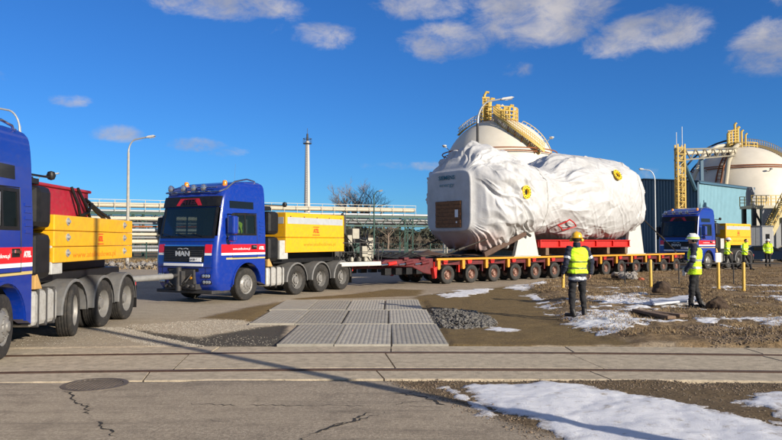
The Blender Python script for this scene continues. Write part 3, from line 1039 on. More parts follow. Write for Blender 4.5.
def cab_front(y, z):
    xf, w, r = tab(CX, z), tab(CW, z), tab(CR, z)
    a = abs(y)
    if a <= w - r:
        return Vector((xf - BULGE * (a / w) ** 2, y, z))
    k = min((a - (w - r)) / r, 1)
    return Vector((xf - BULGE * ((w - r) / w) ** 2 - r * (1 - math.sqrt(max(0, 1 - k * k))), y, z))


def cab_side(x, z, sg):
    xf, w, r = tab(CX, z), tab(CW, z), tab(CR, z)
    xc = xf - BULGE * ((w - r) / w) ** 2
    if x > xc - r:
        k = min((x - (xc - r)) / r, 1)
        return Vector((x, sg * (w - r + r * math.sqrt(max(0, 1 - k * k))), z))
    return Vector((x, sg * w, z))


def skin(fn, U, V, off, back=.02):
    """a panel lying on a surface fn(u,v), standing off by `off`, with closed edges"""
    P0, P1 = [], []
    for u in U:
        for v in V:
            p = fn(u, v)
            e = 1e-3
            du = fn(u + e, v) - fn(u - e, v); dv = fn(u, v + e) - fn(u, v - e)
            n = du.cross(dv)
            n = n.normalized() if n.length > 1e-12 else Vector((1, 0, 0))
            if n.dot(p - Vector((-.2, 0, 2.0))) < 0:
                n = -n
            P0.append(p + n * off); P1.append(p - n * back)
    a, b = len(U), len(V)
    Vv = P0 + P1
    N = a * b
    Fc = []
    for i in range(a - 1):
        for j in range(b - 1):
            Fc.append((i * b + j, i * b + j + 1, (i + 1) * b + j + 1, (i + 1) * b + j))
    bd = [(i * b, (i + 1) * b) for i in range(a - 1)] + [((i + 1) * b + b - 1, i * b + b - 1) for i in range(a - 1)]
    bd += [(j + 1, j) for j in range(b - 1)] + [((a - 1) * b + j, (a - 1) * b + j + 1) for j in range(b - 1)]
    for p, q in bd:
        Fc.append((p, q, q + N, p + N))
    return Vv, Fc


def lin(a, b, n):
    return [a + (b - a) * i / (n - 1) for i in range(n)]


def front_panel(y0, y1, z0, z1, off, n=14, k=4):
    return skin(lambda y, z: cab_front(y, z), lin(y0, y1, n), lin(z0, z1, k), off)


def side_panel(x0, x1, z0, z1, sg, off, n=10, k=4, slope=0.0):
    return skin(lambda x, z: cab_side(x, z + slope * (x - x0), sg), lin(x0, x1, n), lin(z0, z1, k), off)


def cab_shell():
    """the painted cab with real openings for the windscreen and side windows"""
    zs = [1.27, 1.5, 1.75, 1.97, 2.04, 2.3, 2.55, 2.62, 2.82, 2.9, 3.0, 3.1, 3.2, 3.3, 3.4, 3.48, 3.55, 3.61, 3.66, 3.69, 3.71]
    m = MB()
    def ring(z, xr):
        w, r = tab(CW, z), tab(CR, z)
        xf = tab(CX, z) - BULGE * ((w - r) / w) ** 2
        xs_ = [xr] + [min(max(v, xr + .01), xf - r) for v in (-.42, -.36, .0, .3, .62, .70)] + [xf - r]
        L_ = [Vector((x, w, z)) for x in xs_]
        for k in range(1, 6):
            a = k / 6 * math.pi / 2
            L_.append(Vector((xf - r + r * math.sin(a), w - r + r * math.cos(a), z)))
        ys_ = lin(w - r, -(w - r), 9)
        L_ += [cab_front(y, z) for y in ys_]
        for k in range(5, 0, -1):
            a = k / 6 * math.pi / 2
            L_.append(Vector((xf - r + r * math.sin(a), -(w - r + r * math.cos(a)), z)))
        L_ += [Vector((x, -w, z)) for x in reversed(xs_)]
        return L_
    rr = []
    for i, z in enumerate(zs):
        xr = -.85 if z < 3.58 else -.85 + (z - 3.58) * 1.4
        rr.append(ring(z, xr))
    n = len(rr[0])
    V = [p for r_ in rr for p in r_]
    Fc = []
    for i in range(len(zs) - 1):
        for k in range(n):
            k2 = (k + 1) % n
            zc = (zs[i] + zs[i + 1]) / 2
            if k in (2, 3, 4) and 2.04 < zc < 2.62: continue            # left door window
            if k in (n - 6, n - 5, n - 4) and 2.04 < zc < 2.62: continue  # right door window
            if 10 <= k <= n - 12 and 1.97 < zc < 2.82: continue         # windscreen
            Fc.append((i * n + k, i * n + k2, (i + 1) * n + k2, (i + 1) * n + k))
    Fc.append(tuple((len(zs) - 1) * n + k for k in range(n)))
    m.add(V, Fc)
    # lower front (bumper block) under the shell
    zl = [.36, .42, .5, .62, .75, .9, 1.1, 1.27]
    rr = [ring(z, .66) for z in zl]
    V = [p for r_ in rr for p in r_]
    Fc = [(i * n + k, i * n + (k + 1) % n, (i + 1) * n + (k + 1) % n, (i + 1) * n + k) for i in range(len(zl) - 1) for k in range(n)]
    Fc.append(tuple(n - 1 - k for k in range(n)))
    m.add(V, Fc)
    # side skirts with the wheel arch cut out
    arch = [(.63 * math.cos(a), .50 + .66 * math.sin(a)) for a in lin(math.radians(4), math.radians(176), 14)]
    poly = [(.68, .45)] + arch + [(-.85, .45), (-.85, 1.268), (.68, 1.268)]
    for sg in (-1, 1):
        m.prism(poly, sg * 1.0, sg * 1.212)
    return m


def make_wheel(name, parent_dummy=None, front=False):
    """wheel centred on the origin, axle along Y, outer face at +Y"""
    m = MB()
    w, r = (.30, .50)
    prof = [(.30, -.13), (.36, -.145), (.44, -.15), (.475, -.14), (.497, -.115)]
    for g0 in (-.075, -.025, .025, .075):
        prof += [(.5, g0 - .018), (.482, g0 - .014), (.482, g0 + .014 - .020), (.5, g0 - .004)]
    prof += [(.5, .1), (.497, .115), (.475, .14), (.44, .15), (.36, .145), (.30, .13)]
    ty = m.lathe(prof, axis='Y', n=36)
    o = bpy.data.objects.new(name, None); COL.objects.link(o)
    t = ty.build('tyre', TYRE, o, smooth=True, angle=30)
    d = MB()
    if front:
        pr = [(.305, .128), (.298, .10), (.27, .085), (.25, .11), (.19, .15), (.15, .155), (.145, .175), (.085, .19), (.08, .215), (.0, .225)]
    else:
        pr = [(.305, .128), (.29, .07), (.275, -.02), (.245, -.05), (.2, -.045), (.15, -.02), (.145, .03), (.115, .04), (.11, .09), (.0, .10)]
    d.lathe(pr, axis='Y', n=32)
    hy = .1 if front else -.035
    for k in range(10):
        a = k * math.pi / 5
        p = Vector((.222 * math.cos(a), hy + .0, .222 * math.sin(a)))
        d.lathe([(.0, .02), (.028, .016), (.03, -.02)], c=tuple(p), axis='Y', n=8, mi=1)
        q = Vector((.168 * math.cos(a + .3), (.155 if front else -.02), .168 * math.sin(a + .3)))
        d.lathe([(.014, -.02), (.014, .025), (.0, .025)], c=tuple(q), axis='Y', n=6, mi=0)
    d.lathe([(.30, -.12), (.0, -.12)], axis='Y', n=16)
    rim = d.build('rim', [RIM, BLACK], o, smooth=True, angle=35)
    return o


def spot_lamp(m, p, r=.085):
    m.lathe([(r * .35, -.11), (r * .8, -.06), (r, .0), (r, .02), (r * .9, .025)], c=p, axis='X', n=16, mi=0)
    m.lathe([(r * .9, .02), (r * .6, .038), (0, .045)], c=p, axis='X', n=16, mi=1)


def make_truck(label):
    T = thing('heavy_truck', label, 'truck', group='blue heavy haulage trucks')
    W0 = make_wheel('wheel', front=True)
    W1 = make_wheel('wheel')
    cab = cab_shell().build('cab', BLUE, T, smooth=True, angle=32)
    # interior
    m = MB()
    m.bx(-.80, .9, -1.1, 1.1, 1.30, 1.42); m.bx(-.82, -.76, -1.12, 1.12, 1.42, 3.3); m.bx(-.8, .9, -1.08, 1.08, 2.88, 2.93)
    m.bx(.78, 1.2, -1.08, 1.08, 1.42, 1.93)
    m.build('cab_lining', MATS['dark grey steel'], T)
    for y in (.62, -.62):
        s = MB(); s.bx(-.38, .12, y - .27, y + .27, 1.62, 1.80); s.bx(-.42, -.28, y - .26, y + .26, 1.8, 2.55)
        s.build('seat', GREYP, T, bevel=.04)
    sw = MB(); sw.lathe([(.21, -.012), (.235, 0), (.21, .012), (.19, 0), (.21, -.012)], axis='Z', n=20, M=Matrix.Translation((.62, .62, 2.0)) @ Matrix.Rotation(R(-55), 4, 'Y'))
    sw.build('steering_wheel', BLACK, T, smooth=True)
    # glass
    MB().add(*front_panel(-1.03, 1.03, 1.955, 2.835, -.004, 24, 8)).build('windscreen', WSCREEN, T, smooth=True)
    g = MB(); g.add(*front_panel(-1.1, 1.1, 1.90, 1.972, .006, 26, 2)); g.add(*front_panel(-1.1, -1.0, 1.97, 2.83, .006, 4, 6)); g.add(*front_panel(1.0, 1.1, 1.97, 2.83, .006, 4, 6))
    g.build('windscreen_seal', BLACK, T, smooth=True)
    for y in (-.55, .1, .7):
        wp = MB(); wp.tube([cab_front(y, 1.96) + Vector((.03, 0, 0)), cab_front(y - .42, 2.05) + Vector((.022, 0, 0))], .011, 5)
        wp.build('wiper', BLACK, T)
    # visor above the windscreen with its lettering
    vz = MB(); vz.add(*front_panel(-1.13, 1.13, 2.84, 3.13, .05, 30, 5)); vz.build('sun_visor', BLACK, T, smooth=True, angle=50)
    lm = MB()
    vq = [cab_front(y, z) + Vector((.058, 0, 0)) for y, z in ((-.52, 2.88), (.52, 2.88), (.38, 3.09), (-.38, 3.09))]
    lm.add(vq, [(0, 1, 2, 3)]); lm.build('name_plate', mat('deep red plate', (.50, .012, .02), .4), T, recalc=False)
    tp = cab_front(0, 2.985); tp.x += .066
    sl = (cab_front(0, 3.08) - cab_front(0, 2.9)).normalized()
    text('ATEL', .22, mat('dark visor letter', (.03, .004, .006), .4), T, frame(tp, (0, 1, 0), sl), bold=.006, shear=.2, width=.62)
    # grille and badges
    gm = MB(); gm.add(*front_panel(-.80, .80, 1.20, 1.66, .012, 16, 5)); gr = gm.build('grille', BLACK, T, smooth=True)
    for z in (1.255, 1.31, 1.365, 1.42, 1.475, 1.53):
        MB().add(*front_panel(-.76, .76, z - .010, z + .010, .03, 14, 2)).build('grille_bar', DARK, gr, smooth=True)
    MB().add(*front_panel(-.80, .80, 1.665, 1.70, .02, 14, 2)).build('chrome_strip', CHROME, T, smooth=True)
    MB().add(*front_panel(-.78, .78, 1.085, 1.16, .03, 14, 3)).build('white_strip', WVINYL, T, smooth=True)
    bp = cab_front(0, 1.44); text('MAN', .20, SILVER, gr, frame(bp + Vector((.034, -.0, 0)), (0, 1, 0), (0, 0, 1)), bold=.008, ext=.006, width=.56)
    li = MB()
    for sg in (-1, 1):
        li.tube([cab_front(sg * y, z) + Vector((.03, 0, 0)) for y, z in ((.03, 1.585), (.12, 1.60), (.2, 1.585))], .014, 6)
    li.build('emblem', SILVER, gr, smooth=True)
    pl = MB(); pl.add(*front_panel(.30, .72, 1.215, 1.335, .045, 6, 2)); p_ = pl.build('number_plate', WVINYL, T)
    c = cab_front(.51, 1.275); text('WGR 4TJ8', .085, BLACK, p_, frame(c + Vector((.05, 0, 0)), (-.16, 1, 0), (0, 0, 1)), width=.33)
    for z in (1.04, 1.80):
        MB().add(*front_panel(-1.1, 1.1, z - .006, z + .006, .003, 26, 2)).build('panel_gap', BLACK, T)
    for sg in (-1, 1):
        MB().add(*side_panel(.86, .874, 1.30, 1.97, sg, .003, 2, 6)).build('panel_gap', BLACK, T)
        MB().add(*front_panel(sg * .86, sg * .872, .45, 1.04, .003, 2, 6)).build('panel_gap', BLACK, T)
    MB().add(*front_panel(-.62, .62, .92, 1.02, .008, 12, 2)).build('lower_grille', BLACK, T, smooth=True)
    # bumper fittings
    for sg in (-1, 1):
        for z in (.62, .80):
            f = skin(lambda y, zz: cab_front(y, zz), lin(sg * .74, sg * 1.04, 6), lin(z - .055, z + .055, 3), .012)
            h = MB().add(*f).build('headlight', BLACK, T, smooth=True)
            for yy in (.80, .90, .985):
                q = cab_front(sg * yy, z)
                MB().lathe([(.05, 0), (.046, .022), (.0, .03)], c=tuple(q + Vector((.012, 0, 0))), axis='X', n=14).build('lamp', LAMPW, h, smooth=True)
    lb = MB(); lb.bx(1.25, 1.56, -.62, .62, .40, .56); lb.bx(1.1, 1.52, -.5, .5, .56, .98); lb.bx(1.5, 1.66, -.16, .16, .52, .94)
    lb.lathe([(.08, .36), (.08, 1.04), (.05, 1.06), (.0, 1.06)], c=(1.62, 0, 0), n=14)
    for y in (-.55, -.35, .33, .52):
        lb.lathe([(.05, -.1), (.05, .08), (0, .08)], c=(1.55, y, .5), axis='X', n=10)
    lb.tube([(1.5, -.4, .8), (1.66, -.35, .6), (1.62, -.2, .5)], .022, 6); lb.tube([(1.5, .4, .85), (1.68, .32, .62), (1.62, .2, .55)], .022, 6)
    lb.build('tow_coupling', DARK, T, smooth=True, bevel=.01)
    for y, mt in ((-.45, RED), (.4, YELL2)):
        MB().lathe([(.035, 0), (.04, .03), (0, .035)], c=(1.52, y, .74), axis='X', n=10).build('air_coupling', mt, T, smooth=True)
    MB().bx(.66, 1.42, -1.12, 1.12, .28, .38).build('step_plate', DARK, T, bevel=.02)
    # doors: seam, glass, handle, stripe
    for sg in (-1, 1):
        d = MB()
        pts = [(.68, 1.32), (.70, 2.0), (.60, 2.66), (-.44, 2.68), (-.47, 1.32)]
        for i in range(len(pts)):
            a, b = pts[i], pts[(i + 1) % len(pts)]
            q = [cab_side(a[0] + (b[0] - a[0]) * t, a[1] + (b[1] - a[1]) * t, sg) + Vector((0, sg * .002, 0)) for t in lin(0, 1, 6)]
            d.tube(q, .009, 4)
        dr = d.build('door', BLACK, T)
        MB().add(*side_panel(-.38, .65, 2.02, 2.64, sg, -.006, 8, 4)).build('window', GLASS, dr, smooth=True)
        fr = MB(); fr.add(*side_panel(-.42, -.34, 2.0, 2.66, sg, .006, 3, 4)); fr.add(*side_panel(-.42, .66, 2.60, 2.66, sg, .006, 8, 2)); fr.add(*side_panel(-.42, .68, 1.99, 2.05, sg, .006, 8, 2)); fr.add(*side_panel(.08, .13, 2.03, 2.62, sg, .004, 2, 4))
        fr.add(*side_panel(.58, .69, 2.0, 2.64, sg, .006, 4, 4))
        fr.build('window_frame', BLACK, dr)
        hd = MB(); hd.bar(cab_side(-.40, 1.64, sg) + Vector((0, sg * .03, 0)), cab_side(-.22, 1.655, sg) + Vector((0, sg * .03, 0)), .03, .05); hd.add(*side_panel(-.43, -.17, 1.56, 1.70, sg, .006, 3, 3), mi=1)
        hd.build('handle', [CHROME, BLACK], dr)
        MB().add(*side_panel(-.30, .78, 2.80, 3.02, sg, .006, 10, 3)).build('roof_window', mat('black glass', (.006, .007, .008), .08, var=.02), T, smooth=True)
        # stripe wraps round the corner to the grille
        st = MB(); st.add(*side_panel(-.84, 1.16, 1.47, 1.72, sg, .005, 24, 4))
        yy = [.80, .86, .92, .98, 1.04]
        st.add(*front_panel(sg * .82, sg * 1.06, 1.47, 1.72, .005, 8, 4))
        st.build('red_stripe', STRIPE, T, smooth=True)
        w_ = MB(); w_.add(*side_panel(-.84, 1.16, 1.40, 1.466, sg, .005, 24, 2)); w_.add(*front_panel(sg * .82, sg * 1.06, 1.40, 1.466, .005, 8, 2)); w_.build('white_stripe', WVINYL, T, smooth=True)
        MB().add(*side_panel(-.84, .95, 1.275, 1.325, sg, .0055, 20, 2)).build('gold_stripe', GOLD, T, smooth=True)
        tM = frame(cab_side(.28, 1.585, sg) + Vector((0, sg * .012, 0)), (-sg, 0, 0), (0, 0, 1))
        text('www.atelbudowa.pl', .10, WVINYL, T, tM, width=.78)
        tM = frame(cab_side(-.66, 1.60, sg) + Vector((0, sg * .012, 0)), (-sg, 0, 0), (0, 0, 1))
        text('ATEL', .13, WVINYL, T, tM, bold=.006, width=.25)
        # mirrors
        mr = MB(); mr.bx(.80, 1.02, sg * 1.31, sg * 1.56, 2.02, 2.56); mr.bx(.84, 1.0, sg * 1.31, sg * 1.55, 1.80, 1.99)
        mo_ = mr.build('mirror', BLUE if sg > 0 else BLACK, T, bevel=.05)
        ar = MB(); ar.tube([(.86, sg * 1.16, 2.62), (.92, sg * 1.40, 2.60), (.92, sg * 1.42, 2.5)], .022, 6); ar.build('mirror_arm', BLACK, T); ar = MB(); ar.tube([(.9, sg * 1.19, 1.9), (.92, sg * 1.4, 1.92)], .022, 6)
        ar.build('mirror_arm', BLACK, T)
        MB().bx(.785, .797, sg * 1.33, sg * 1.54, 2.05, 2.53).build('mirror_glass', CHROME, mo_)
        # louvres behind the door
        lv = MB()
        for k in range(5):
            z = 1.95 + .11 * k
            q = skin(lambda x, zz: cab_side(x, zz, sg), lin(-.80, -.58, 3), lin(z, z + .05, 2), .014)
            lv.add(*q)
        lv.build('louvre', BLUE, T)
        # cab step and mudguard lip
        lip = MB()
        A = [(.66 * math.cos(a), .50 + .69 * math.sin(a)) for a in lin(R(2), R(178), 18)]
        for i in range(17):
            lip.bar((A[i][0], sg * 1.215, A[i][1]), (A[i + 1][0], sg * 1.215, A[i + 1][1]), .05, .05)
        lip.build('arch_lip', BLUE, T)
        # steps and tank side
        MB().bx(-.95, -.87, sg * .75, sg * 1.16, .42, 1.2).build('splash_guard', BLACK, T)
    # roof: light bar, lamps, beacons, pipes
    rb = MB(); rb.tube([(1.10, y, 3.29) for y in lin(-1.08, 1.08, 7)], .024, 8)
    rb.tube([(1.10, -1.08, 3.29), (.8, -1.15, 3.36), (.5, -1.10, 3.48)], .024, 8)
    rb.tube([(1.10, 1.08, 3.29), (.85, 1.13, 3.38), (.45, 1.08, 3.62), (-.2, 1.0, 3.74), (-.55, 1.0, 3.70), (-.62, 1.0, 3.6)], .024, 8)
    rb.tube([(1.02, -.9, 3.42), (1.04, 0, 3.44), (1.02, .9, 3.42)], .02, 8)
    for y in (-1.0, -.4, .25, .9):
        rb.bar((1.0, y, 3.22), (1.10, y, 3.31), .03)
    rb.build('light_bar', CHROME, T, smooth=True)
    for y in (-.82, -.30, .12, .52):
        l = MB(); spot_lamp(l, (1.16, y, 3.41), .108); l.build('spot_lamp', [CHROME, LAMPW], T, smooth=True)
    for (x, y, z) in ((.72, -.62, 3.46), (.70, .92, 3.46)):
        b = MB(); b.lathe([(.08, 0), (.08, .05), (.07, .06), (.072, .14), (.05, .18), (0, .19)], c=(x, y, z), n=14); b.build('beacon', ORANGE, T, smooth=True)
    an = MB(); an.tube([(-.2, .5, 3.68), (-.25, .5, 4.25)], .006, 4); an.tube([(-.45, 1.0, 3.58), (-.45, 1.12, 3.62)], .02, 5)
    for k in range(3):
        an.lathe([(.03, 0), (.055, .05), (.06, .1), (0, .1)], c=(.28 - .13 * k, 1.03, 3.33 + .055 * k), axis='X', n=8)
    an.build('air_horn', CHROME, T)
    # chassis
    ch = MB()
    for y in (-.42, .42):
        ch.bx(-6.25, 1.1, y - .05, y + .05, .72, 1.02)
    for x in (-6.2, -4.75, -3.3, -1.9, -.6):
        ch.bx(x - .06, x + .06, -.42, .42, .76, .98)
    for x in (0, -2.6, -4.05, -5.45):
        ch.tube([(x, -.95, .5), (x, .95, .5)], .09, 10); ch.lathe([(.0, -.24), (.2, -.15), (.24, 0), (.2, .15), (.0, .24)], c=(x, 0, .5), axis='Z', n=12)
        for y in (-.6, .6):
            ch.bx(x - .5, x + .5, y - .05, y + .05, .60, .68)
    ch.bx(-6.3, -6.2, -1.1, 1.1, .62, .86)
    ch.build('chassis', DARK, T)
    rl = MB(); rl.bx(-6.36, -6.30, -1.1, -.7, .66, .82); rl.bx(-6.36, -6.30, .7, 1.1, .66, .82); rl.build('tail_light', RED, T, bevel=.01)
    hk = MB(); hk.bx(-6.62, -6.25, -.14, .14, .62, .9); hk.lathe([(.07, .5), (.07, 1.0), (0, 1.0)], c=(-6.55, 0, 0), n=10); hk.build('rear_hitch', DARK, T, bevel=.02)
    dk = MB(); dk.bx(-5.9, -1.75, -.85, .85, 1.06, 1.22); dk.bx(-5.8, -1.8, -.55, .55, 1.0, 1.42); dk.build('ballast_frame', BLACK, T, bevel=.02)
    # cooling tower behind the cab
    tw = MB(); tw.bx(-1.65, -.98, -.52, .52, 1.02, 2.9); tw.bx(-1.6, -1.0, -1.05, -.55, 1.05, 2.7)
    for k in range(6):
        tw.bx(-1.62, -.99, -.56, .56, 2.02 + k * .14, 2.07 + k * .14)
    tw.tube([(-.98, .75, 2.75), (-.95, .75, 3.1), (-1.0, .7, 3.35)], .07, 10); tw.tube([(-1.0, .5, 2.7), (-1.02, .45, 3.25)], .05, 8)
    tw.tube([(-1.1, -.3, 2.9), (-1.1, -.3, 3.2), (-1.2, -.3, 3.35)], .08, 10)
    tw.tube([(-1.5, .3, 2.9), (-1.5, .2, 3.05), (-1.2, .1, 3.1)], .035, 6); tw.bx(-1.3, -.95, .2, 1.1, 2.80, 2.9)
    for k in range(5):
        tw.tube([(-.93, .2 + .14 * k, 1.5), (-.91, .25 + .14 * k, 2.6), (-.95, .3 + .1 * k, 2.95)], .02, 5)
    tw.build('cooling_tower', BLACK, T, smooth=True, bevel=.015)
    for z0, z1 in ((1.16, 1.96), (2.03, 2.78)):
        b = MB(); b.bx(-1.60, -1.02, .60, 1.21, z0, z1); b.build('filter_box', BLACK, T, bevel=.12)
    ml = MB(); ml.tube([(-1.2, .8, 2.90), (-1.2, .8, 3.0), (-2.35, .8, 3.02)], .022, 6); ml.lathe([(0, -.09), (.06, -.07), (.085, 0), (.06, .07), (0, .09)], c=(-2.4, .8, 3.06), n=12); ml.bx(-1.5, -1.15, .7, .9, 2.88, 2.96)
    ml.build('work_lamp_arm', BLACK, T, smooth=True)
    cb = MB(); cb.bx(-2.12, -1.68, .72, 1.16, 1.22, 1.84); cb.build('tool_cabinet', mat('pale grey cabinet', (.45, .45, .43), .5, dirt=.3), T, bevel=.015)
    ft = MB(); ft.bx(-1.98, -1.0, .72, 1.16, .36, .98); tk = ft.build('fuel_tank', ALU, T, bevel=.09)
    for x in (-1.80, -1.5, -1.2):
        b = MB(); b.bx(x - .025, x + .025, .70, 1.18, .34, 1.0); b.build('tank_strap', DARK, tk, bevel=.08)
    ft = MB(); ft.bx(-1.98, -1.0, -1.16, -.72, .36, .98); ft.build('battery_box', BLACK, T, bevel=.05)
    wc = MB(); wc.prism([(-1.28, 1.0), (-1.02, 1.0), (-1.02, 1.22), (-1.1, 1.26)], .95, 1.19); wc.build('wheel_chock', mat('tan chock', (.5, .3, .1), .6, dirt=.3), T, bevel=.01)
    hoses = MB()
    for k in range(6):
        hoses.tube([(-1.62, -.3 + .12 * k, 2.2 - .1 * k), (-1.8, -.3 + .1 * k, 1.7), (-1.95, -.2 + .1 * k, 1.3), (-1.8, .1 * k - .2, 1.05)], .018, 6)
    hoses.build('air_hose', BLACK, T, smooth=True)
    # mudguards
    for x in (-2.6, -4.05, -5.45):
        for sg in (-1, 1):
            m = MB()
            N = 12
            V, Fc = [], []
            for i in range(N + 1):
                a = R(-4) + R(188) * i / N
                for (rr, yy) in ((.60, .60), (.60, 1.20), (.575, 1.215), (.545, 1.215), (.575, 1.18), (.575, .60)):
                    V.append((x + rr * math.cos(a), sg * yy, .5 + rr * math.sin(a)))
            for i in range(N):
                for k in range(6):
                    Fc.append((i * 6 + k, i * 6 + (k + 1) % 6, (i + 1) * 6 + (k + 1) % 6, (i + 1) * 6 + k))
            Fc += [tuple(range(6)), tuple(N * 6 + 5 - k for k in range(6))]
            m.add(V, Fc); m.build('mudguard', GREYP, T, smooth=True, angle=30)
    for sg in (-1, 1):
        MB().bx(-6.10, -6.07, sg * .68, sg * 1.2, .22, .75).build('mud_flap', BLACK, T)
    # wheels
    for x, w, steer in ((0, W0, 0), (-2.6, W1, 0), (-4.05, W1, 0), (-5.45, W1, 0)):
        for sg in (1, -1):
            c = clone(w, T); c.location = (x, sg * 1.06, .5); c.rotation_euler = (0, 0, 0 if sg > 0 else math.pi)
        if x < -3:
            for sg in (1, -1):
                c = clone(w, T); c.location = (x, sg * .73, .5); c.rotation_euler = (0, 0, 0 if sg > 0 else math.pi)
    for w in (W0, W1):
        for ch_ in list(w.children):
            bpy.data.objects.remove(ch_)
        bpy.data.objects.remove(w)
    return T


def heading(deg):
    return R(deg)


TRUCK2 = make_truck('blue heavy truck in the middle with its whole front in view, towing the trailer')
TRUCK2.location = (-5.47, 21.75, 0); TRUCK2.rotation_euler = (0, 0, R(-118.5))
TRUCK1 = dup(TRUCK2, (-7.17, 10.63, 0), R(-88.2), 'blue heavy truck at the left edge, its cab cut off by the frame')
TRUCK3 = dup(TRUCK2, (19.55, 45.35, 0), R(219.2), 'blue heavy truck far behind the trailer in front of the teal building', scale=1.08)
# the front truck has its second axle steered
for c in TRUCK1.children:
    if c.name.startswith('wheel') and not c.name.startswith('wheel_chock') and abs(c.location.x + 2.6) < .01:
        c.rotation_euler.z += R(14)
    if c.name.startswith('wheel') and not c.name.startswith('wheel_chock') and abs(c.location.x) < .01:
        c.rotation_euler.z += R(12)

# ------------------------------------------------------------------ ballast
def logo(parent, M, w):
    for z in (.62, -.62):
        b = MB().bx(-w * (.42 if z > 0 else .52), w * (.42 if z > 0 else .52), z * w * .55 - w * .03, z * w * .55 + w * .03, 0, .002)
        o = b.build('logo_bar', REDTXT, parent); o.matrix_local = M
    text('ATEL', w * .48, REDTXT, parent, M, bold=w * .02, width=w * .82, ext=.002)


def ballast_slabs(label, truck, x0, x1):
    B = thing('ballast_box', label, 'ballast')
    B.matrix_world = truck.matrix_world
    B.location = truck.location; B.rotation_euler = truck.rotation_euler
    h = .285
    for k in range(3):
        z0 = 1.425 + k * (h + .008)
        s = MB().bx(x0, x1, -1.2, 1.2, z0, z0 + h).build('ballast_slab', YELLOW, B, bevel=.018)
        for sg in (-1, 1):
            for x in (x0 + .55, x1 - .55):
                p = MB(); p.lathe([(.075, 0), (.075, .012), (.05, .012), (.05, .006), (0, .006)], c=(x, sg * 1.2, z0 + h * .6), axis='Y', n=14)
                p.lathe([(.03, -.02), (.03, .05), (0, .05)], c=(x, sg * 1.2, z0 + h * .6), axis='Y', n=8)
                p.build('lifting_lug', STEELG, s, smooth=True)
    M = frame(((x0 + x1) / 2 - .1, 1.204, 1.425 + 1.5 * h + .01), (-1, 0, 0), (0, 0, 1))
    logo(B, M, .30)
    text('www.atelbudowa.pl', .16, DIMRED, B, frame(((x0 + x1) / 2 + .15, 1.204, 1.425 + .45 * h), (-1, 0, 0), (0, 0, 1)), width=2.2)
    return B


def ballast_tall(label, truck, x0, x1, sc=1.0):
    B = thing('ballast_box', label, 'ballast', group='tall yellow ballast boxes')
    B.location = truck.location; B.rotation_euler = truck.rotation_euler; B.scale = (sc,) * 3
    lo = MB(); lo.bx(x0, x1, -1.2, 1.2, 1.43, 1.93); lo.build('lower_box', YELLOW, B, bevel=.02)
    up = MB(); up.bx(x0, x1, -1.2, 1.2, 1.94, 2.78); u_ = up.build('upper_box', YELLOW, B, bevel=.03)
    for sg in (-1, 1):
        MB().bx(x0 + .12, x1 - .08, sg * 1.2, sg * 1.207, 2.40, 2.62).build('reflective_strip', SILVER, B)
        lt = MB()
        for k in range(5):
            x = x0 + .25 + k * (x1 - x0 - .5) / 4
            lt.bx(x - .03, x + .03, sg * 1.207, sg * 1.215, 2.63, 2.66)
        lt.build('latch', DARK, B)
    e = MB().bx(x1, x1 + .007, -1.1, 1.1, 2.40, 2.62).build('reflective_strip', SILVER, B)
    M = frame(((x0 + x1) / 2 + .05, 1.204, 2.17), (-1, 0, 0), (0, 0, 1))
    logo(B, M, .42)
    text('www.atelbudowa.pl', .17, DIMRED, B, frame(((x0 + x1) / 2 - .2, 1.203, 1.70), (-1, 0, 0), (0, 0, 1)), width=2.0)
    MB().bx(x0 - .04, x0, -.1, .1, 1.95, 2.1).build('handle', DARK, B)
    return B


ballast_slabs('yellow ballast of three stacked slabs on the truck at the left edge', TRUCK1, -5.75, -1.68)
ballast_tall('tall yellow ballast box with a silver strip on the middle truck', TRUCK2, -5.55, -1.95)
ballast_tall('yellow ballast box on the far truck behind the standing people', TRUCK3, -5.75, -2.3, 1.08)
# red box with a slack tarp lying on the front truck's ballast
rb = thing('red_box', 'dark red steel box with sagging dark cover on the yellow ballast slabs at left', 'box')
rb.location = TRUCK1.location; rb.rotation_euler = TRUCK1.rotation_euler
m = MB(); m.bx(-4.2, -1.75, -1.15, .78, 2.31, 2.86); m.bx(-4.25, -1.70, -1.2, .83, 2.84, 2.90); m.build('box_body', mat('crimson box paint', (.34, .012, .03), .5, var=.15, dirt=.3), rb, bevel=.02)
m = MB()
for a, b in (((-3.5, 2.9), (-4.1, 2.31)), ((-4.1, 2.6), (-4.9, 2.32)), ((-3.9, 2.7), (-5.2, 2.34)), ((-3.2, 2.9), (-3.6, 2.33)), ((-3.6, 2.33), (-4.2, 2.62))):
    m.tube([(a[0], .84, a[1]), ((a[0] + b[0]) / 2, .90, (a[1] + b[1]) / 2 - .06), (b[0], .86, b[1])], .035, 6)
m.build('cover', BLACK, rb, smooth=True)

# drawbar between the trucks
p0 = TRUCK1.matrix_basis @ Vector((-6.55, 0, .80)); p1 = TRUCK2.matrix_basis @ Vector((1.62, 0, .80))
db = thing('tow_bar', 'pale steel tow bar joining the two front trucks', 'tow bar', p1)
q = p0 - p1
d = q.normalized()
m = MB(); m.tube([d * .35, q - d * .35], .085, 14); m.build('tube', mat('grey bar paint', (.24, .24, .235), .5, dirt=.4), db, smooth=True)
m = MB(); m.tube([d * .0 + Vector((0, 0, .02)), d * .38], .055, 10); m.tube([q - d * .38, q], .055, 10); m.build('eye_end', DARK, db, smooth=True)
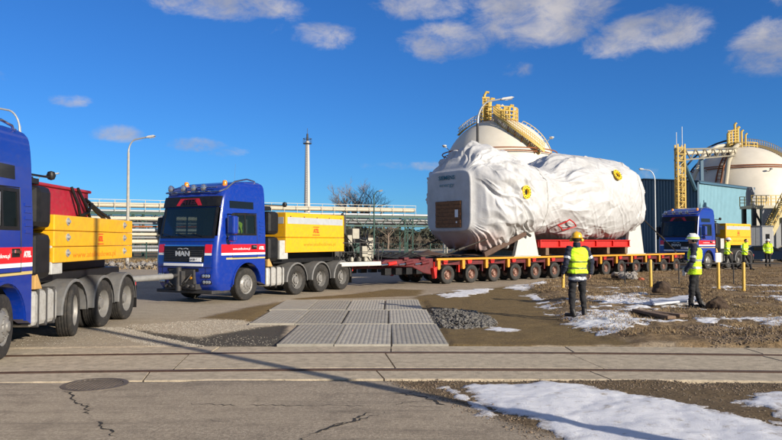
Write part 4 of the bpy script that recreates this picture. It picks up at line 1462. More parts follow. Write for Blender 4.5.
# ================================================================== TRAILER AND ITS LOAD
TO, TA = Vector((1.518, 30.375, 0)), R(39.16)
TL = thing('modular_trailer', 'long low modular trailer with yellow beams and rows of wheels under the white load', 'trailer', TO, TA)
NAX, STEP = 14, 1.45
XE = (NAX - 1) * STEP + .75
m = MB(); m.bx(-.72, XE, -.55, .55, .60, 1.02); m.bx(-.72, XE, -1.38, 1.38, 1.02, 1.08)
m.build('deck', DARK, TL)
for sg in (-1, 1):
    MB().bx(-.74, XE + .02, sg * 1.40, sg * 1.52, 1.01, 1.10).build('side_beam', YELL2, TL, bevel=.012)
    for k in range(NAX):
        x = k * STEP
        b = MB(); b.prism([(x - .66, 1.00), (x - .50, 1.00), (x - .50, .66), (x - .56, .62), (x - .64, .62), (x - .66, .70)], sg * 1.36, sg * 1.50)
        b.build('outrigger', YELL2, TL, bevel=.008)
        b = MB(); b.prism([(x - .30, 1.0), (x - .02, 1.0), (x - .06, .86), (x - .26, .84)], sg * 1.30, sg * 1.46)
        b.build('bracket', RED, TL, bevel=.01)
        if k % 2 == 0:
            h = MB(); h.tube([(x - .48, sg * 1.44, .98), (x - .2, sg * 1.47, .93), (x + .3, sg * 1.47, .95), (x + .72, sg * 1.44, .98)], .016, 5)
            h.build('hose', BLACK, TL)
        f = MB(); f.bx(x - .74, x - .68, sg * 1.18, sg * 1.34, .48, .95); f.build('red_flap', RED if k < 2 else DRED, TL)
for sg in (-1, 1):
    MB().bx(-.70, XE - .02, sg * 1.335, sg * 1.355, .80, 1.01).build('side_panel', DRED, TL)
for x in (-.55, XE - .2):
    MB().bx(x - .15, x + .15, -1.40, 1.40, .78, 1.0).build('cross_member', DRED, TL, bevel=.01)
for k in range(NAX):
    x = k * STEP
    b = MB()
    for y in (-.98, .98):
        b.prism([(x - .18, .95), (x + .18, .95), (x + .34, .62), (x + .12, .36), (x - .1, .36), (x - .02, .6)], y - .09, y + .09)
        b.tube([(x, y - .42, .40), (x, y + .42, .40)], .07, 8)
    b.build('pendulum_axle', DRED, TL)


def trailer_wheel():
    o = bpy.data.objects.new('wheel', None); COL.objects.link(o)
    m = MB()
    pr = [(.21, -.10), (.27, -.12), (.34, -.125), (.375, -.112), (.392, -.09), (.392, -.05), (.378, -.045), (.378, -.03), (.392, -.025), (.392, .025), (.378, .03), (.378, .045), (.392, .05), (.392, .09), (.375, .112), (.34, .125), (.27, .12), (.21, .10)]
    m.lathe(pr, axis='Y', n=28); m.build('tyre', TYRE, o, smooth=True, angle=30)
    d = MB(); d.lathe([(.215, .10), (.2, .06), (.185, .0), (.15, -.02), (.10, .0), (.09, .05), (.07, .09), (0, .10)], axis='Y', n=24)
    for k in range(6):
        a = k * math.pi / 3
        d.lathe([(.0, .03), (.022, .028), (.022, -.02)], c=(.15 * math.cos(a), .0, .15 * math.sin(a)), axis='Y', n=6, mi=1)
    d.lathe([(.21, -.09), (0, -.09)], axis='Y', n=12)
    d.build('rim', [RUSTRIM, DRED], o, smooth=True)
    return o


tw0 = trailer_wheel()
for k in range(NAX):
    for y, rz in ((-1.31, math.pi), (-.68, 0), (.68, math.pi), (1.31, 0)):
        c = clone(tw0, TL, (k * STEP, y, .392)); c.rotation_euler = (0, 0, rz)
for ch_ in list(tw0.children):
    bpy.data.objects.remove(ch_)
bpy.data.objects.remove(tw0)

# gooseneck in front of the trailer
GN = thing('gooseneck', 'dark red steel gooseneck between the middle truck and the trailer', 'gooseneck', TO, TA)
m = MB(); m.prism([(-.74, .45), (-.74, 1.06), (-3.7, 1.04), (-4.0, .9), (-3.9, .72), (-1.6, .62), (-1.2, .45)], -.55, .55); m.build('neck_beam', DRED, GN, bevel=.03)
for sg in (-1, 1):
    m = MB(); m.prism([(-.75, .40), (-.75, 1.10), (-3.3, 1.07), (-3.55, .95), (-3.3, .84), (-1.9, .76), (-1.3, .5)], sg * 1.1, sg * 1.32); m.build('side_plate', DRED, GN, bevel=.03)
    for x in (-1.05, -1.9, -2.8):
        c = MB(); c.tube([(x, sg * 1.34, .95), (x - .42, sg * 1.36, .90)], .075, 12); c.tube([(x - .42, sg * 1.36, .90), (x - .75, sg * 1.36, .87)], .04, 10, mi=1)
        c.build('hydraulic_cylinder', [RED if x < -2 else DRED, CHROME], GN, smooth=True)
    m = MB(); m.prism([(-.80, .25), (-.72, .3), (-.70, .75), (-.90, .70)], sg * 1.30, sg * 1.5); m.build('red_flap', RED, GN, bevel=.01)
    m = MB()
    for x in (-1.4, -2.3):
        m.bx(x - .12, x + .12, sg * 1.05, sg * 1.42, 1.05, 1.16)
    m.build('bracket', DRED, GN, bevel=.015)
    for k in range(5):
        x = -.95 - .55 * k
        b = MB(); b.bx(x - .16, x + .16, sg * 1.02, sg * 1.30, .46, .74); b.lathe([(.09, 0), (.09, .05), (0, .05)], c=(x, sg * 1.30, .60), axis='Y', n=10); b.build('valve_block', BLACK, GN, bevel=.02)
m = MB()
for k in range(16):
    y = -1.25 + .16 * k
    m.tube([(-1.0 - .1 * (k % 3), y, 1.08), (-1.5, y + .05, 1.24 + .03 * (k % 4)), (-2.2 - .2 * (k % 2), y * .9, 1.10), (-2.9, y * .7, 1.16)], .028, 6)
m.build('hose_bundle', BLACK, GN, smooth=True)
m = MB(); m.bx(-4.6, -3.2, -.35, .35, .70, .90); m.bx(-5.2, -4.5, -.16, .16, .66, .84); m.build('drawbar', DRED, GN, bevel=.02)
m = MB()
for k in range(7):
    y = -1.2 + .36 * k
    m.tube([(-.9, y, 1.1), (-1.6, y + .06, 1.18), (-2.3, y * .8, 1.12), (-3.0, y * .5, 1.2), (-3.5, y * .4, 1.3)], .022, 6)
m.build('hydraulic_hose', BLACK, GN, smooth=True)

# power pack on its platform
PP = thing('power_pack', 'pale hydraulic power pack with valves and hoses on a light platform behind the middle truck', 'power pack', TO, TA)
PALE = mat('pale machine paint', (.36, .34, .28), .55, var=.12, dirt=.45)
m = MB(); m.bx(-5.6, -3.55, -1.35, 1.1, .86, 1.02); m.build('platform', WHITE, PP, bevel=.015)
parts = [('engine_block', DARK, [(-4.9, -3.95, -.6, .5, 1.03, 1.75), (-4.7, -4.1, -.4, .3, 1.75, 2.0)]), ('oil_tank', PALE, [(-3.98, -3.62, -.95, .3, 1.03, 1.95)]), ('valve_box', PALE, [(-4.30, -4.02, -1.12, -.72, 1.2, 1.62)]),
         ('cooler', DARK, [(-5.3, -4.95, -.7, .7, 1.03, 2.5)]), ('control_box', PALE, [(-4.95, -4.72, -1.05, -.7, 1.62, 2.05)]), ('battery', PALE, [(-4.75, -4.42, -1.1, -.78, 1.9, 2.3)]), ('pump', GREEN, [(-4.66, -4.36, -1.06, -.65, 1.35, 1.75)])]
for nm, mt, bs in parts:
    m = MB()
    for b in bs:
        m.bx(*b)
    m.build(nm, mt, PP, bevel=.03)
m = MB(); m.tube([(-4.5, -.2, 2.0), (-4.5, -.2, 2.75), (-4.62, -.2, 2.9)], .06, 10); m.build('exhaust', DARK, PP, smooth=True)
g_ = random.Random(4)
m = MB()
for k in range(26):
    x, y, z = g_.uniform(-5.1, -3.7), g_.uniform(-1.15, -.6), g_.uniform(1.1, 2.3)
    x2, y2, z2 = x + g_.uniform(-.6, .6), g_.uniform(-1.2, -.5), g_.uniform(1.05, 1.9)
    m.tube([(x, y, z), ((x + x2) / 2, min(y, y2) - .12, min(z, z2) - .1), (x2, y2, z2)], g_.uniform(.014, .03), 6)
m.build('hydraulic_hose', BLACK, PP, smooth=True)
m = MB()
for (x, y) in ((-5.5, -1.3), (-4.55, -1.3), (-3.65, -1.3)):
    m.tube([(x, y, 1.02), (x, y, 1.75)], .02, 6)
m.tube([(-5.5, -1.3, 1.75), (-3.65, -1.3, 1.75)], .02, 6); m.tube([(-5.5, -1.3, 1.4), (-3.65, -1.3, 1.4)], .015, 6)
m.build('railing', DARK, PP)
for x in (-4.85, -4.5, -4.2):
    m = MB(); m.lathe([(.07, 0), (.075, .1), (.05, .16), (0, .17)], c=(x, -1.18, 1.04), n=10); m.build('filter', PALE, PP, smooth=True)

# ------------------------------------------------------------------ wrapped vessel
ST = [  # s, half width, top, bottom, squareness
    (1.40, 1.38, 4.93, 2.30, 7.0), (1.62, 1.56, 5.16, 2.08, 5.0), (2.05, 2.12, 5.48, 1.60, 3.6), (2.5, 2.42, 5.80, 1.36, 3.0), (2.8, 2.46, 5.86, 1.36, 2.8), (3.3, 2.46, 5.88, 1.42, 2.5), (4.4, 2.40, 5.80, 1.60, 2.5), (5.2, 2.28, 5.66, 1.85, 2.4),
    (6.2, 2.14, 5.58, 2.02, 2.3), (7.1, 2.06, 5.46, 2.10, 2.2), (7.6, 2.14, 5.60, 2.02, 2.2), (8.1, 2.26, 5.95, 1.85, 2.2), (8.8, 2.38, 6.22, 1.80, 2.2), (10, 2.42, 6.32, 1.78, 2.2), (12.2, 2.42, 6.34, 1.80, 2.2),
    (13.3, 2.36, 6.28, 1.85, 2.3), (14.0, 2.22, 6.02, 1.95, 2.4), (14.5, 1.95, 5.6, 2.2, 2.5), (14.85, 1.45, 4.95, 2.6, 2.6), (14.98, .6, 4.3, 3.4, 2.2), (15.0, .02, 3.9, 3.88, 2.0)]
STA = np.array(ST)


def smooth_tab(s, col):
    s = np.asarray(s, float)
    k = .16
    return sum(np.interp(s + d * k, STA[:, 0], STA[:, col]) * w for d, w in ((-1, .25), (0, .5), (1, .25)))


def vessel_base(s, th):
    a, tp, bt, n = (smooth_tab(s, c) for c in (1, 2, 3, 4))
    c, sn = np.cos(th), np.sin(th)
    y = -a * np.sign(c) * np.abs(c) ** (2 / n)
    z = (tp + bt) / 2 + (tp - bt) / 2 * np.sign(sn) * np.abs(sn) ** (2 / n)
    # the front block is an eight-sided frame under the sheet
    f = 1 / np.maximum(np.maximum(np.abs(c), np.abs(sn)), (np.abs(c) + np.abs(sn)) / math.sqrt(2))
    w = .85 * sstep(1.7, 2.3, s) * sstep(5.4, 3.8, s)
    y = y * (1 - w) - w * a * c * f
    z = z * (1 - w) + w * ((tp + bt) / 2 + (tp - bt) / 2 * sn * f)
    return s, y, z


def ridge(v, p=1.6):
    return (1 - np.abs(2 * v - 1)) ** p


def make_creases():
    g = random.Random(21)
    L_ = []

    def add(n, s0, s1, t0, t1, a0, a1, l0, l1, w0, w1, A0, A1):
        for _ in range(n):
            L_.append((g.uniform(s0, s1), R(g.uniform(t0, t1)) * 2.3, R(g.uniform(a0, a1)), g.uniform(l0, l1), g.uniform(w0, w1), g.uniform(A0, A1) * (1 if g.random() < .8 else -.7)))
    # pleats gathered over the top edge of the front block
    add(34, 1.9, 3.0, 40, 175, -12, 12, .6, 1.5, .05, .13, .05, .13)
    # long drags sweeping down and back over the near flank
    add(26, 2.4, 4.8, 0, 80, -72, -30, 1.2, 3.2, .09, .26, .08, .19)
    add(26, 2.2, 5.2, -70, 30, -85, -25, .8, 2.2, .06, .18, .05, .14)
    add(18, 2.0, 4.5, 95, 230, 20, 80, .9, 2.4, .08, .2, .05, .14)
    add(30, 1.9, 5.0, -80, 80, -90, 10, .3, .9, .03, .08, .02, .055)
    # gathered at the waist
    add(30, 5.4, 7.6, -80, 190, -24, 24, .6, 1.6, .05, .14, .035, .09)
    add(14, 5.0, 7.4, -60, 120, -95, -60, .5, 1.4, .05, .12, .03, .07)
    # fan from the waist over the rear body
    add(34, 7.6, 9.3, 20, 170, -26, 18, .9, 2.6, .07, .17, .05, .13)
    add(16, 7.8, 9.6, -60, 20, -20, 26, .8, 2.2, .05, .13, .03, .08)
    # taut flank: a few long shallow drags and sag lines
    add(22, 9.2, 13.0, -70, 70, -14, 14, 1.0, 2.8, .05, .14, .015, .05)
    add(16, 9.0, 13.2, -70, 100, 60, 115, .7, 2.0, .05, .13, .015, .05)
    # hanging folds at the rear end
    add(30, 13.2, 14.6, -80, 200, 55, 125, .6, 2.0, .06, .16, .04, .11)
    add(20, 12.8, 14.4, 30, 150, -20, 20, .5, 1.4, .05, .13, .03, .09)
    # a second generation of finer, sharper creases
    add(60, 1.8, 5.4, -85, 170, -85, -20, .5, 1.6, .025, .07, .03, .085)
    add(40, 1.7, 3.2, 30, 200, -20, 20, .4, 1.1, .025, .06, .03, .08)
    add(50, 5.2, 8.0, -85, 120, -30, 30, .4, 1.2, .025, .06, .02, .06)
    add(60, 7.6, 11.0, -60, 150, -28, 22, .5, 1.7, .025, .07, .02, .065)
    add(50, 9.0, 13.6, -80, 110, 40, 140, .4, 1.3, .02, .06, .012, .04)
    add(40, 13.0, 14.6, -80, 200, 40, 140, .4, 1.2, .025, .06, .02, .07)
    return np.array(L_)


CREASE = make_creases()


def fold_field(s, th):
    """creases of a heavy sheet: straight cusped drags in (axis, girth) space over slow billows"""
    s = np.asarray(s, float); th = np.asarray(th, float)
    tw = np.where(th > math.pi * 1.5, th - 2 * math.pi, th)          # -90..270 degrees, seam underneath
    v = tw * 2.3
    cx_, sy_ = np.cos(th) * 2.0, np.sin(th) * 2.0
    w1 = fbm(cx_ * .9 + s * .35 + 30, sy_ * .9 + s * .2 + 5, 3) - .5
    w2 = fbm(cx_ * 1.6 + s * .9 + 10, sy_ * 1.6 - s * .6 + 25, 2) - .5
    front = sstep(5.6, 3.6, s) * sstep(1.45, 2.3, s)
    d = .20 * w1 * front + .09 * w1 * (1 - front)
    ss, vv = s + .22 * w2, v + .22 * w1
    for s0, v0, a, ln, w, A in CREASE:
        ds, dv = ss - s0, vv - v0
        al = ds * math.cos(a) + dv * math.sin(a)
        pe = -ds * math.sin(a) + dv * math.cos(a) + .10 * al * al / ln * (1 if A > 0 else -1)
        t = np.clip(1 - (al / (ln * .5)) ** 2, 0, 1)
        d = d + A * t * np.where(pe > 0, np.exp(-pe / w), np.exp(pe / (w * 2.6)))
    rip = ridge(vnoise((tw + .40 * s) * 8.0 + w1 * 4 + 20, s * .5 + 31 + w2), 1.4) * (.10 * front + .03)
    d = d + rip + .05 * sstep(8.0, 9.0, s) * ridge(vnoise(s * 2.2 + w2 * 3 + 5, tw * .7 + 60 + w1), 2.0) - .03
    d = d + .014 * (fbm(s * 5, th * 9, 3) - .5) - .07 * front
    return d * sstep(1.42, 1.75, s)


NS, NT = 420, 430
s_face = np.linspace(0, 1, 16)
s_body = np.concatenate([np.linspace(1.40, 5.5, 200), np.linspace(5.52, 13.2, 250), np.linspace(13.22, 15.0, 70)])
th_ = np.linspace(0, 2 * math.pi, NT + 1)[:-1]
S2, T2 = np.meshgrid(s_body, th_, indexing='ij')
bs_, by_, bz_ = vessel_base(S2, T2)


def tarp_normals(X, Y, Z):
    du = np.stack([np.gradient(X, axis=0), np.gradient(Y, axis=0), np.gradient(Z, axis=0)], 2)
    def pg(A):
        return (np.roll(A, -1, 1) - np.roll(A, 1, 1)) / 2
    dv = np.stack([pg(X), pg(Y), pg(Z)], 2)
    n = np.cross(dv, du)
    n /= np.linalg.norm(n, axis=2, keepdims=True) + 1e-9
    c = np.stack([X - X, Y, Z - 3.8], 2)
    sg = np.sign((n * c).sum(2, keepdims=True)); sg[sg == 0] = 1
    # smooth sign by majority
    return n * (1 if (sg > 0).mean() > .5 else -1)


nn = tarp_normals(bs_, by_, bz_)
dd = fold_field(S2, T2)
# keep the sheet taut on the underside, hanging edge ripples low on the near side
VX, VY, VZ = bs_ + nn[:, :, 0] * dd, by_ + nn[:, :, 1] * dd, bz_ + nn[:, :, 2] * dd
VX[0], VY[0], VZ[0] = bs_[0], by_[0], bz_[0]
V = np.stack([VX, VY, VZ], 2).reshape(-1, 3)
ns = len(s_body)
i, j = np.meshgrid(np.arange(ns - 1), np.arange(NT), indexing='ij')
a = (i * NT + j).ravel(); b_ = (i * NT + (j + 1) % NT).ravel()
Fq = np.stack([a, b_, b_ + NT, a + NT], 1)
# front face: rings shrinking to the middle
cy, cz = by_[0].mean(), bz_[0].mean()
ring0 = np.arange(NT)
extra, faces2 = [], []
prev = ring0
base_n = len(V)
for q in (.97, .9, .75, .55, .35, .15, .02):
    pts = np.stack([np.full(NT, 1.385 - .03 * (1 - q)), cy + (by_[0] - cy) * q, cz + (bz_[0] - cz) * q], 1)
    pts[:, 0] += .03 * (fbm(pts[:, 1] * 1.4 + 5, pts[:, 2] * .9 + 3, 3) - .5)
    idx = np.arange(NT) + base_n + sum(len(e) for e in extra)
    extra.append(pts)
    faces2.append(np.stack([prev, idx, np.roll(idx, -1), np.roll(prev, -1)], 1))
    prev = idx
V = np.concatenate([V] + extra); Fq = np.concatenate([Fq] + faces2)
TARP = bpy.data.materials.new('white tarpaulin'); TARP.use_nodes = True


def tarp_shader():
    nt = TARP.node_tree; L = nt.links
    b = nt.nodes['Principled BSDF']
    tc = ND(nt, 'ShaderNodeTexCoord')
    n = ND(nt, 'ShaderNodeTexNoise', Scale=1.3, Detail=6.0, Roughness=.6)
    L.new(tc.outputs['Object'], n.inputs['Vector'])
    r = ND(nt, 'ShaderNodeValToRGB')
    r.color_ramp.elements[0].position = .35; r.color_ramp.elements[0].color = (.43, .43, .43, 1)
    r.color_ramp.elements[1].position = .62; r.color_ramp.elements[1].color = (.52, .525, .535, 1)
    L.new(n.outputs['Fac'], r.inputs['Fac'])
    # red-brown tint on the front end, stronger towards the bottom
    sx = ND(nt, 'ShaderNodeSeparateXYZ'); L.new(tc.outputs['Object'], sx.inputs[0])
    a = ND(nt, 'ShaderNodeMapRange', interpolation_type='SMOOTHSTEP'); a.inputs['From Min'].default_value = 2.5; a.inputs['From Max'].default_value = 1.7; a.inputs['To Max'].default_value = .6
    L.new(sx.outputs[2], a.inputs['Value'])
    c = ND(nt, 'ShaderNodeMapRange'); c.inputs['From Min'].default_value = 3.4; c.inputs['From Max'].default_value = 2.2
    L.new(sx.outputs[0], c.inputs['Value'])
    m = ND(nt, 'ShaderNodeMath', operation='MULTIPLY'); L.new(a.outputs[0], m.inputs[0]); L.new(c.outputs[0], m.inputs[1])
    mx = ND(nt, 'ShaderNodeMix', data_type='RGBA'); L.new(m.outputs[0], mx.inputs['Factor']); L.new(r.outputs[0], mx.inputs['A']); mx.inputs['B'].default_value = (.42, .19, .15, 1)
    L.new(mx.outputs['Result'], b.inputs['Base Color'])
    b.inputs['Roughness'].default_value = .48
    n2 = ND(nt, 'ShaderNodeTexNoise', Scale=5.0, Detail=7.0, Roughness=.62, Distortion=1.2)
    L.new(tc.outputs['Object'], n2.inputs['Vector'])
    n3 = ND(nt, 'ShaderNodeTexVoronoi', feature='DISTANCE_TO_EDGE', Scale=2.6)
    w = ND(nt, 'ShaderNodeVectorMath', operation='ADD')
    n4 = ND(nt, 'ShaderNodeTexNoise', Scale=1.7, Detail=4.0); L.new(tc.outputs['Object'], n4.inputs['Vector'])
    L.new(tc.outputs['Object'], w.inputs[0]); L.new(n4.outputs['Color'], w.inputs[1]); L.new(w.outputs[0], n3.inputs['Vector'])
    pw = ND(nt, 'ShaderNodeMapRange'); pw.inputs['From Max'].default_value = .22; pw.inputs['To Min'].default_value = .06; pw.inputs['To Max'].default_value = 0
    L.new(n3.outputs['Distance'], pw.inputs['Value'])
    ad = ND(nt, 'ShaderNodeMath', operation='ADD'); L.new(n2.outputs['Fac'], ad.inputs[0]); L.new(pw.outputs[0], ad.inputs[1])
    bp = ND(nt, 'ShaderNodeBump', Strength=.22, Distance=.06)
    L.new(ad.outputs[0], bp.inputs['Height']); L.new(bp.outputs[0], b.inputs['Normal'])


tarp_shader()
VS = thing('wrapped_vessel', 'huge vessel wrapped in creased white tarpaulin on the long trailer', 'wrapped load', TO, TA)
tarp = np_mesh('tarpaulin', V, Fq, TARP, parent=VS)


def surf(s, th, off=0.0):
    """point and normal on the sheet"""
    e = .02
    def p(s_, t_):
        q = vessel_base(np.array(s_), np.array(t_))
        return Vector((float(q[0]), float(q[1]), float(q[2])))
    P0 = p(s, th); n = (p(s + e, th) - p(s - e, th)).cross(p(s, th + e) - p(s, th - e)).normalized()
    if n.dot(P0 - Vector((P0.x, 0, 3.8))) < 0:
        n = -n
    return P0 + n * (off + float(fold_field(np.array(s), np.array(th)))), n


for s_, th0 in ((3.75, R(8)), (11.3, R(27))):
    p_, n_ = surf(s_, th0)
    M = n_.to_track_quat('Z', 'Y').to_matrix().to_4x4(); M.translation = p_
    m = MB(); m.lathe([(.17, -.25), (.17, .10), (.36, .10), (.36, .17), (.20, .17), (.185, .05), (.0, .02)], n=30)
    M = M @ Matrix.Scale(.85, 4)
    o = m.build('flange', mat('flange yellow', (.82, .55, .02), .45, var=.08), VS, smooth=True); o.matrix_local = M
    m = MB(); m.lathe([(.16, .06), (.0, .055)], n=24); m.lathe([(.17, -.02), (.0, -.03)], n=24)
    c = m.build('flange_cover', BLACK, o)
    for k in range(12):
        a = k * math.pi / 6
        m = MB(); m.lathe([(.03, 0), (.03, .03), (0, .03)], c=(.29 * math.cos(a), .29 * math.sin(a), .17), n=6)
        m.build('bolt', DARK, o)
# lettering and wooden hatch on the flat front
FX = 1.37
text('SIEMENS', .25, mat('teal lettering', (.0, .13, .19), .5, var=.02), VS, frame((FX - .03, .06, 4.68), (0, -1, 0), (0, 0, 1)), bold=.004, width=1.05)
text('energy', .24, mat('pale teal lettering', (.12, .26, .32), .5, var=.02), VS, frame((FX - .03, .06, 4.36), (0, -1, 0), (0, 0, 1)), bold=0, width=.95)
hatch = MB(); hatch.bx(FX - .03, FX - .005, -.87, .77, 2.42, 3.62); hw = hatch.build('wooden_hatch', DARK, VS)
g_ = random.Random(8)
for k in range(7):
    z0 = 2.43 + k * .17
    b = MB(); b.bx(FX - .06 - g_.uniform(0, .012), FX - .031, -.86, .76, z0 + .006, z0 + .164); b.build('board', WOODM, hw)
b = MB(); b.bx(FX - .078, FX - .073, -.72, -.52, 2.88, 3.22); b.build('paper_notice', WVINYL, hw)
b = MB(); b.bx(FX - .079, FX - .074, -.66, -.58, 2.62, 2.70); b.build('paper_notice', WVINYL, hw)
# red diamond outline on the near side
qs = [(7.0, R(-38)), (7.6, R(-27)), (8.2, R(-36)), (7.6, R(-47))]
m = MB()
for k in range(4):
    a, b = qs[k], qs[(k + 1) % 4]
    pa, pb_ = [surf(q_[0], q_[1], .15 - float(fold_field(np.array(q_[0]), np.array(q_[1]))))[0] for q_ in (a, b)]
    m.tube([pa.lerp(pb_, t) + Vector((0, -.07 * math.sin(math.pi * t), 0)) for t in lin(0, 1, 6)], .035, 5)
m.build('red_diamond', mat('red outline', (.45, .02, .02), .5), VS)
# ratchet straps and drawn rope lines
for s_ in (5.75, 13.6):
    m = MB(); m.tube([surf(s_, t, .012)[0] for t in lin(R(-70), R(200), 60)], .02, 5); m.build('strap', mat('pale strap', (.5, .49, .46), .7), VS)

# supports under the load
for (x, xt0, xt1, zt, lab) in ((5.1, 4.62, 5.62, 2.30, 'white steel support saddle under the waist of the load'), (14.35, 13.95, 14.75, 3.35, 'tall white steel support saddle at the rear end of the load')):
    sd = thing('support_saddle', lab, 'support', TO, TA)
    for sg in (-1, 1):
        m = MB(); m.prism([(x - .85, 1.14), (x + .85, 1.14), (xt1, zt), (xt0, zt)], sg * 1.28, sg * 1.46); m.build('web_plate', WHITE, sd, bevel=.01)
    m = MB(); m.prism([(-1.28, 1.14), (1.28, 1.14), (1.28, 1.9), (.9, 1.75), (.4, 1.62), (-.4, 1.62), (-.9, 1.75), (-1.28, 1.9)], x - .15, x + .15, plane='YZ'); m.build('cradle', WHITE, sd)
    m = MB(); m.bx(x - .95, x + .95, -1.5, 1.5, 1.085, 1.135); m.build('base_plate', WHITE, sd, bevel=.008)
RB = thing('red_beam', 'long red steel beams lying on the trailer under the rear of the load', 'beam', TO, TA)
for sg in (-1, 1):
    m = MB(); m.bx(5.95, 13.65, sg * 1.30, sg * 1.58, 1.50, 1.54); m.bx(5.95, 13.65, sg * 1.30, sg * 1.58, 1.84, 1.88); m.bx(5.95, 13.65, sg * 1.40, sg * 1.45, 1.54, 1.84)
    for k in range(6):
        x = 6.0 + k * 1.52
        m.bx(x - .02, x + .02, sg * 1.32, sg * 1.56, 1.54, 1.84)
    m.build('girder', RED, RB, bevel=.006)
m = MB()
for x in (6.6, 9.8, 13.0):
    m.bx(x - .12, x + .12, -1.3, 1.3, 1.58, 1.8)
m.build('cross_girder', RED, RB)
for k in range(5):
    x = 6.5 + k * 1.7
    b = MB(); b.bx(x - .12, x + .12, -1.55, 1.55, 1.14, 1.49); b.build('timber_block', TIMBER, RB, bevel=.01)
# dark hanging cover and lashing chains at the front
SH = thing('dark_sheet', 'dark brown sheet bunched on the trailer under the front of the load', 'sheet', TO, TA)
X, Y = np.meshgrid(np.linspace(-.5, 4.6, 60), np.linspace(-1.25, 1.3, 34), indexing='ij')
Z = 1.10 + .12 * ridge(fbm(X * 1.1, Y * 1.3, 3), 1.2) + .55 * np.exp(-((X - 4.0) / .7) ** 2) * (.6 + .5 * fbm(X * 2, Y * 2 + 8, 3)) + .22 * np.exp(-((X - .55) / .5) ** 2) * np.exp(-((Y - .5) / .6) ** 2)
i, j = np.meshgrid(np.arange(59), np.arange(33), indexing='ij'); a = (i * 34 + j).ravel()
np_mesh('cloth', np.stack([X, Y, Z], 2).reshape(-1, 3), np.stack([a, a + 34, a + 35, a + 1], 1), TARPBROWN, parent=SH)


def chain(p, q, label, sag=.0):
    p, q = Vector(p), Vector(q)
    c = thing('lashing_chain', label, 'chain', TO, TA, 'lashing chains holding the load')
    n = 14
    pts = [p.lerp(q, k / n) - Vector((0, 0, sag * math.sin(math.pi * k / n))) for k in range(n + 1)]
    m = MB(); m.tube(pts, .032, 6)
    m.build('chain', DCHAIN, c)
    m = MB(); m.tube([p.lerp(q, .38), p.lerp(q, .5)], .06, 8); m.build('tensioner', DCHAIN, c)


chain((-.35, -1.30, 1.16), (2.2, -1.6, 1.9), 'dark lashing chain at the near front corner of the load')
chain((-.35, 1.30, 1.16), (2.2, 1.5, 1.9), 'dark lashing chain at the far front corner of the load')
st_ = thing('dark_strut', 'heavy dark strut rising from the trailer to the front white saddle', 'strut', TO, TA)
m = MB(); m.bar((2.2, -1.42, 1.2), (4.75, -1.66, 2.18), .16, .24); m.build('beam', TARPBROWN, st_, bevel=.03)
m = MB(); m.bar((4.5, -1.68, 2.30), (5.1, -1.68, 2.05), .10, .12); m.build('bracket', DCHAIN, st_, bevel=.02)
chain((18.9, -1.40, 1.16), (14.8, -1.6, 3.1), 'dark lashing chain running from the rear white saddle to the trailer end')
chain((18.9, 1.40, 1.16), (14.8, 1.6, 3.1), 'dark lashing chain on the hidden side of the rear saddle')
# ================================================================== BACKGROUND
# ------------------------------------------------------------------ street lamps
def street_lamp(label, base, h, arm, direction, r=.10, m=CONC, headm=WHITE, head=.7, curve=1.2, group='street lamps'):
    """pole with a curved arm; direction = angle of the arm on the ground"""
    o = thing('street_lamp', label, 'street lamp', base, direction, group)
    p = MB(); p.tube([(0, 0, 0), (0, 0, h * .5), (0, 0, h - curve)], [r, r * .85, r * .65], 12); p.build('pole', m, o, smooth=True)
    pts = []
    for k in range(8):
        a = k / 7 * math.pi / 2 * .86
        pts.append((curve * .55 * (1 - math.cos(a)), 0, h - curve + curve * .85 * math.sin(a)))
    e = pts[-1]
    pts.append((arm - head, 0, e[2] + (arm - head - e[0]) * .18))
    p = MB(); p.tube([(0, 0, h - curve - .25)] + pts, [r * .6] * 3 + [r * .45] * 7, 8); p.build('arm', STEELG if m is not GREEN else m, o, smooth=True)
    q = pts[-1]
    H_ = MB()
    ca = math.atan(.18)
    Mh = Matrix.Translation(q) @ Matrix.Rotation(-ca, 4, 'Y')
    H_.prism([(-.06, -.04), (.12, -.08), (head * .7, -.09), (head, -.03), (head * .8, .06), (.1, .07)], -.13, .13, M=Mh)
    hd = H_.build('lamp_head', headm, o, bevel=.02)
    L_ = MB(); L_.bx(head * .3, head * .85, -.10, .10, -.125, -.085, M=Mh); L_.build('lens', LAMPW, hd)
    return o


street_lamp('tall concrete street lamp with white head behind the two left trucks', AT(127.5, 241, 52) * Vector((1, 1, 0)) if False else (AT(127.5, 241, 52).x, 52, 0), 9.7, 2.1, R(-4), .13)
street_lamp('dark curved street lamp above the cab at the left edge', (AT(18, 241, 33).x, 33, 0), 8.3, 1.6, R(182), .10, head=.5)
street_lamp('thin far street lamp with its head left of the red box', (AT(36, 241, 88).x, 88, 0), 10.3, 2.9, R(0), .12)
street_lamp('slim dark street lamp beyond the pipe bridge in the middle', (AT(374, 241, 76).x, 76, 0), 7.5, 1.0, R(5), .10, m=GREEN, headm=GREYBOX, head=.5, curve=1.0)
street_lamp('dark street lamp rising over the white load in front of the round tank', (AT(478, 241, 46).x, 46, 0), 11.5, 2.5, R(4), .13, m=DARK, curve=1.8, head=.9)
street_lamp('thin street lamp in front of the shaded gable of the teal building', (AT(655.5, 241, 66).x, 66, 0), 8.8, 1.5, R(178), .09, m=STEELG, head=.45)
street_lamp('tall street lamp behind the camera whose shadow crosses the yard', (6.1, 2.9, 0), 9.0, 1.9, R(100), .115)

# ------------------------------------------------------------------ pipe bridge
PA, PB = Vector((-40, 80, 0)), Vector((3.1, 98, 0))
pdir = (PB - PA).normalized()
PB_L = (PB - PA).length


def pb(t, off, z):
    """t metres along, off metres towards the camera"""
    return PA + pdir * t + Vector((pdir.y, -pdir.x, 0)) * off + Vector((0, 0, z))


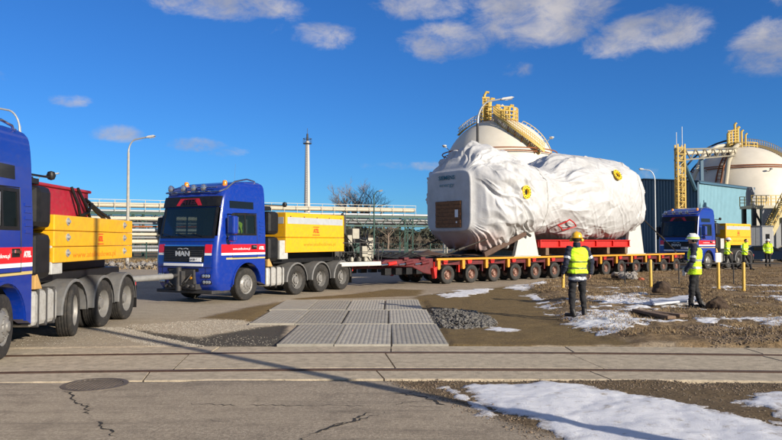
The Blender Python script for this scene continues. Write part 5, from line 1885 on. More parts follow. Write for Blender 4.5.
br = thing('pipe_bridge', 'long beige pipe bridge on green trestles crossing behind the trucks', 'pipe bridge')
m = MB(); m.tube([pb(-20, .5, 6.15), pb(PB_L, .5, 6.15)], .30, 12); m.build('beige_pipe', BEIGE, br, smooth=True)
m = MB(); m.tube([pb(-20, -.6, 6.1), pb(PB_L, -.6, 6.1)], .24, 10); m.build('beige_pipe', BEIGE, br, smooth=True)
m = MB(); m.tube([pb(-20, .7, 5.45), pb(PB_L + 6, .7, 5.45)], .16, 10); m.build('grey_pipe', STEELG, br, smooth=True)
m = MB(); m.bar(pb(-20, 1.0, 5.15), pb(PB_L + 10, 1.0, 5.15), .16, .26); m.bar(pb(-20, -1.0, 5.15), pb(PB_L + 10, -1.0, 5.15), .16, .26)
m.build('long_girder', GREEN, br)
tn = 17
for sg in (1, -1):
    tr = MB()
    tr.bar(pb(-20, sg, 3.9), pb(PB_L + 10, sg, 3.9), .12, .18)
    n = 30
    for k in range(n):
        t0 = -20 + (PB_L + 30) * k / n; t1 = -20 + (PB_L + 30) * (k + 1) / n; tm = (t0 + t1) / 2
        tr.bar(pb(t0, sg, 3.95), pb(tm, sg, 5.1), .08); tr.bar(pb(tm, sg, 5.1), pb(t1, sg, 3.95), .08)
    tr.build('truss', GREEN, br)
rl = MB()
rl.bar(pb(-20, 1.05, 6.75), pb(PB_L, 1.05, 6.75), .05); rl.bar(pb(-20, 1.05, 6.35), pb(PB_L, 1.05, 6.35), .04)
for k in range(40):
    t = -20 + (PB_L + 20) * k / 39
    rl.bar(pb(t, 1.05, 5.3), pb(t, 1.05, 6.75), .05)
rl.build('railing', BEIGE, br)
for off, z, r, mt in ((.3, 4.75, .18, STEELG), (-.3, 4.65, .2, BEIGE), (.65, 4.35, .13, GREYBOX), (-.7, 4.3, .16, RUST), (.0, 4.2, .15, GREYBOX)):
    m = MB(); m.tube([pb(-20, off, z), pb(PB_L + 8, off, z)], r, 8); m.build('inner_pipe', mt, br, smooth=True)
for t in (-14, -2, 10, 22, 34, 45.7, 55):
    tw = MB()
    for o in (-.9, .9):
        for d in (-.6, .6):
            tw.bar(pb(t + d, o, 0), pb(t + d, o, 5.1), .18)
        tw.bar(pb(t - .6, o, 1.2), pb(t + .6, o, 3.2), .07); tw.bar(pb(t + .6, o, 3.2), pb(t - .6, o, 5.0), .07); tw.bar(pb(t - .6, o, 3.2), pb(t + .6, o, 3.2), .08)
    tw.bar(pb(t, -.9, 3.2), pb(t, .9, 3.2), .1)
    tw.build('trestle', GREEN, br)
# lower racks at the left
rk = thing('pipe_rack', 'low rack of stacked pale pipes on trestles behind the left truck', 'pipe rack')
for z, r, mt, off in ((4.3, .20, BEIGE, 8), (3.75, .14, GREYBOX, 8.6), (3.4, .12, RUST, 8.8), (3.0, .22, STEELG, 9.0), (2.55, .16, BEIGE, 9.4), (2.2, .12, GREYBOX, 9.4), (1.75, .24, BEIGE, 9.5), (1.2, .16, GREYBOX, 9.9), (.8, .2, STEELG, 10.2)):
    m = MB(); m.tube([pb(-20, off, z), pb(24, off, z)], r, 10); m.build('pipe', mt, rk, smooth=True)
for t in range(-18, 25, 6):
    m = MB()
    for o in (7.8, 10.2):
        m.bar(pb(t, o, 0), pb(t, o, 4.6), .22)
    for z in (4.0, 2.7, 1.45, .5):
        m.bar(pb(t, 7.6, z), pb(t, 10.6, z), .16, .2)
    m.build('trestle', GREYBOX, rk)
# pipe strings continuing behind the load to the right of the bridge end
# ------------------------------------------------------------------ chimney mast
MX = AT(307, 241, 150).x
ch = thing('chimney', 'slender pale chimney with a dark platform near its tip beyond the pipe bridge', 'chimney', (MX, 150, 0))
m = MB(); m.tube([(0, 0, 0), (0, 0, 12), (0, 0, 23.6)], [.72, .62, .42], 16); m.build('shaft', mat('pale chimney paint', (.48, .46, .43), .6, var=.1, dirt=.4), ch, smooth=True)
m = MB(); m.lathe([(.4, 22.9), (.95, 23.0), (.95, 23.12), (.4, 23.2)], n=14)
for k in range(8):
    a = k * math.pi / 4; m.bar((.9 * math.cos(a), .9 * math.sin(a), 23.1), (.9 * math.cos(a), .9 * math.sin(a), 24.1), .06)
m.lathe([(.92, 24.05), (.96, 24.15), (.88, 24.15), (.92, 24.05)], n=14); m.build('platform', DARK, ch)
m = MB(); m.tube([(0, 0, 23.6), (0, 0, 25.2)], [.24, .2], 10); m.tube([(0, 0, 25.2), (0, 0, 26.4)], .05, 6); m.build('tip', DARK, ch)
m = MB()
for s_ in (-.2, .2):
    m.bar((s_, -.85, .3), (s_, -.62, 23), .06)
for k in range(46):
    m.bar((-.2, -.84 + .0048 * k, .6 + k * .49), (.2, -.84 + .0048 * k, .6 + k * .49), .04)
m.build('ladder', STEELG, ch)

# ------------------------------------------------------------------ spherical tank behind the load
def tube_ring(m, c, rad, z, r, n=48, a0=0, a1=2 * math.pi):
    m.tube([(c[0] + rad * math.cos(a0 + (a1 - a0) * k / n), c[1] + rad * math.sin(a0 + (a1 - a0) * k / n), z) for k in range(n + 1)], r, 6)


D1 = 104.0
C1 = AT(499, 174.5, D1)
RS = 8.3
t1 = thing('gas_tank', 'white round gas tank with yellow stairs on top rising behind the wrapped load', 'tank', (C1.x, D1, 0), 0)
zc = C1.z
def sph(az, el, k=1.0):
    """az measured from the camera side (-Y), to the right positive"""
    az = az - R(8.8)      # as seen along the line from the yard
    return Vector((math.sin(az) * math.cos(el) * RS * k, -math.cos(az) * math.cos(el) * RS * k, zc + math.sin(el) * RS * k))


m = MB(); m.lathe([(RS * math.cos(e), zc + RS * math.sin(e)) for e in lin(R(-89.9), R(89.9), 44)], n=80); m.build('shell', TANKW, t1, smooth=True)
for k in range(10):
    a = k * math.pi / 5
    g = MB(); g.tube([(RS * .98 * math.cos(a), RS * .98 * math.sin(a), 0), (RS * .98 * math.cos(a), RS * .98 * math.sin(a), zc)], .32, 12); g.build('leg', TANKW, t1, smooth=True)
zt = zc + RS
pf = MB(); pf.lathe([(.5, zt - .35), (2.9, zt - .62), (2.9, zt - .42), (.5, zt - .2)], n=28); pf.build('top_platform', RUST, t1)
hr = MB()
for z in (.25, .8, 1.4, 2.0):
    tube_ring(hr, (0, 0), 2.85, zt - .5 + z, .085, 28)
for k in range(22):
    a = k * 2 * math.pi / 22
    hr.bar((2.85 * math.cos(a), 2.85 * math.sin(a), zt - .5), (2.85 * math.cos(a), 2.85 * math.sin(a), zt + 1.5), .14)
hr.build('platform_railing', TANKY, t1)
eq = MB()
for (x, y, h, r) in ((-2.3, -1, 4.0, .20), (-1.5, -1.2, 2.9, .28), (-.6, -.5, 2.0, .34), (.5, -.8, 1.6, .25), (1.5, -.4, 2.1, .22)):
    eq.tube([(x, y, zt - .4), (x, y, zt + h - .5), (x + .3, y, zt + h), (x + .7, y, zt + h - .1)], r, 10)
for (x, y, h, r) in ((-2.0, -.6, 3.1, .30), (.1, -1.2, 1.5, .38)):
    eq.lathe([(r, zt - .3), (r, zt + h * .6), (r * 1.25, zt + h * .65), (r * 1.25, zt + h * .75), (r * .4, zt + h), (0, zt + h)], c=(x, y, 0), n=12)
eq.build('relief_valve', TANKY, t1, smooth=True)
eq = MB()
for x in (-2.6, -1.7):
    eq.bar((x, -1.6, zt - .3), (x, -1.6, zt + 3.0), .14)
for k in range(8):
    eq.bar((-2.6, -1.6, zt + k * .38), (-1.7, -1.6, zt + k * .38), .1)
eq.bar((-2.7, -1.6, zt + 3.0), (-1.6, -1.6, zt + 3.0), .3, .25)
eq.build('valve_frame', TANKY, t1)
eq = MB()
for x in (.6, 1.9):
    eq.tube([(x - .6, .3, zt), (x - .55, .3, zt + 1.8), (x, .3, zt + 2.3), (x + .55, .3, zt + 1.8), (x + .6, .3, zt)], .16, 8)
eq.build('vent_pipe', TANKW, t1, smooth=True)
# stair that winds down the front of the shell
st = MB(); rail1 = MB(); tread = MB()
n = 34
path_o, path_i = [], []
for k in range(n + 1):
    t = k / n
    az = R(-12 + 57 * t); el = R(68 - 64 * t + 12 * t * t)
    path_i.append(sph(az, el, 1.02)); path_o.append(sph(az, el, 1.12))
for Pp in (path_i, path_o):
    st = MB()
    for k in range(n):
        st.bar(Pp[k], Pp[k + 1], .12, .32)
    st.build('stair_stringer', TANKY, t1)
for k in range(n):
    a, b = path_i[k], path_o[k]
    tread.bar(a, b, .3, .06)
tread.build('stair_tread', STEELG, t1)
for Pp, top in ((path_o, 1.15), (path_i, 1.15)):
    for z in (.4, .8, top):
        for k in range(n):
            rail1.bar(Pp[k] + Vector((0, 0, z)), Pp[k + 1] + Vector((0, 0, z)), .07)
    for k in range(n + 1):
        rail1.bar(Pp[k], Pp[k] + Vector((0, 0, top)), .08)
rail1.build('stair_railing', TANKY, t1)
sp = MB()
for k in range(2, n, 4):
    q = path_o[k]; az = math.atan2(q.x, -q.y)
    sp.bar(q - Vector((0, 0, .1)), Vector((q.x * .86, q.y * .86, q.z - 1.7)), .09)
sp.build('stair_bracket', RUST, t1)
rp = MB(); tube_ring(rp, (0, 0), RS * 1.03, zc + 3.0, .09, 60); tube_ring(rp, (0, 0), RS * 1.0, zc + 2.6, .07, 60); rp.build('ring_pipe', RUST, t1)
# catwalk on the left of the top and handrail on the right flank
cw = MB()
for k in range(12):
    t = k / 12
    a, b = sph(R(-62 - 20 * t), R(66 - 22 * t), 1.03), sph(R(-62 - 20 * (t + 1 / 12)), R(66 - 22 * (t + 1 / 12)), 1.03)
    cw.bar(a, b, .5, .10)
    for z in (.5, 1.0):
        cw.bar(a + Vector((0, 0, z)), b + Vector((0, 0, z)), .07)
    cw.bar(a, a + Vector((0, 0, 1.0)), .08)
    a, b = sph(R(90 + 14 * t), R(66 - 58 * t), 1.01), sph(R(90 + 14 * (t + 1 / 12)), R(66 - 58 * (t + 1 / 12)), 1.01)
    cw.bar(a + Vector((.25, 0, .35)), b + Vector((.25, 0, .35)), .08); cw.bar(a, a + Vector((.25, 0, .35)), .07)
cw.build('side_catwalk', TANKY, t1)
for az, el in ((-73, 24), (70, 31)):
    q = sph(R(az), R(el)); l = MB(); l.tube([q, q * 1.0 + Vector((math.sin(R(az)) * .8, -.5, .7))], .06, 6)
    l.lathe([(.1, -.2), (.34, 0), (.34, .14), (0, .22)], c=tuple(q + Vector((math.sin(R(az)) * .9, -.5, .7))), n=12); l.build('floodlight', WHITE, t1, smooth=True)

# ------------------------------------------------------------------ domed tank on the right
D2 = 125.0
C2 = AT(742, 202, D2); RS2 = 10.0
t2 = thing('domed_tank', 'white domed tank with rust red pipes on the right behind the teal building', 'tank', (C2.x, D2, 0))
zc2 = C2.z
m = MB(); m.lathe([(RS2, 0), (RS2, zc2 * .5)] + [(RS2 * math.cos(e), zc2 + RS2 * math.sin(e)) for e in lin(R(0), R(89.9), 30)], n=90); m.build('shell', TANKW, t2, smooth=True)


def sp2(az, el, k=1.0):
    az, el = R(az - 27), R(el)
    return Vector((math.sin(az) * math.cos(el) * RS2 * k, -math.cos(az) * math.cos(el) * RS2 * k, zc2 + math.sin(el) * RS2 * k))


m = MB()
for e in (33, 35.5):
    tube_ring(m, (0, 0), RS2 * math.cos(R(e)) * 1.02, zc2 + RS2 * math.sin(R(e)) * 1.02, .10, 60)
for az in (-24, -19):
    m.tube([sp2(az, e, 1.03) for e in lin(14, 84, 16)], .13, 6)
for e in lin(20, 78, 16):
    m.bar(sp2(-24, e, 1.03), sp2(-19, e, 1.03), .10)
m.build('ring_pipe', RUST, t2)
m = MB()
m.tube([sp2(-70, 84, 1.06), sp2(-58, 66, 1.10), sp2(-52, 52, 1.12), sp2(-50, 40, 1.12), sp2(-47, 18, 1.12), sp2(-46, 2, 1.12)], .36, 10)
m.build('beige_pipe', BEIGE, t2, smooth=True)
m = MB(); m.tube([sp2(-13, 82, 1.05), sp2(-13, 60, 1.06), sp2(-13, 36, 1.10), sp2(-13, 8, 1.14)], .40, 10); m.build('beige_pipe', mat('grey beige pipe', (.40, .36, .27), .6, dirt=.3), t2, smooth=True)
m = MB()
for s_ in (1.03, 1.15):
    pts = [sp2(-78, e, s_) for e in lin(82, 0, 14)]
    for a, b in zip(pts, pts[1:]):
        m.bar(a, b, .4, .3)
m.build('dark_stair', mat('dark blue stair steel', (.03, .045, .07), .6), t2)
zt2 = zc2 + RS2
m = MB(); m.lathe([(.4, zt2 - .3), (2.8, zt2 - .75), (2.8, zt2 - .5), (.4, zt2)], n=24); m.build('top_platform', RUST, t2)
m = MB()
for z in (.5, 1.1):
    tube_ring(m, (0, 0), 2.7, zt2 - .6 + z, .08, 24)
for k in range(16):
    a = k * math.pi / 8; m.bar((2.7 * math.cos(a), 2.7 * math.sin(a), zt2 - .6), (2.7 * math.cos(a), 2.7 * math.sin(a), zt2 + .5), .12)
m.build('platform_railing', TANKY, t2)
m = MB()
for (x, h, r) in ((-2.6, 2.6, .3), (-1.4, 4.3, .22), (-.9, 3.6, .28), (-.2, 3.0, .2), (.5, 2.4, .18), (-2.0, 3.0, .2)):
    m.tube([(x, -.6, zt2 - .5), (x, -.6, zt2 + h - .3), (x + .3, -.6, zt2 + h)], r, 8)
for k in range(6):
    m.bar((-2.8, -.8, zt2 + .3 + k * .5), (-.6 - k * .1, -.8, zt2 + .5 + k * .5), .12)
m.build('relief_valve', TANKY, t2)
# arched stair over the right shoulder
for nm, mt, w in (('arched_stair', mat('tan stair steel', (.42, .33, .17), .6, dirt=.3), 0),):
    m = MB(); r_ = MB()
    P1_ = [sp2(80, e, 1.04) for e in lin(88, 4, 40)]; P2_ = [sp2(94, e, 1.04) for e in lin(88, 4, 40)]
    for k in range(39):
        m.bar(P1_[k], P1_[k + 1], .14, .5); m.bar(P2_[k], P2_[k + 1], .14, .5); m.bar(P1_[k], P2_[k], .35, .06)
        for z in (.5, 1.05):
            r_.bar(P1_[k] + Vector((.0, 0, z)), P1_[k + 1] + Vector((0, 0, z)), .09)
        r_.bar(P1_[k], P1_[k] + Vector((0, 0, 1.05)), .09)
    m.build(nm, mt, t2); r_.build('stair_railing', mt, t2)
for az, el in ((-58, 22), (-38, 30), (28, 28)):
    l = MB(); q = sp2(az, el, 1.0); l.tube([q, sp2(az, el, 1.06)], .08, 6); l.lathe([(.25, -.1), (.3, .1), (0, .2)], c=tuple(sp2(az, el, 1.07)), n=10); l.build('tank_lamp', STEELG, t2)

# ------------------------------------------------------------------ teal building
BC = AT(698.4, 241, 91); BC = Vector((BC.x, 91, 0))
tb = thing('teal_building', 'teal corrugated metal hall with one wall toned as shaded, one as sunlit', 'building', BC, 0)
u = Vector((-.66, .7513, 0)); v = Vector((.7513, .66, 0))
Lg, Lw, He, Hr = 15.0, 18.0, 9.6, 10.4
TEALD = mat('shade-toned teal cladding', (.05, .12, .185), .5, var=.06)  # shade of the sunless walls put into the colour; trim and struts share it
TEAL = mat('sunlit teal cladding', (.21, .385, .46), .5, var=.06, vscale=1.0)  # the same cladding in its sunlit tone


def clad(a, dvec, ln, nrm, h0, h1f, pitch, depth, name, mt):
    V, Fc = [], []
    k = int(ln / pitch)
    for i in range(k):
        for t, o in ((0, 0), (.45, 0), (.55, depth), (.95, depth)):
            s_ = (i + t) * pitch
            p = a + dvec * s_ + nrm * o
            V += [(p.x, p.y, h0), (p.x, p.y, h1f(s_))]
    p = a + dvec * ln; V += [(p.x, p.y, h0), (p.x, p.y, h1f(ln))]
    for i in range(len(V) // 2 - 1):
        Fc.append((2 * i, 2 * i + 2, 2 * i + 3, 2 * i + 1))
    return MB().add(V, Fc).build(name, mt, tb, recalc=False)


gable = lambda s_: He + (Hr - He) * (1 - abs(s_ - Lg / 2) / (Lg / 2))
clad(Vector((0, 0, 0)), u, Lg, -v, 0, gable, .42, .10, 'gable_wall', TEALD)
clad(Vector((0, 0, 0)), v, Lw, -u, 0, lambda s_: He, .30, .05, 'side_wall', TEAL)
clad(v * Lw, u, Lg, v, 0, gable, .42, .10, 'gable_wall', TEALD)
clad(u * Lg, v, Lw, u, 0, lambda s_: He, .5, .08, 'side_wall', TEALD)
m = MB()
for s0, s1, z0, z1 in ((-.25, Lg / 2, He, Hr), (Lg / 2, Lg + .25, Hr, He)):
    A = [u * s0 - v * .2, u * s1 - v * .2, u * s1 + v * (Lw + .2), u * s0 + v * (Lw + .2)]
    zz = [z0, z1, z1, z0]
    V = [(p.x, p.y, z + .03) for p, z in zip(A, zz)] + [(p.x, p.y, z + .2) for p, z in zip(A, zz)]
    m.add(V, [(3, 2, 1, 0), (4, 5, 6, 7), (0, 1, 5, 4), (1, 2, 6, 5), (2, 3, 7, 6), (3, 0, 4, 7)])
m.build('roof', mat('dark blue roof', (.03, .06, .09), .5), tb)
m = MB()
for p in (Vector((0, 0, 0)) - u * .06 - v * .06, v * Lw - u * .06):
    m.bar(p, p + Vector((0, 0, He)), .22)
m.build('corner_trim', TEALD, tb)
m = MB(); q0 = -u * .22 + Vector((0, 0, He - .05)); q1 = v * Lw - u * .22 + Vector((0, 0, He - .05)); m.bar(q0, q1, .22, .22); m.build('gutter', TEALD, tb)

# ------------------------------------------------------------------ yellow ladder tower with the pipe gantry
tx = AT(681, 241, 84).x
tw = thing('ladder_tower', 'yellow lattice ladder tower in front of the teal building', 'tower', (tx, 84, 0))
zt_ = 13.2
for x in (-.42, .42):
    for y in (-.42, .42):
        m = MB(); m.bar((x, y, 0), (x, y, zt_ + .4), .17); m.build('post', TANKY, tw)
m = MB()
for k in range(16):
    z0, z1 = k * zt_ / 16, (k + 1) * zt_ / 16
    for y in (-.42, .42):
        m.bar((-.42, y, z0), (.42, y, z1), .09); m.bar((-.42, y, z1), (.42, y, z1), .11)
    for x in (-.42, .42):
        m.bar((x, -.42, z1), (x, .42, z0), .09)
m.build('lattice', TANKY, tw)
m = MB()
for z in lin(6.5, 9.5, 6):
    m.lathe([(.62, z), (.66, z + .05), (.62, z + .1), (.58, z + .05), (.62, z)], n=14)
for k in range(8):
    a = k * math.pi / 4; m.bar((.62 * math.cos(a), .62 * math.sin(a), 6.4), (.62 * math.cos(a), .62 * math.sin(a), 9.7), .06)
m.build('safety_cage', TANKY, tw)
for x in (-.4, .3):
    m = MB(); m.tube([(x, 0, zt_), (x, 0, zt_ + 2.3 + x)], .04, 5); m.build('lightning_rod', STEELG, tw)
GX0 = Vector((tx, 84, 0)); GX1 = Vector((C2.x - 1.5, D2 - .8, 0))
gt = thing('pipe_gantry', 'grey pipe gantry running from the yellow tower to the top of the domed tank', 'pipe bridge', GX0)
d_ = GX1 - GX0
za, zb = 13.0, zt2 - .3
rows_ = []
m = MB()
n = 14
for off in (-.6, .6):
    s_ = Vector((-d_.y, d_.x, 0)).normalized() * off
    A = [s_ + d_ * (k / n) + Vector((0, 0, za + (zb - za) * k / n)) for k in range(n + 1)]
    for k in range(n):
        m.bar(A[k], A[k + 1], .18); m.bar(A[k] + Vector((0, 0, -1.3)), A[k + 1] + Vector((0, 0, -1.3)), .18); m.bar(A[k] + Vector((0, 0, -1.3 if k % 2 else 0)), A[k + 1] + Vector((0, 0, 0 if k % 2 else -1.3)), .12)
m.build('truss', mat('grey tan steel', (.22, .20, .15), .6, dirt=.3), gt)
m = MB()
for off, r in ((-.3, .26), (.3, .2)):
    s_ = Vector((-d_.y, d_.x, 0)).normalized() * off
    m = MB(); m.tube([s_ + Vector((0, 0, za - .5)), s_ + d_ + Vector((0, 0, zb - .5))], r, 10); m.build('pipe', BEIGE if off < 0 else STEELG, gt, smooth=True)
m = MB(); m.tube([Vector((.4, 0, za - 1.5)), d_ * .30 + Vector((0, 0, za - 6.3))], .3, 8); m.build('strut', TEALD, gt)
m = MB(); m.bar(d_ * .30 + Vector((0, 0, 0)), d_ * .30 + Vector((0, 0, za + (zb - za) * .3 - 1.3)), .4); m.build('strut', TEALD, gt)

# ------------------------------------------------------------------ platform and stair structure at the right edge
pz = thing('steel_platform', 'raised steel platform with yellow railings on dark columns beside the domed tank', 'platform', (AT(765, 241, 88).x, 88, 0))
hz = AT(765, 206, 88).z
m = MB(); m.bx(-2.4, 1.3, -1.5, 1.5, hz - .35, hz); m.build('deck', mat('tan deck steel', (.45, .40, .28), .6), pz)
for x in (-2.0, .35):
    for y in (-1.2, 1.2):
        m = MB(); m.bx(x - .22, x + .22, y - .22, y + .22, 0, hz - .35); m.build('column', DARK, pz)
m = MB()
for y in (-1.45, 1.45):
    m = MB()
    for z in (.45, .85, 1.25):
        m.bar((-2.4, y, hz + z), (1.3, y, hz + z), .08)
    for k in range(7):
        x = -2.4 + 3.7 * k / 6; m.bar((x, y, hz), (x, y, hz + 1.25), .09)
    m.build('railing', TANKY, pz)
m = MB(); m.lathe([(.55, hz), (.55, hz + 1.7), (.4, hz + 2.4), (0, hz + 2.5)], c=(-1.5, .5, 0), n=14); m.build('valve_tank', GREYBOX, pz, smooth=True)
m = MB(); m.bar((-2.0, -1.2, 1.0), (.35, -1.2, hz - .5), .2); m.bar((-2.0, -1.2, hz - .5), (.35, -1.2, 1.0), .2); m.build('brace', DARK, pz)
sr = thing('steel_stair', 'yellow steel stairway climbing beside the platform at the right edge', 'stairs', (AT(772, 241, 84).x, 84, 0))
m = MB(); r_ = MB(); t_ = MB()
for y in (-.7, .7):
    m.bar((-.6, y, 2.2), (3.4, y, 9.6), .16, .5)
    for z in (.6, 1.2):
        r_.bar((-.6, y, 2.2 + z), (3.4, y, 9.6 + z), .08)
    for k in range(12):
        f = k / 11; r_.bar((-.6 + 4 * f, y, 2.2 + 7.4 * f), (-.6 + 4 * f, y, 3.4 + 7.4 * f), .08)
for k in range(24):
    f = (k + .5) / 24; t_.bx(-.6 + 4 * f - .16, -.6 + 4 * f + .16, -.7, .7, 2.2 + 7.4 * f - .04, 2.2 + 7.4 * f)
m.build('stringer', mat('pale yellow steel', (.55, .46, .22), .6, dirt=.3), sr); r_.build('railing', TANKY, sr); t_.build('tread', STEELG, sr)
for x in (-.5, .9, 2.4):
    m = MB(); m.bx(x - .18, x + .18, -1.0, -.7, 0, 3.0 + max(0, x) * 1.85); m.build('column', GREYBOX, sr)
m = MB(); m.bx(-.65, 3.0, .8, 1.1, 0, 5.8); m.build('grey_wall_panel', GREYBOX, sr)

# ------------------------------------------------------------------ cabinets and car
cb = thing('grey_cabinet', 'grey steel container with vertical panel joints behind the far yellow ballast', 'cabinet', (AT(757.5, 241, 66).x, 66, 0), R(-20))
for k in range(3):
    m = MB(); m.bx(-.85 + .57 * k + .01, -.85 + .57 * (k + 1) - .01, -.8, .8, .15, 3.15); m.build('panel', GREYBOX, cb, bevel=.02)
m = MB(); m.bx(-.9, .9, -.85, .85, 3.15, 3.28); m.build('cap', DARK, cb); m = MB(); m.bx(-.85, .85, -.75, .75, 0, .15); m.build('plinth', DARK, cb)
cb = thing('white_cabinet', 'white electrical cabinet with a dark window beside the grey container', 'cabinet', (AT(766.5, 241, 62).x, 62, 0), R(-15))
m = MB(); m.bx(-.45, .45, -.4, .4, .1, 3.1); m.build('housing', WHITE, cb, bevel=.03)
for z in (1.35, 2.0):
    m = MB(); m.bx(-.14, .16, -.42, -.4, z, z + .45); m.build('dial_window', BLACK, cb)
m = MB(); m.bx(-.5, .5, -.45, .45, 3.1, 3.2); m.build('cap', GREYBOX, cb)
m = MB(); m.bx(-.42, .42, -.38, .38, 0, .1); m.build('plinth', GREYBOX, cb)


def make_car(label, loc, rz):
    c = thing('parked_car', label, 'car', loc, rz)
    prof = [(-2.15, .42), (-2.2, .75), (-2.05, .98), (-1.75, 1.04), (-1.1, 1.42), (-.2, 1.48), (.55, 1.36), (1.15, 1.0), (1.95, .86), (2.18, .68), (2.2, .42), (1.75, .30), (-1.8, .30)]
    V, Fc = [], []
    secs = [(-.88, .80), (-.84, .98), (-.6, 1.0), (0, 1.01), (.6, 1.0), (.84, .98), (.88, .80)]
    for y, k in secs:
        for x, z in prof:
            yy = y * (.80 if z > 1.2 else 1)
            V.append((x * (.94 + .06 * k), yy, .3 + (z - .3) * (k if z > 1.05 else 1)))
    n = len(prof)
    for i in range(len(secs) - 1):
        for k in range(n):
            Fc.append((i * n + k, i * n + (k + 1) % n, (i + 1) * n + (k + 1) % n, (i + 1) * n + k))
    Fc += [tuple(range(n)), tuple((len(secs) - 1) * n + n - 1 - k for k in range(n))]
    MB().add(V, Fc).build('body', CARP, c, smooth=True, angle=35)
    for sg in (-1, 1):
        for poly in ([(-1.0, 1.02), (-.98, 1.32), (-.3, 1.38), (-.3, 1.02)], [(-.2, 1.02), (-.2, 1.38), (.45, 1.28), (.95, 1.02)]):
            m = MB(); m.prism(poly, sg * .74, sg * .86); m.build('window', MATS['black glass'], c)
    m = MB(); m.bx(2.0, 2.22, -.78, -.5, .62, .78); m.build('headlight', LAMPW, c); m = MB(); m.bx(2.0, 2.22, .5, .78, .62, .78); m.build('headlight', LAMPW, c)
    for x in (-1.32, 1.34):
        for sg in (-1, 1):
            o = bpy.data.objects.new('wheel', None); COL.objects.link(o); o.parent = c; o.location = (x, sg * .80, .32)
            m = MB(); m.lathe([(.2, -.09), (.3, -.1), (.32, -.06), (.32, .06), (.3, .1), (.2, .09)], axis='Y', n=22); m.build('tyre', TYRE, o, smooth=True)
            m = MB(); m.lathe([(.2, sg * .09), (.17, sg * .05), (.06, sg * .08), (0, sg * .08)], axis='Y', n=18); m.build('rim', RIM, o, smooth=True)
    return c


make_car('black parked car behind the walking men near the white cabinet', (AT(766, 241, 58).x, 58, 0), R(-24))
make_car('black parked car cut off by the right edge of the picture', (AT(797, 241, 62).x, 62, 0), R(-24))

# ------------------------------------------------------------------ trees
def bare_tree(label, base, h, spread, seed, n_main=7):
    g = random.Random(seed)
    o = thing('bare_tree', label, 'tree', base)
    tr = MB(); tr.tube([(0, 0, 0), (.1, 0, h * .25), (.05, .1, h * .42)], [h * .032, h * .026, h * .02], 8); tr.build('trunk', BARK, o, smooth=True)
    cr = MB()
    def grow(p, d, ln, r, depth):
        q = p
        pts = [q]
        for k in range(3):
            d = (d + Vector((g.uniform(-.25, .25), g.uniform(-.25, .25), g.uniform(-.08, .16)))).normalized()
            q = q + d * ln / 3; pts.append(q)
        cr.tube(pts, [r, r * .85, r * .7, r * .55], 4 if depth > 1 else 3, caps=False)
        if depth == 0:
            return
        for k in range(3 if depth > 1 else 5):
            dd = (d * .7 + Vector((g.uniform(-1, 1), g.uniform(-1, 1), g.uniform(-.25, .8))) * .75).normalized()
            grow(pts[g.choice((1, 2, 3, 3))], dd, ln * g.uniform(.55, .8), max(r * .55, .012), depth - 1)
    for k in range(n_main):
        a = 2 * math.pi * k / n_main + g.uniform(-.3, .3)
        d = Vector((math.cos(a) * spread, math.sin(a) * spread, 1)).normalized()
        grow(Vector((.05, .08, h * g.uniform(.28, .42))), d, h * .26, h * .012, 4)
    cr.build('crown', BARK, o, recalc=False)
    return o


bare_tree('leafless spreading tree above the pipe bridge', (AT(358, 241, 118).x, 118, 0), 12.6, 1.25, 3, 13)
bare_tree('smaller leafless tree beyond the bridge right of the spreading one', (AT(388, 241, 150).x, 150, 0), 7.5, .9, 9, 6)

SCRUB = mat('far scrub', (.045, .048, .030), .95, var=.5, vscale=.4)
SCRUB2 = mat('far brown scrub', (.060, .048, .034), .95, var=.5, vscale=.4)


def scrub_band(label, x0, x1, y0, y1, h0, h1, n, m, seed, sz=.6):
    g = np.random.default_rng(seed)
    X = g.uniform(x0, x1, n); Y = g.uniform(y0, y1, n)
    top = h0 + (h1 - h0) * fbm(X * .06 + 5, Y * .06 + 9, 4)
    Z = top * g.random(n) ** .7
    s_ = g.uniform(.4, 1.2, n) * sz
    D = g.normal(size=(n, 3, 3)) * s_[:, None, None]
    V = (np.stack([X, Y, Z], 1)[:, None, :] + D).reshape(-1, 3)
    V[:, 2] = np.maximum(V[:, 2], 0)
    o = np_mesh('treeline', V, np.arange(n * 3).reshape(-1, 3), m, smooth=False, kind='stuff')
    return tag(o, label, 'trees')


scrub_band('dark far treeline along the horizon behind the pipe bridge', -170, 60, 210, 250, 3, 7.5, 14000, SCRUB, 31, 1.0)
scrub_band('brown scrub and reeds in front of the far treeline', -120, 30, 150, 175, 1.2, 3.2, 9000, SCRUB2, 32, .5)
scrub_band('low brown scrub behind the parked cars on the right', 62, 150, 128, 160, 2, 6, 5000, SCRUB2, 33, .7)
# green mesh fence in front of the field
fn = thing('mesh_fence', 'low dark green mesh fence across the far field', 'fence')
pw = MB()
for k in range(26):
    x = -44 + 2.4 * k
    p = MB(); p.bx(x - .05, x + .05, 69.95, 70.05, 0, 1.7); p.build('post', GREEN, fn)
for z in (.15, .6, 1.05, 1.5):
    pw.bar((-44, 70, z), (16, 70, z), .025)
for k in range(240):
    pw.bar((-44 + .25 * k, 70, .15), (-44 + .25 * k, 70, 1.5), .012)
pw.build('mesh_panel', GREEN, fn)
P = np.stack([rng.uniform(-30, -15, 900), rng.uniform(45, 47.5, 900), rng.uniform(0, .5, 900) ** 1.5], 1)
stones('rubble_bank', 'grey rubble bank along the road behind the left truck', 'rubble', P, rng.uniform(.08, .28, 900), STONE, 41)
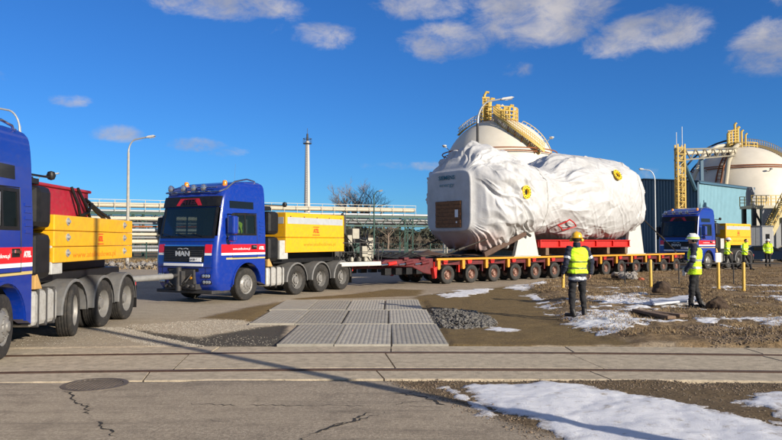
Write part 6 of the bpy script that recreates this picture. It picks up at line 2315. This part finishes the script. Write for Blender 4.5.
# ================================================================== PEOPLE
def capsule(m, a, b, ra, rb, n=12, mi=0):
    a, b = Vector(a), Vector(b)
    d = b - a; ln = d.length
    q = d.normalized() if ln > 1e-6 else Vector((0, 0, 1))
    pts, rs = [], []
    for t in (90, 65, 40, 18):
        pts.append(a - q * ra * math.sin(R(t))); rs.append(max(ra * math.cos(R(t)), .0008))
    pts += [a, b]; rs += [ra, rb]
    for t in (18, 40, 65, 90):
        pts.append(b + q * rb * math.sin(R(t))); rs.append(max(rb * math.cos(R(t)), .0008))
    m.tube(pts, rs, n)


def loft(m, rings, n=20):
    """rings: (centre, rx, ry, yaw)"""
    V, Fc = [], []
    for c, rx, ry, yw in rings:
        for k in range(n):
            a = 2 * math.pi * k / n
            x = rx * math.copysign(abs(math.cos(a)) ** .85, math.cos(a)); y = ry * math.copysign(abs(math.sin(a)) ** .85, math.sin(a))
            V.append((c[0] + x * math.cos(yw) - y * math.sin(yw), c[1] + x * math.sin(yw) + y * math.cos(yw), c[2]))
    for i in range(len(rings) - 1):
        for k in range(n):
            k2 = (k + 1) % n
            Fc.append((i * n + k, i * n + k2, (i + 1) * n + k2, (i + 1) * n + k))
    Fc += [tuple(range(n - 1, -1, -1)), tuple((len(rings) - 1) * n + k for k in range(n))]
    m.add(V, Fc)


def melt(m, name, mats, parent=None, voxel=.014, sm=3, pick=None, wrinkle=0.0, keep=None):
    """weld overlapping volumes into one continuous skin"""
    tmp = m.build('tmp', mats[0])
    md = tmp.modifiers.new('r', 'REMESH'); md.mode = 'VOXEL'; md.voxel_size = voxel
    s_ = tmp.modifiers.new('s', 'SMOOTH'); s_.iterations = sm; s_.factor = .5
    dg = bpy.context.evaluated_depsgraph_get()
    me = bpy.data.meshes.new_from_object(tmp.evaluated_get(dg))
    bpy.data.objects.remove(tmp)
    me.name = name
    if wrinkle > 0:
        n = len(me.vertices)
        co = np.empty(n * 3, np.float32); me.vertices.foreach_get('co', co); co = co.reshape(-1, 3)
        no = np.empty(n * 3, np.float32); me.vertices.foreach_get('normal', no); no = no.reshape(-1, 3)
        w = ridge(vnoise(co[:, 2] * 13 + co[:, 0] * 5 + 40, co[:, 0] * 6 + co[:, 1] * 6 + 40), 1.5) + .6 * ridge(vnoise(co[:, 2] * 25 - co[:, 1] * 9 + 70, co[:, 0] * 13 + 60), 1.5)
        co = co + no * ((w - .7) * wrinkle)[:, None]
        me.vertices.foreach_set('co', co.ravel().astype(np.float32))
    me.materials.clear()
    for mm_ in mats:
        me.materials.append(mm_)
    me.polygons.foreach_set('use_smooth', [True] * len(me.polygons))
    if pick:
        me.polygons.foreach_set('material_index', [pick(p.center) for p in me.polygons])
    me.update()
    o = bpy.data.objects.new(name, me); COL.objects.link(o)
    if parent:
        o.parent = parent
    return o


def person(label, loc, yaw, P, look, group=None, sc=1.0):
    """P: joints in a frame where the person faces +Y; look: clothing choices"""
    hip = {s: Vector(P['hip']) + Vector((s * .095, 0, 0)) for s in (-1, 1)}
    ty = P.get('torso_yaw', 0)
    sh_c = Vector(P['shoulder'])
    sh = {s: sh_c + Vector((s * .185 * math.cos(ty), s * .185 * math.sin(ty), 0)) for s in (-1, 1)}
    kn = {-1: Vector(P['kneeL']), 1: Vector(P['kneeR'])}; an = {-1: Vector(P['ankL']), 1: Vector(P['ankR'])}
    el = {-1: Vector(P['elbL']), 1: Vector(P['elbR'])}; wr = {-1: Vector(P['wriL']), 1: Vector(P['wriR'])}
    foot = {-1: P.get('footL', (0, 1)), 1: P.get('footR', (0, 1))}
    hd = Vector(P['head']); hy = P.get('head_yaw', 0)
    fw = Vector((-math.sin(hy), math.cos(hy), 0)); rt = Vector((math.cos(hy), math.sin(hy), 0))
    pc = (hip[-1] + hip[1]) / 2

    def torso(m, inf, z0, top=True):
        rings = []
        for f, rx, ry in ((-.10, .165, .115), (0, .172, .122), (.22, .15, .108), (.45, .158, .112), (.7, .182, .122), (.88, .185, .112), (1.0, .145, .085), (1.06, .08, .065)):
            c = pc.lerp(sh_c, f)
            if c.z < z0 - .02: continue
            rings.append((c, rx + inf, ry + inf, ty * max(0, f)))
        if rings[0][0].z > z0:
            c0 = rings[0]
            rings.insert(0, (Vector((c0[0].x, c0[0].y, z0)), c0[1] + .008, c0[2] + .008, 0))
        loft(m, rings)

    def legs(m, inf, z_end=0):
        for s in (-1, 1):
            capsule(m, hip[s], kn[s], .088 + inf, .058 + inf); capsule(m, kn[s], an[s], .058 + inf, .040 + inf)
            mid = kn[s].lerp(an[s], .3); capsule(m, mid, mid + Vector((0, -.012, -.02)), .056 + inf, .054 + inf)

    def arms(m, inf, cuff=0):
        for s in (-1, 1):
            capsule(m, sh[s], el[s], .058 + inf, .043 + inf)
            e = wr[s] if not cuff else el[s].lerp(wr[s], cuff)
            capsule(m, el[s], e, .043 + inf, .031 + inf)

    def hand(m, s, inf=0.0):
        d = (wr[s] - el[s]).normalized()
        side = d.cross(Vector((s * 1.0, .2, 0))).normalized()
        if side.length < .1:
            side = Vector((0, 1, 0))
        nrm = side.cross(d).normalized()
        if nrm.dot(Vector((-s, 0, 0))) < 0:
            nrm = -nrm
        if side.y < 0:
            side = -side
        w = wr[s]
        for k in (-1.1, 0, 1.1):
            capsule(m, w + d * .02, w + d * .085 + side * .018 * k, .020 + inf, .017 + inf, 8)
        for k, ln in ((-1.5, .060), (-.5, .078), (.5, .082), (1.5, .072)):
            b0 = w + d * .088 + side * .019 * k
            b1 = b0 + d * ln * .5 + nrm * .010; b2 = b1 + d * ln * .42 + nrm * .030
            capsule(m, b0, b1, .0095 + inf, .009 + inf, 8); capsule(m, b1, b2, .009 + inf, .0075 + inf, 8)
        t0 = w + d * .03 + side * .025; t1 = t0 + d * .035 + side * .030 + nrm * .012; t2 = t1 + d * .03 + side * .004 + nrm * .012
        capsule(m, t0, t1, .012 + inf, .011 + inf, 8); capsule(m, t1, t2, .0105 + inf, .009 + inf, 8)

    # body: one continuous skin
    m = MB()
    torso(m, -.012, pc.z - .11); legs(m, -.014); arms(m, -.010)
    capsule(m, sh_c + Vector((0, 0, -.02)), hd - Vector((0, 0, .07)) - fw * .015, .058, .054)
    hdm = []
    for f, rx, ry in ((-1, .030, .035), (-.82, .054, .062), (-.5, .068, .080), (-.1, .077, .094), (.3, .078, .099), (.65, .068, .088), (.9, .042, .055), (1.0, .012, .016)):
        hdm.append((hd + Vector((0, 0, f * .118)) + fw * (-.012 * f), rx, ry, hy))
    loft(m, hdm, 18)
    nb = hd + fw * .092
    capsule(m, nb + Vector((0, 0, .02)), nb + fw * .020 + Vector((0, 0, -.022)), .010, .015, 8)
    capsule(m, hd + fw * .082 + Vector((0, 0, -.062)), hd + fw * .084 + Vector((0, 0, -.064)), .020, .020, 8)
    for s in (-1, 1):
        capsule(m, hd + rt * s * .077 + Vector((0, 0, .018)), hd + rt * s * .080 + Vector((0, 0, -.024)), .016, .011, 8)
        hand(m, s)
        fd = Vector((foot[s][0], foot[s][1], 0)).normalized()
        capsule(m, an[s] + Vector((0, 0, -.03)), an[s] + fd * .15 + Vector((0, 0, -.055)), .032, .028)
    body = melt(m, 'person', [SKIN], None, .0095, 2)
    body.location = loc; body.rotation_euler = (0, 0, yaw); body.scale = (sc,) * 3
    tag(body, label, 'person', group)
    # face
    for s in (-1, 1):
        e = MB(); e.lathe([(.0, -.011), (.008, -.008), (.011, 0), (.008, .008), (0, .011)], c=tuple(hd + fw * .088 + rt * s * .031 + Vector((0, 0, .012))), n=10)
        e.build('eye', HAIR, body, smooth=True)
    mo = MB(); mo.bar(hd + fw * .098 + rt * .022 + Vector((0, 0, -.058)), hd + fw * .098 - rt * .022 + Vector((0, 0, -.058)), .012, .007); mo.build('mouth', mat('lips', (.30, .10, .08), .6), body)
    # trousers
    m = MB(); legs(m, .010); loft(m, [(pc + Vector((0, 0, z)), .178, .125, 0) for z in (-.10, .0, .09)])
    melt(m, 'trousers', [TROUS], body, .0135, 2, wrinkle=.020)
    for s in (-1, 1):
        fd = Vector((foot[s][0], foot[s][1], 0)).normalized()
        lift = an[s].z - .09
        m = MB(); heel = an[s] - fd * .05 + Vector((0, 0, -.045)); toe = an[s] + fd * .17 + Vector((0, 0, -.055 - lift * .5))
        capsule(m, heel, toe, .046, .040); capsule(m, heel + Vector((0, 0, .0)), an[s] + Vector((0, 0, .07)), .05, .052); capsule(m, an[s] + fd * .10 + Vector((0, 0, -.05)), toe, .047, .042)
        zf = min(heel.z, toe.z)
        bt = melt(m, 'boot', [LEATHER], body, .011, 2)
        for v_ in bt.data.vertices:      # flat soles
            if lift < .04 and v_.co.z < .012: v_.co.z = .004
    # jacket
    jm = look['jacket']
    m = MB(); torso(m, .024, pc.z - look.get('hem', .12)); arms(m, .020, .97); capsule(m, sh_c + Vector((0, -.005, .03)), hd - Vector((0, 0, .115)), .085, .078)
    bands = look.get('bands', [])

    def pick_j(c):
        for z0, z1 in bands:
            if z0 < c.z < z1 and abs(c.x) < .40: return 1
        if look.get('cuffband'):
            for s in (-1, 1):
                f = (Vector(c) - sh[s]).dot((el[s] - sh[s]).normalized()) / (el[s] - sh[s]).length
                dist = (Vector(c) - sh[s].lerp(el[s], min(max(f, 0), 1))).length
                if dist < .09 and .62 < f < .80: return 1
        return 0
    melt(m, 'jacket', [jm, REFL], body, .0125, 3, pick_j, wrinkle=.024)
    if look.get('vest'):
        m = MB(); torso(m, .040, pc.z + look.get('vhem', -.02))
        zs = look['vbands']
        def pick_v(c):
            for z0, z1 in zs:
                if z0 < c.z < z1: return 1
            return 0
        v = melt(m, 'hi_vis_vest', [LIME, look.get('bandm', REFL)], body, .0125, 3, pick_v, wrinkle=.020)
        # open neck and armholes: drop faces round neck
        b = bmesh.new(); b.from_mesh(v.data)
        kill = [f for f in b.faces if (f.calc_center_median() - sh_c).length < .105 and f.calc_center_median().z > sh_c.z - .03]
        bmesh.ops.delete(b, geom=kill, context='FACES'); b.to_mesh(v.data); b.free()
    if look.get('gloves'):
        for s in (-1, 1):
            m = MB(); hand(m, s, .004); capsule(m, wr[s] - (wr[s] - el[s]).normalized() * .03, wr[s] + (wr[s] - el[s]).normalized() * .03, .036, .034)
            melt(m, 'glove', [look['gloves']], body, .0085, 2)
    # head gear
    top = hd + Vector((0, 0, .03))
    if look.get('helmet'):
        m = MB(); rings = []
        for f, k in ((0, 1.0), (.3, .985), (.55, .91), (.78, .74), (.93, .46), (1.0, .12)):
            rings.append((top + Vector((0, 0, f * .135)), .118 * k, .142 * k, hy))
        loft(m, rings, 24)
        h = m.build('helmet', look['helmet'], body, smooth=True, angle=50)
        m = MB(); loft(m, [(top + Vector((0, 0, z)) + fw * .012, .118 + e, .150 + e, hy) for z, e in ((-.006, .012), (.006, .016), (.012, .004))], 24)
        m.build('helmet_brim', look['helmet'], h, smooth=True)
        if look.get('hband'):
            m = MB(); loft(m, [(top + Vector((0, 0, z)), .1205, .1445, hy) for z in (.014, .045)], 24); m.build('helmet_band', look['hband'], h)
        m = MB(); m.bar(top - fw * .06 + Vector((0, 0, .136)), top + fw * .08 + Vector((0, 0, .134)), .03, .014); m.build('helmet_rib', look['helmet'], h)
        for s in (-1, 1):
            e = MB(); capsule(e, top + rt * s * .112 + Vector((0, 0, -.05)) - fw * .005, top + rt * s * .118 + Vector((0, 0, -.05)) - fw * .005, .038, .034)
            e.build('ear_muff', look.get('muff', BLACK), h, smooth=True)
    if look.get('hair', True):
        m = MB(); rings = []
        for f, k in ((-.55, .70), (-.2, .98), (.2, 1.0), (.5, .92), (.78, .7), (.95, .35), (1.0, .08)):
            rings.append((hd + Vector((0, 0, .01 + f * .118)) - fw * (.022 if f < .3 else .012), .083 * k, .096 * k, hy))
        loft(m, rings, 18); m.build('hair', HAIR, body, smooth=True)
    return body


gz = lambda v: Vector((v.x, v.y, float(ground_z(np.array([v.x]), np.array([v.y]))[0])))
# man in yellow helmet, back to the camera
STAND = dict(hip=(0, 0, .93), shoulder=(0, .01, 1.45), head=(0, .03, 1.66), kneeL=(-.125, .03, .50), kneeR=(.13, .04, .50), ankL=(-.155, -.06, .09), ankR=(.175, .05, .09),
             footL=(-.45, 1), footR=(.4, 1), elbL=(-.295, -.06, 1.18), elbR=(.30, -.04, 1.18), wriL=(-.29, .09, .95), wriR=(.33, .07, .94), head_yaw=R(-28))
p1_loc = gz(G(578, 321))
person('man in a yellow helmet and lime vest seen from behind, standing on the verge', p1_loc, R(12), STAND,
       dict(jacket=NAVY, hem=.17, bands=[(.80, .855)], cuffband=True, vest=True, vhem=.02, vbands=[(1.02, 1.055), (1.16, 1.19)], bandm=mat('grey vest band', (.16, .20, .05), .5), helmet=HELY, muff=HELY, hair=True, gloves=GLOVE if False else None), sc=1.06)
P2 = dict(hip=(0, 0, .93), shoulder=(.0, -.02, 1.45), head=(0, .02, 1.66), kneeL=(-.09, .05, .50), kneeR=(.10, .0, .50), ankL=(-.10, .08, .09), ankR=(.11, -.12, .09),
          footL=(-.1, 1), footR=(.2, 1), elbL=(-.28, .0, 1.17), elbR=(.27, .04, 1.18), wriL=(-.27, .14, .94), wriR=(.24, .20, .99), head_yaw=R(12))
p2_loc = gz(G(695, 312))
person('man in a white helmet and lime vest looking left towards the load', p2_loc, R(58), P2,
       dict(jacket=NAVY, hem=.08, cuffband=True, vest=True, vhem=-.10, vbands=[(.97, 1.02), (1.15, 1.20)], helmet=HELW, hband=LIME, hair=True, gloves=GLOVE), sc=1.05)
WALK = dict(hip=(0, 0, .92), shoulder=(0, .04, 1.44), head=(0, .09, 1.65), kneeL=(-.095, .20, .52), kneeR=(.095, -.02, .49), ankL=(-.095, .30, .10), ankR=(.095, -.30, .15),
            elbL=(-.26, -.12, 1.18), elbR=(.27, .05, 1.17), wriL=(-.26, -.05, .94), wriR=(.25, .22, 1.0))
limej = dict(jacket=LIME, hem=.06, bands=[(1.03, 1.07), (1.18, 1.22)], hair=True)
W = dict(WALK)
person('walking man in lime jacket and white helmet in front of the far truck wheels', gz(G(727, 272)), R(-125), WALK, dict(limej, helmet=HELW, jacket=LIME), 'men in lime jackets walking on the road', 1.04)
person('bareheaded dark haired man in lime jacket walking between two helmeted men', gz(G(745, 272)), R(-140), W, dict(limej, gloves=None), 'men in lime jackets walking on the road', 1.03)
W2 = dict(WALK); W2.update(kneeL=(-.095, .06, .50), ankL=(-.10, .06, .10), kneeR=(.095, .05, .50), ankR=(.10, -.16, .11))
person('man in lime jacket and white helmet standing in front of the black car', gz(G(768, 266.5)), R(160), W2, dict(limej, helmet=HELW), 'men in lime jackets walking on the road', 1.09)
# driver in the middle truck (seated)
DRV = dict(hip=(0, 0, .10), shoulder=(0, .02, .62), head=(0, .06, .83), kneeL=(-.12, .42, .16), kneeR=(.12, .42, .16), ankL=(-.12, .50, -.25), ankR=(.12, .50, -.25),
           elbL=(-.30, .12, .38), elbR=(.28, .14, .38), wriL=(-.24, .38, .42), wriR=(.2, .4, .42))
dl = TRUCK2.matrix_basis @ Vector((-.12, .62, 1.72))
drv = person('driver in a lime vest sitting behind the wheel of the middle truck', dl, R(-118.5 - 90), DRV, dict(jacket=LIME, hem=.0, hair=True))

# ================================================================== SMALL THINGS ON THE VERGE
PINE = mat('yellow post paint', (.62, .38, .06), .6, var=.1, dirt=.3)
post_px = [(651, 291, 1.02, 'yellow marker post between the standing men behind a dark clod'), (718.6, 292, 1.0, 'yellow marker post with a white plate fixed to its top'), (743.7, 294, 1.0, 'plain yellow marker post, the rightmost on the verge'), (563, 292, .9, 'yellow marker post half hidden by the man in the yellow helmet')]
for k, (px, py, h, lab) in enumerate(post_px):
    o = thing('marker_post', lab, 'post', gz(G(px, py)), random.uniform(-.3, .3), 'yellow marker posts on the verge')
    m = MB(); m.tube([(0, 0, -.1), (.01 * (k - 1), 0, h - .03), (.01 * (k - 1), 0, h)], [.058, .055, .045], 10); m.build('shaft', PINE, o, smooth=True)
    m = MB(); m.lathe([(.07, 0), (.07, .03), (.058, .05)], c=(0, 0, .02), n=10); m.build('collar', PINE, o)
    if k == 1:
        m = MB(); m.bx(-.09, .09, -.045, -.02, h - .02, h + .32); m.build('white_plate', WVINYL, o, bevel=.006)
        m = MB(); m.bx(-.02, .02, -.02, .0, h - .1, h + .3); m.build('bracket', DARK, o)
gr = thing('barrier_rail', 'thin dark barrier rail strung behind the yellow posts along the road', 'rail')
a, b = Vector((9.2, 27.2, .95)), Vector((19.5, 26.4, .98))
m = MB(); m.tube([a, a.lerp(b, .33) - Vector((0, 0, .02)), a.lerp(b, .66) - Vector((0, 0, .02)), b], .028, 6); m.build('rail', DARK, gr, smooth=True)
for k in range(6):
    q = a.lerp(b, k / 5)
    m = MB(); m.tube([(q.x, q.y, -.05), (q.x, q.y, .97)], .022, 6); m.build('stake', DARK, gr, smooth=True)


def clod(label, name, cat, c, r, m, seed, sq=(1, 1, .8)):
    bm = bmesh.new(); bmesh.ops.create_icosphere(bm, subdivisions=4, radius=1)
    for v in bm.verts:
        p = v.co
        n = float(fbm(np.array(p.x * 1.6 + seed), np.array(p.y * 1.6 + p.z * 1.3 + seed), 5, .6)) - .5
        k = r * (1 + 1.25 * n)
        v.co = Vector((p.x * k * sq[0], p.y * k * sq[1], max(p.z * k * sq[2], -.25 * r)))
    me = bpy.data.meshes.new(name); bm.to_mesh(me); bm.free(); me.materials.append(m)
    o = bpy.data.objects.new(name, me); COL.objects.link(o); o.location = c
    me.polygons.foreach_set('use_smooth', [True] * len(me.polygons))
    return tag(o, label, cat)


clod('big dark clump of earth left of the man in the white helmet', 'earth_clod', 'earth clump', gz(G(661, 299)) + Vector((0, 0, .13)), .29, CLOD, 3, (1, .9, .95))
clod('dark lump of broken earth behind the boots of the man in the white helmet', 'earth_clod', 'earth clump', gz(G(718, 314)) + Vector((0, 0, .10)), .23, CLOD, 9, (1.1, .9, .85))
g_ = random.Random(12)
for k in range(9):
    x, y = 616 + k * 2.3 + g_.uniform(-1, 1), 282 + g_.uniform(-1.6, 1.2)
    mt = STONE if k != 0 else CLOD
    clod(['dark chunk at the left end of the rubble pile on the grass', 'grey chunk second from the left in the rubble pile', 'grey chunk third from the left in the rubble pile', 'grey chunk fourth from the left in the rubble pile', 'grey chunk in the middle of the rubble pile', 'grey chunk just right of the middle of the rubble pile', 'grey chunk third from the right in the rubble pile', 'grey chunk second from the right in the rubble pile', 'grey chunk at the right end of the rubble pile'][k],
         'concrete_chunk', 'rubble chunk', gz(G(x, y)) + Vector((0, 0, .10 + g_.uniform(0, .1))), g_.uniform(.15, .26), mt, 20 + k, (1, .9, .8))
clod('reddish brick scrap beside the grey rubble pile', 'brick_scrap', 'brick', gz(G(641, 283)) + Vector((0, 0, .05)), .11, mat('brick red', (.35, .10, .05), .9), 55, (1.3, .8, .7))
for (x0, y0, x1, y1, lab) in ((636, 318, 672, 326, 'weathered timber plank lying in the grass, the longer of two'), (652, 319, 684, 325, 'shorter weathered plank lying beside the longer one in the grass')):
    a, b = gz(G(x0, y0)), gz(G(x1, y1))
    o = thing('timber_plank', lab, 'plank', a)
    m = MB(); m.bar(Vector((0, 0, .04)), b - a + Vector((0, 0, .05)), .20, .07); m.build('board', TIMBER, o, bevel=.01)
ws = gz(G(672, 309))
X, Y = np.meshgrid(np.linspace(-.55, .65, 26), np.linspace(-.7, .7, 26), indexing='ij')
Z = .10 + .10 * (X + .5) + .05 * (fbm(X * 3 + 9, Y * 3, 3) - .5)
i, j = np.meshgrid(np.arange(25), np.arange(25), indexing='ij'); a_ = (i * 26 + j).ravel()
sh_ = np_mesh('snow_slab', np.stack([X + Y * .3, Y, Z], 2).reshape(-1, 3), np.stack([a_, a_ + 26, a_ + 27, a_ + 1], 1), SNOWM)
sh_.location = ws; sh_.modifiers.new('solid', 'SOLIDIFY').thickness = .05
tag(sh_, 'tilted slab of white crusted snow lying in front of the white helmeted man', 'snow slab')
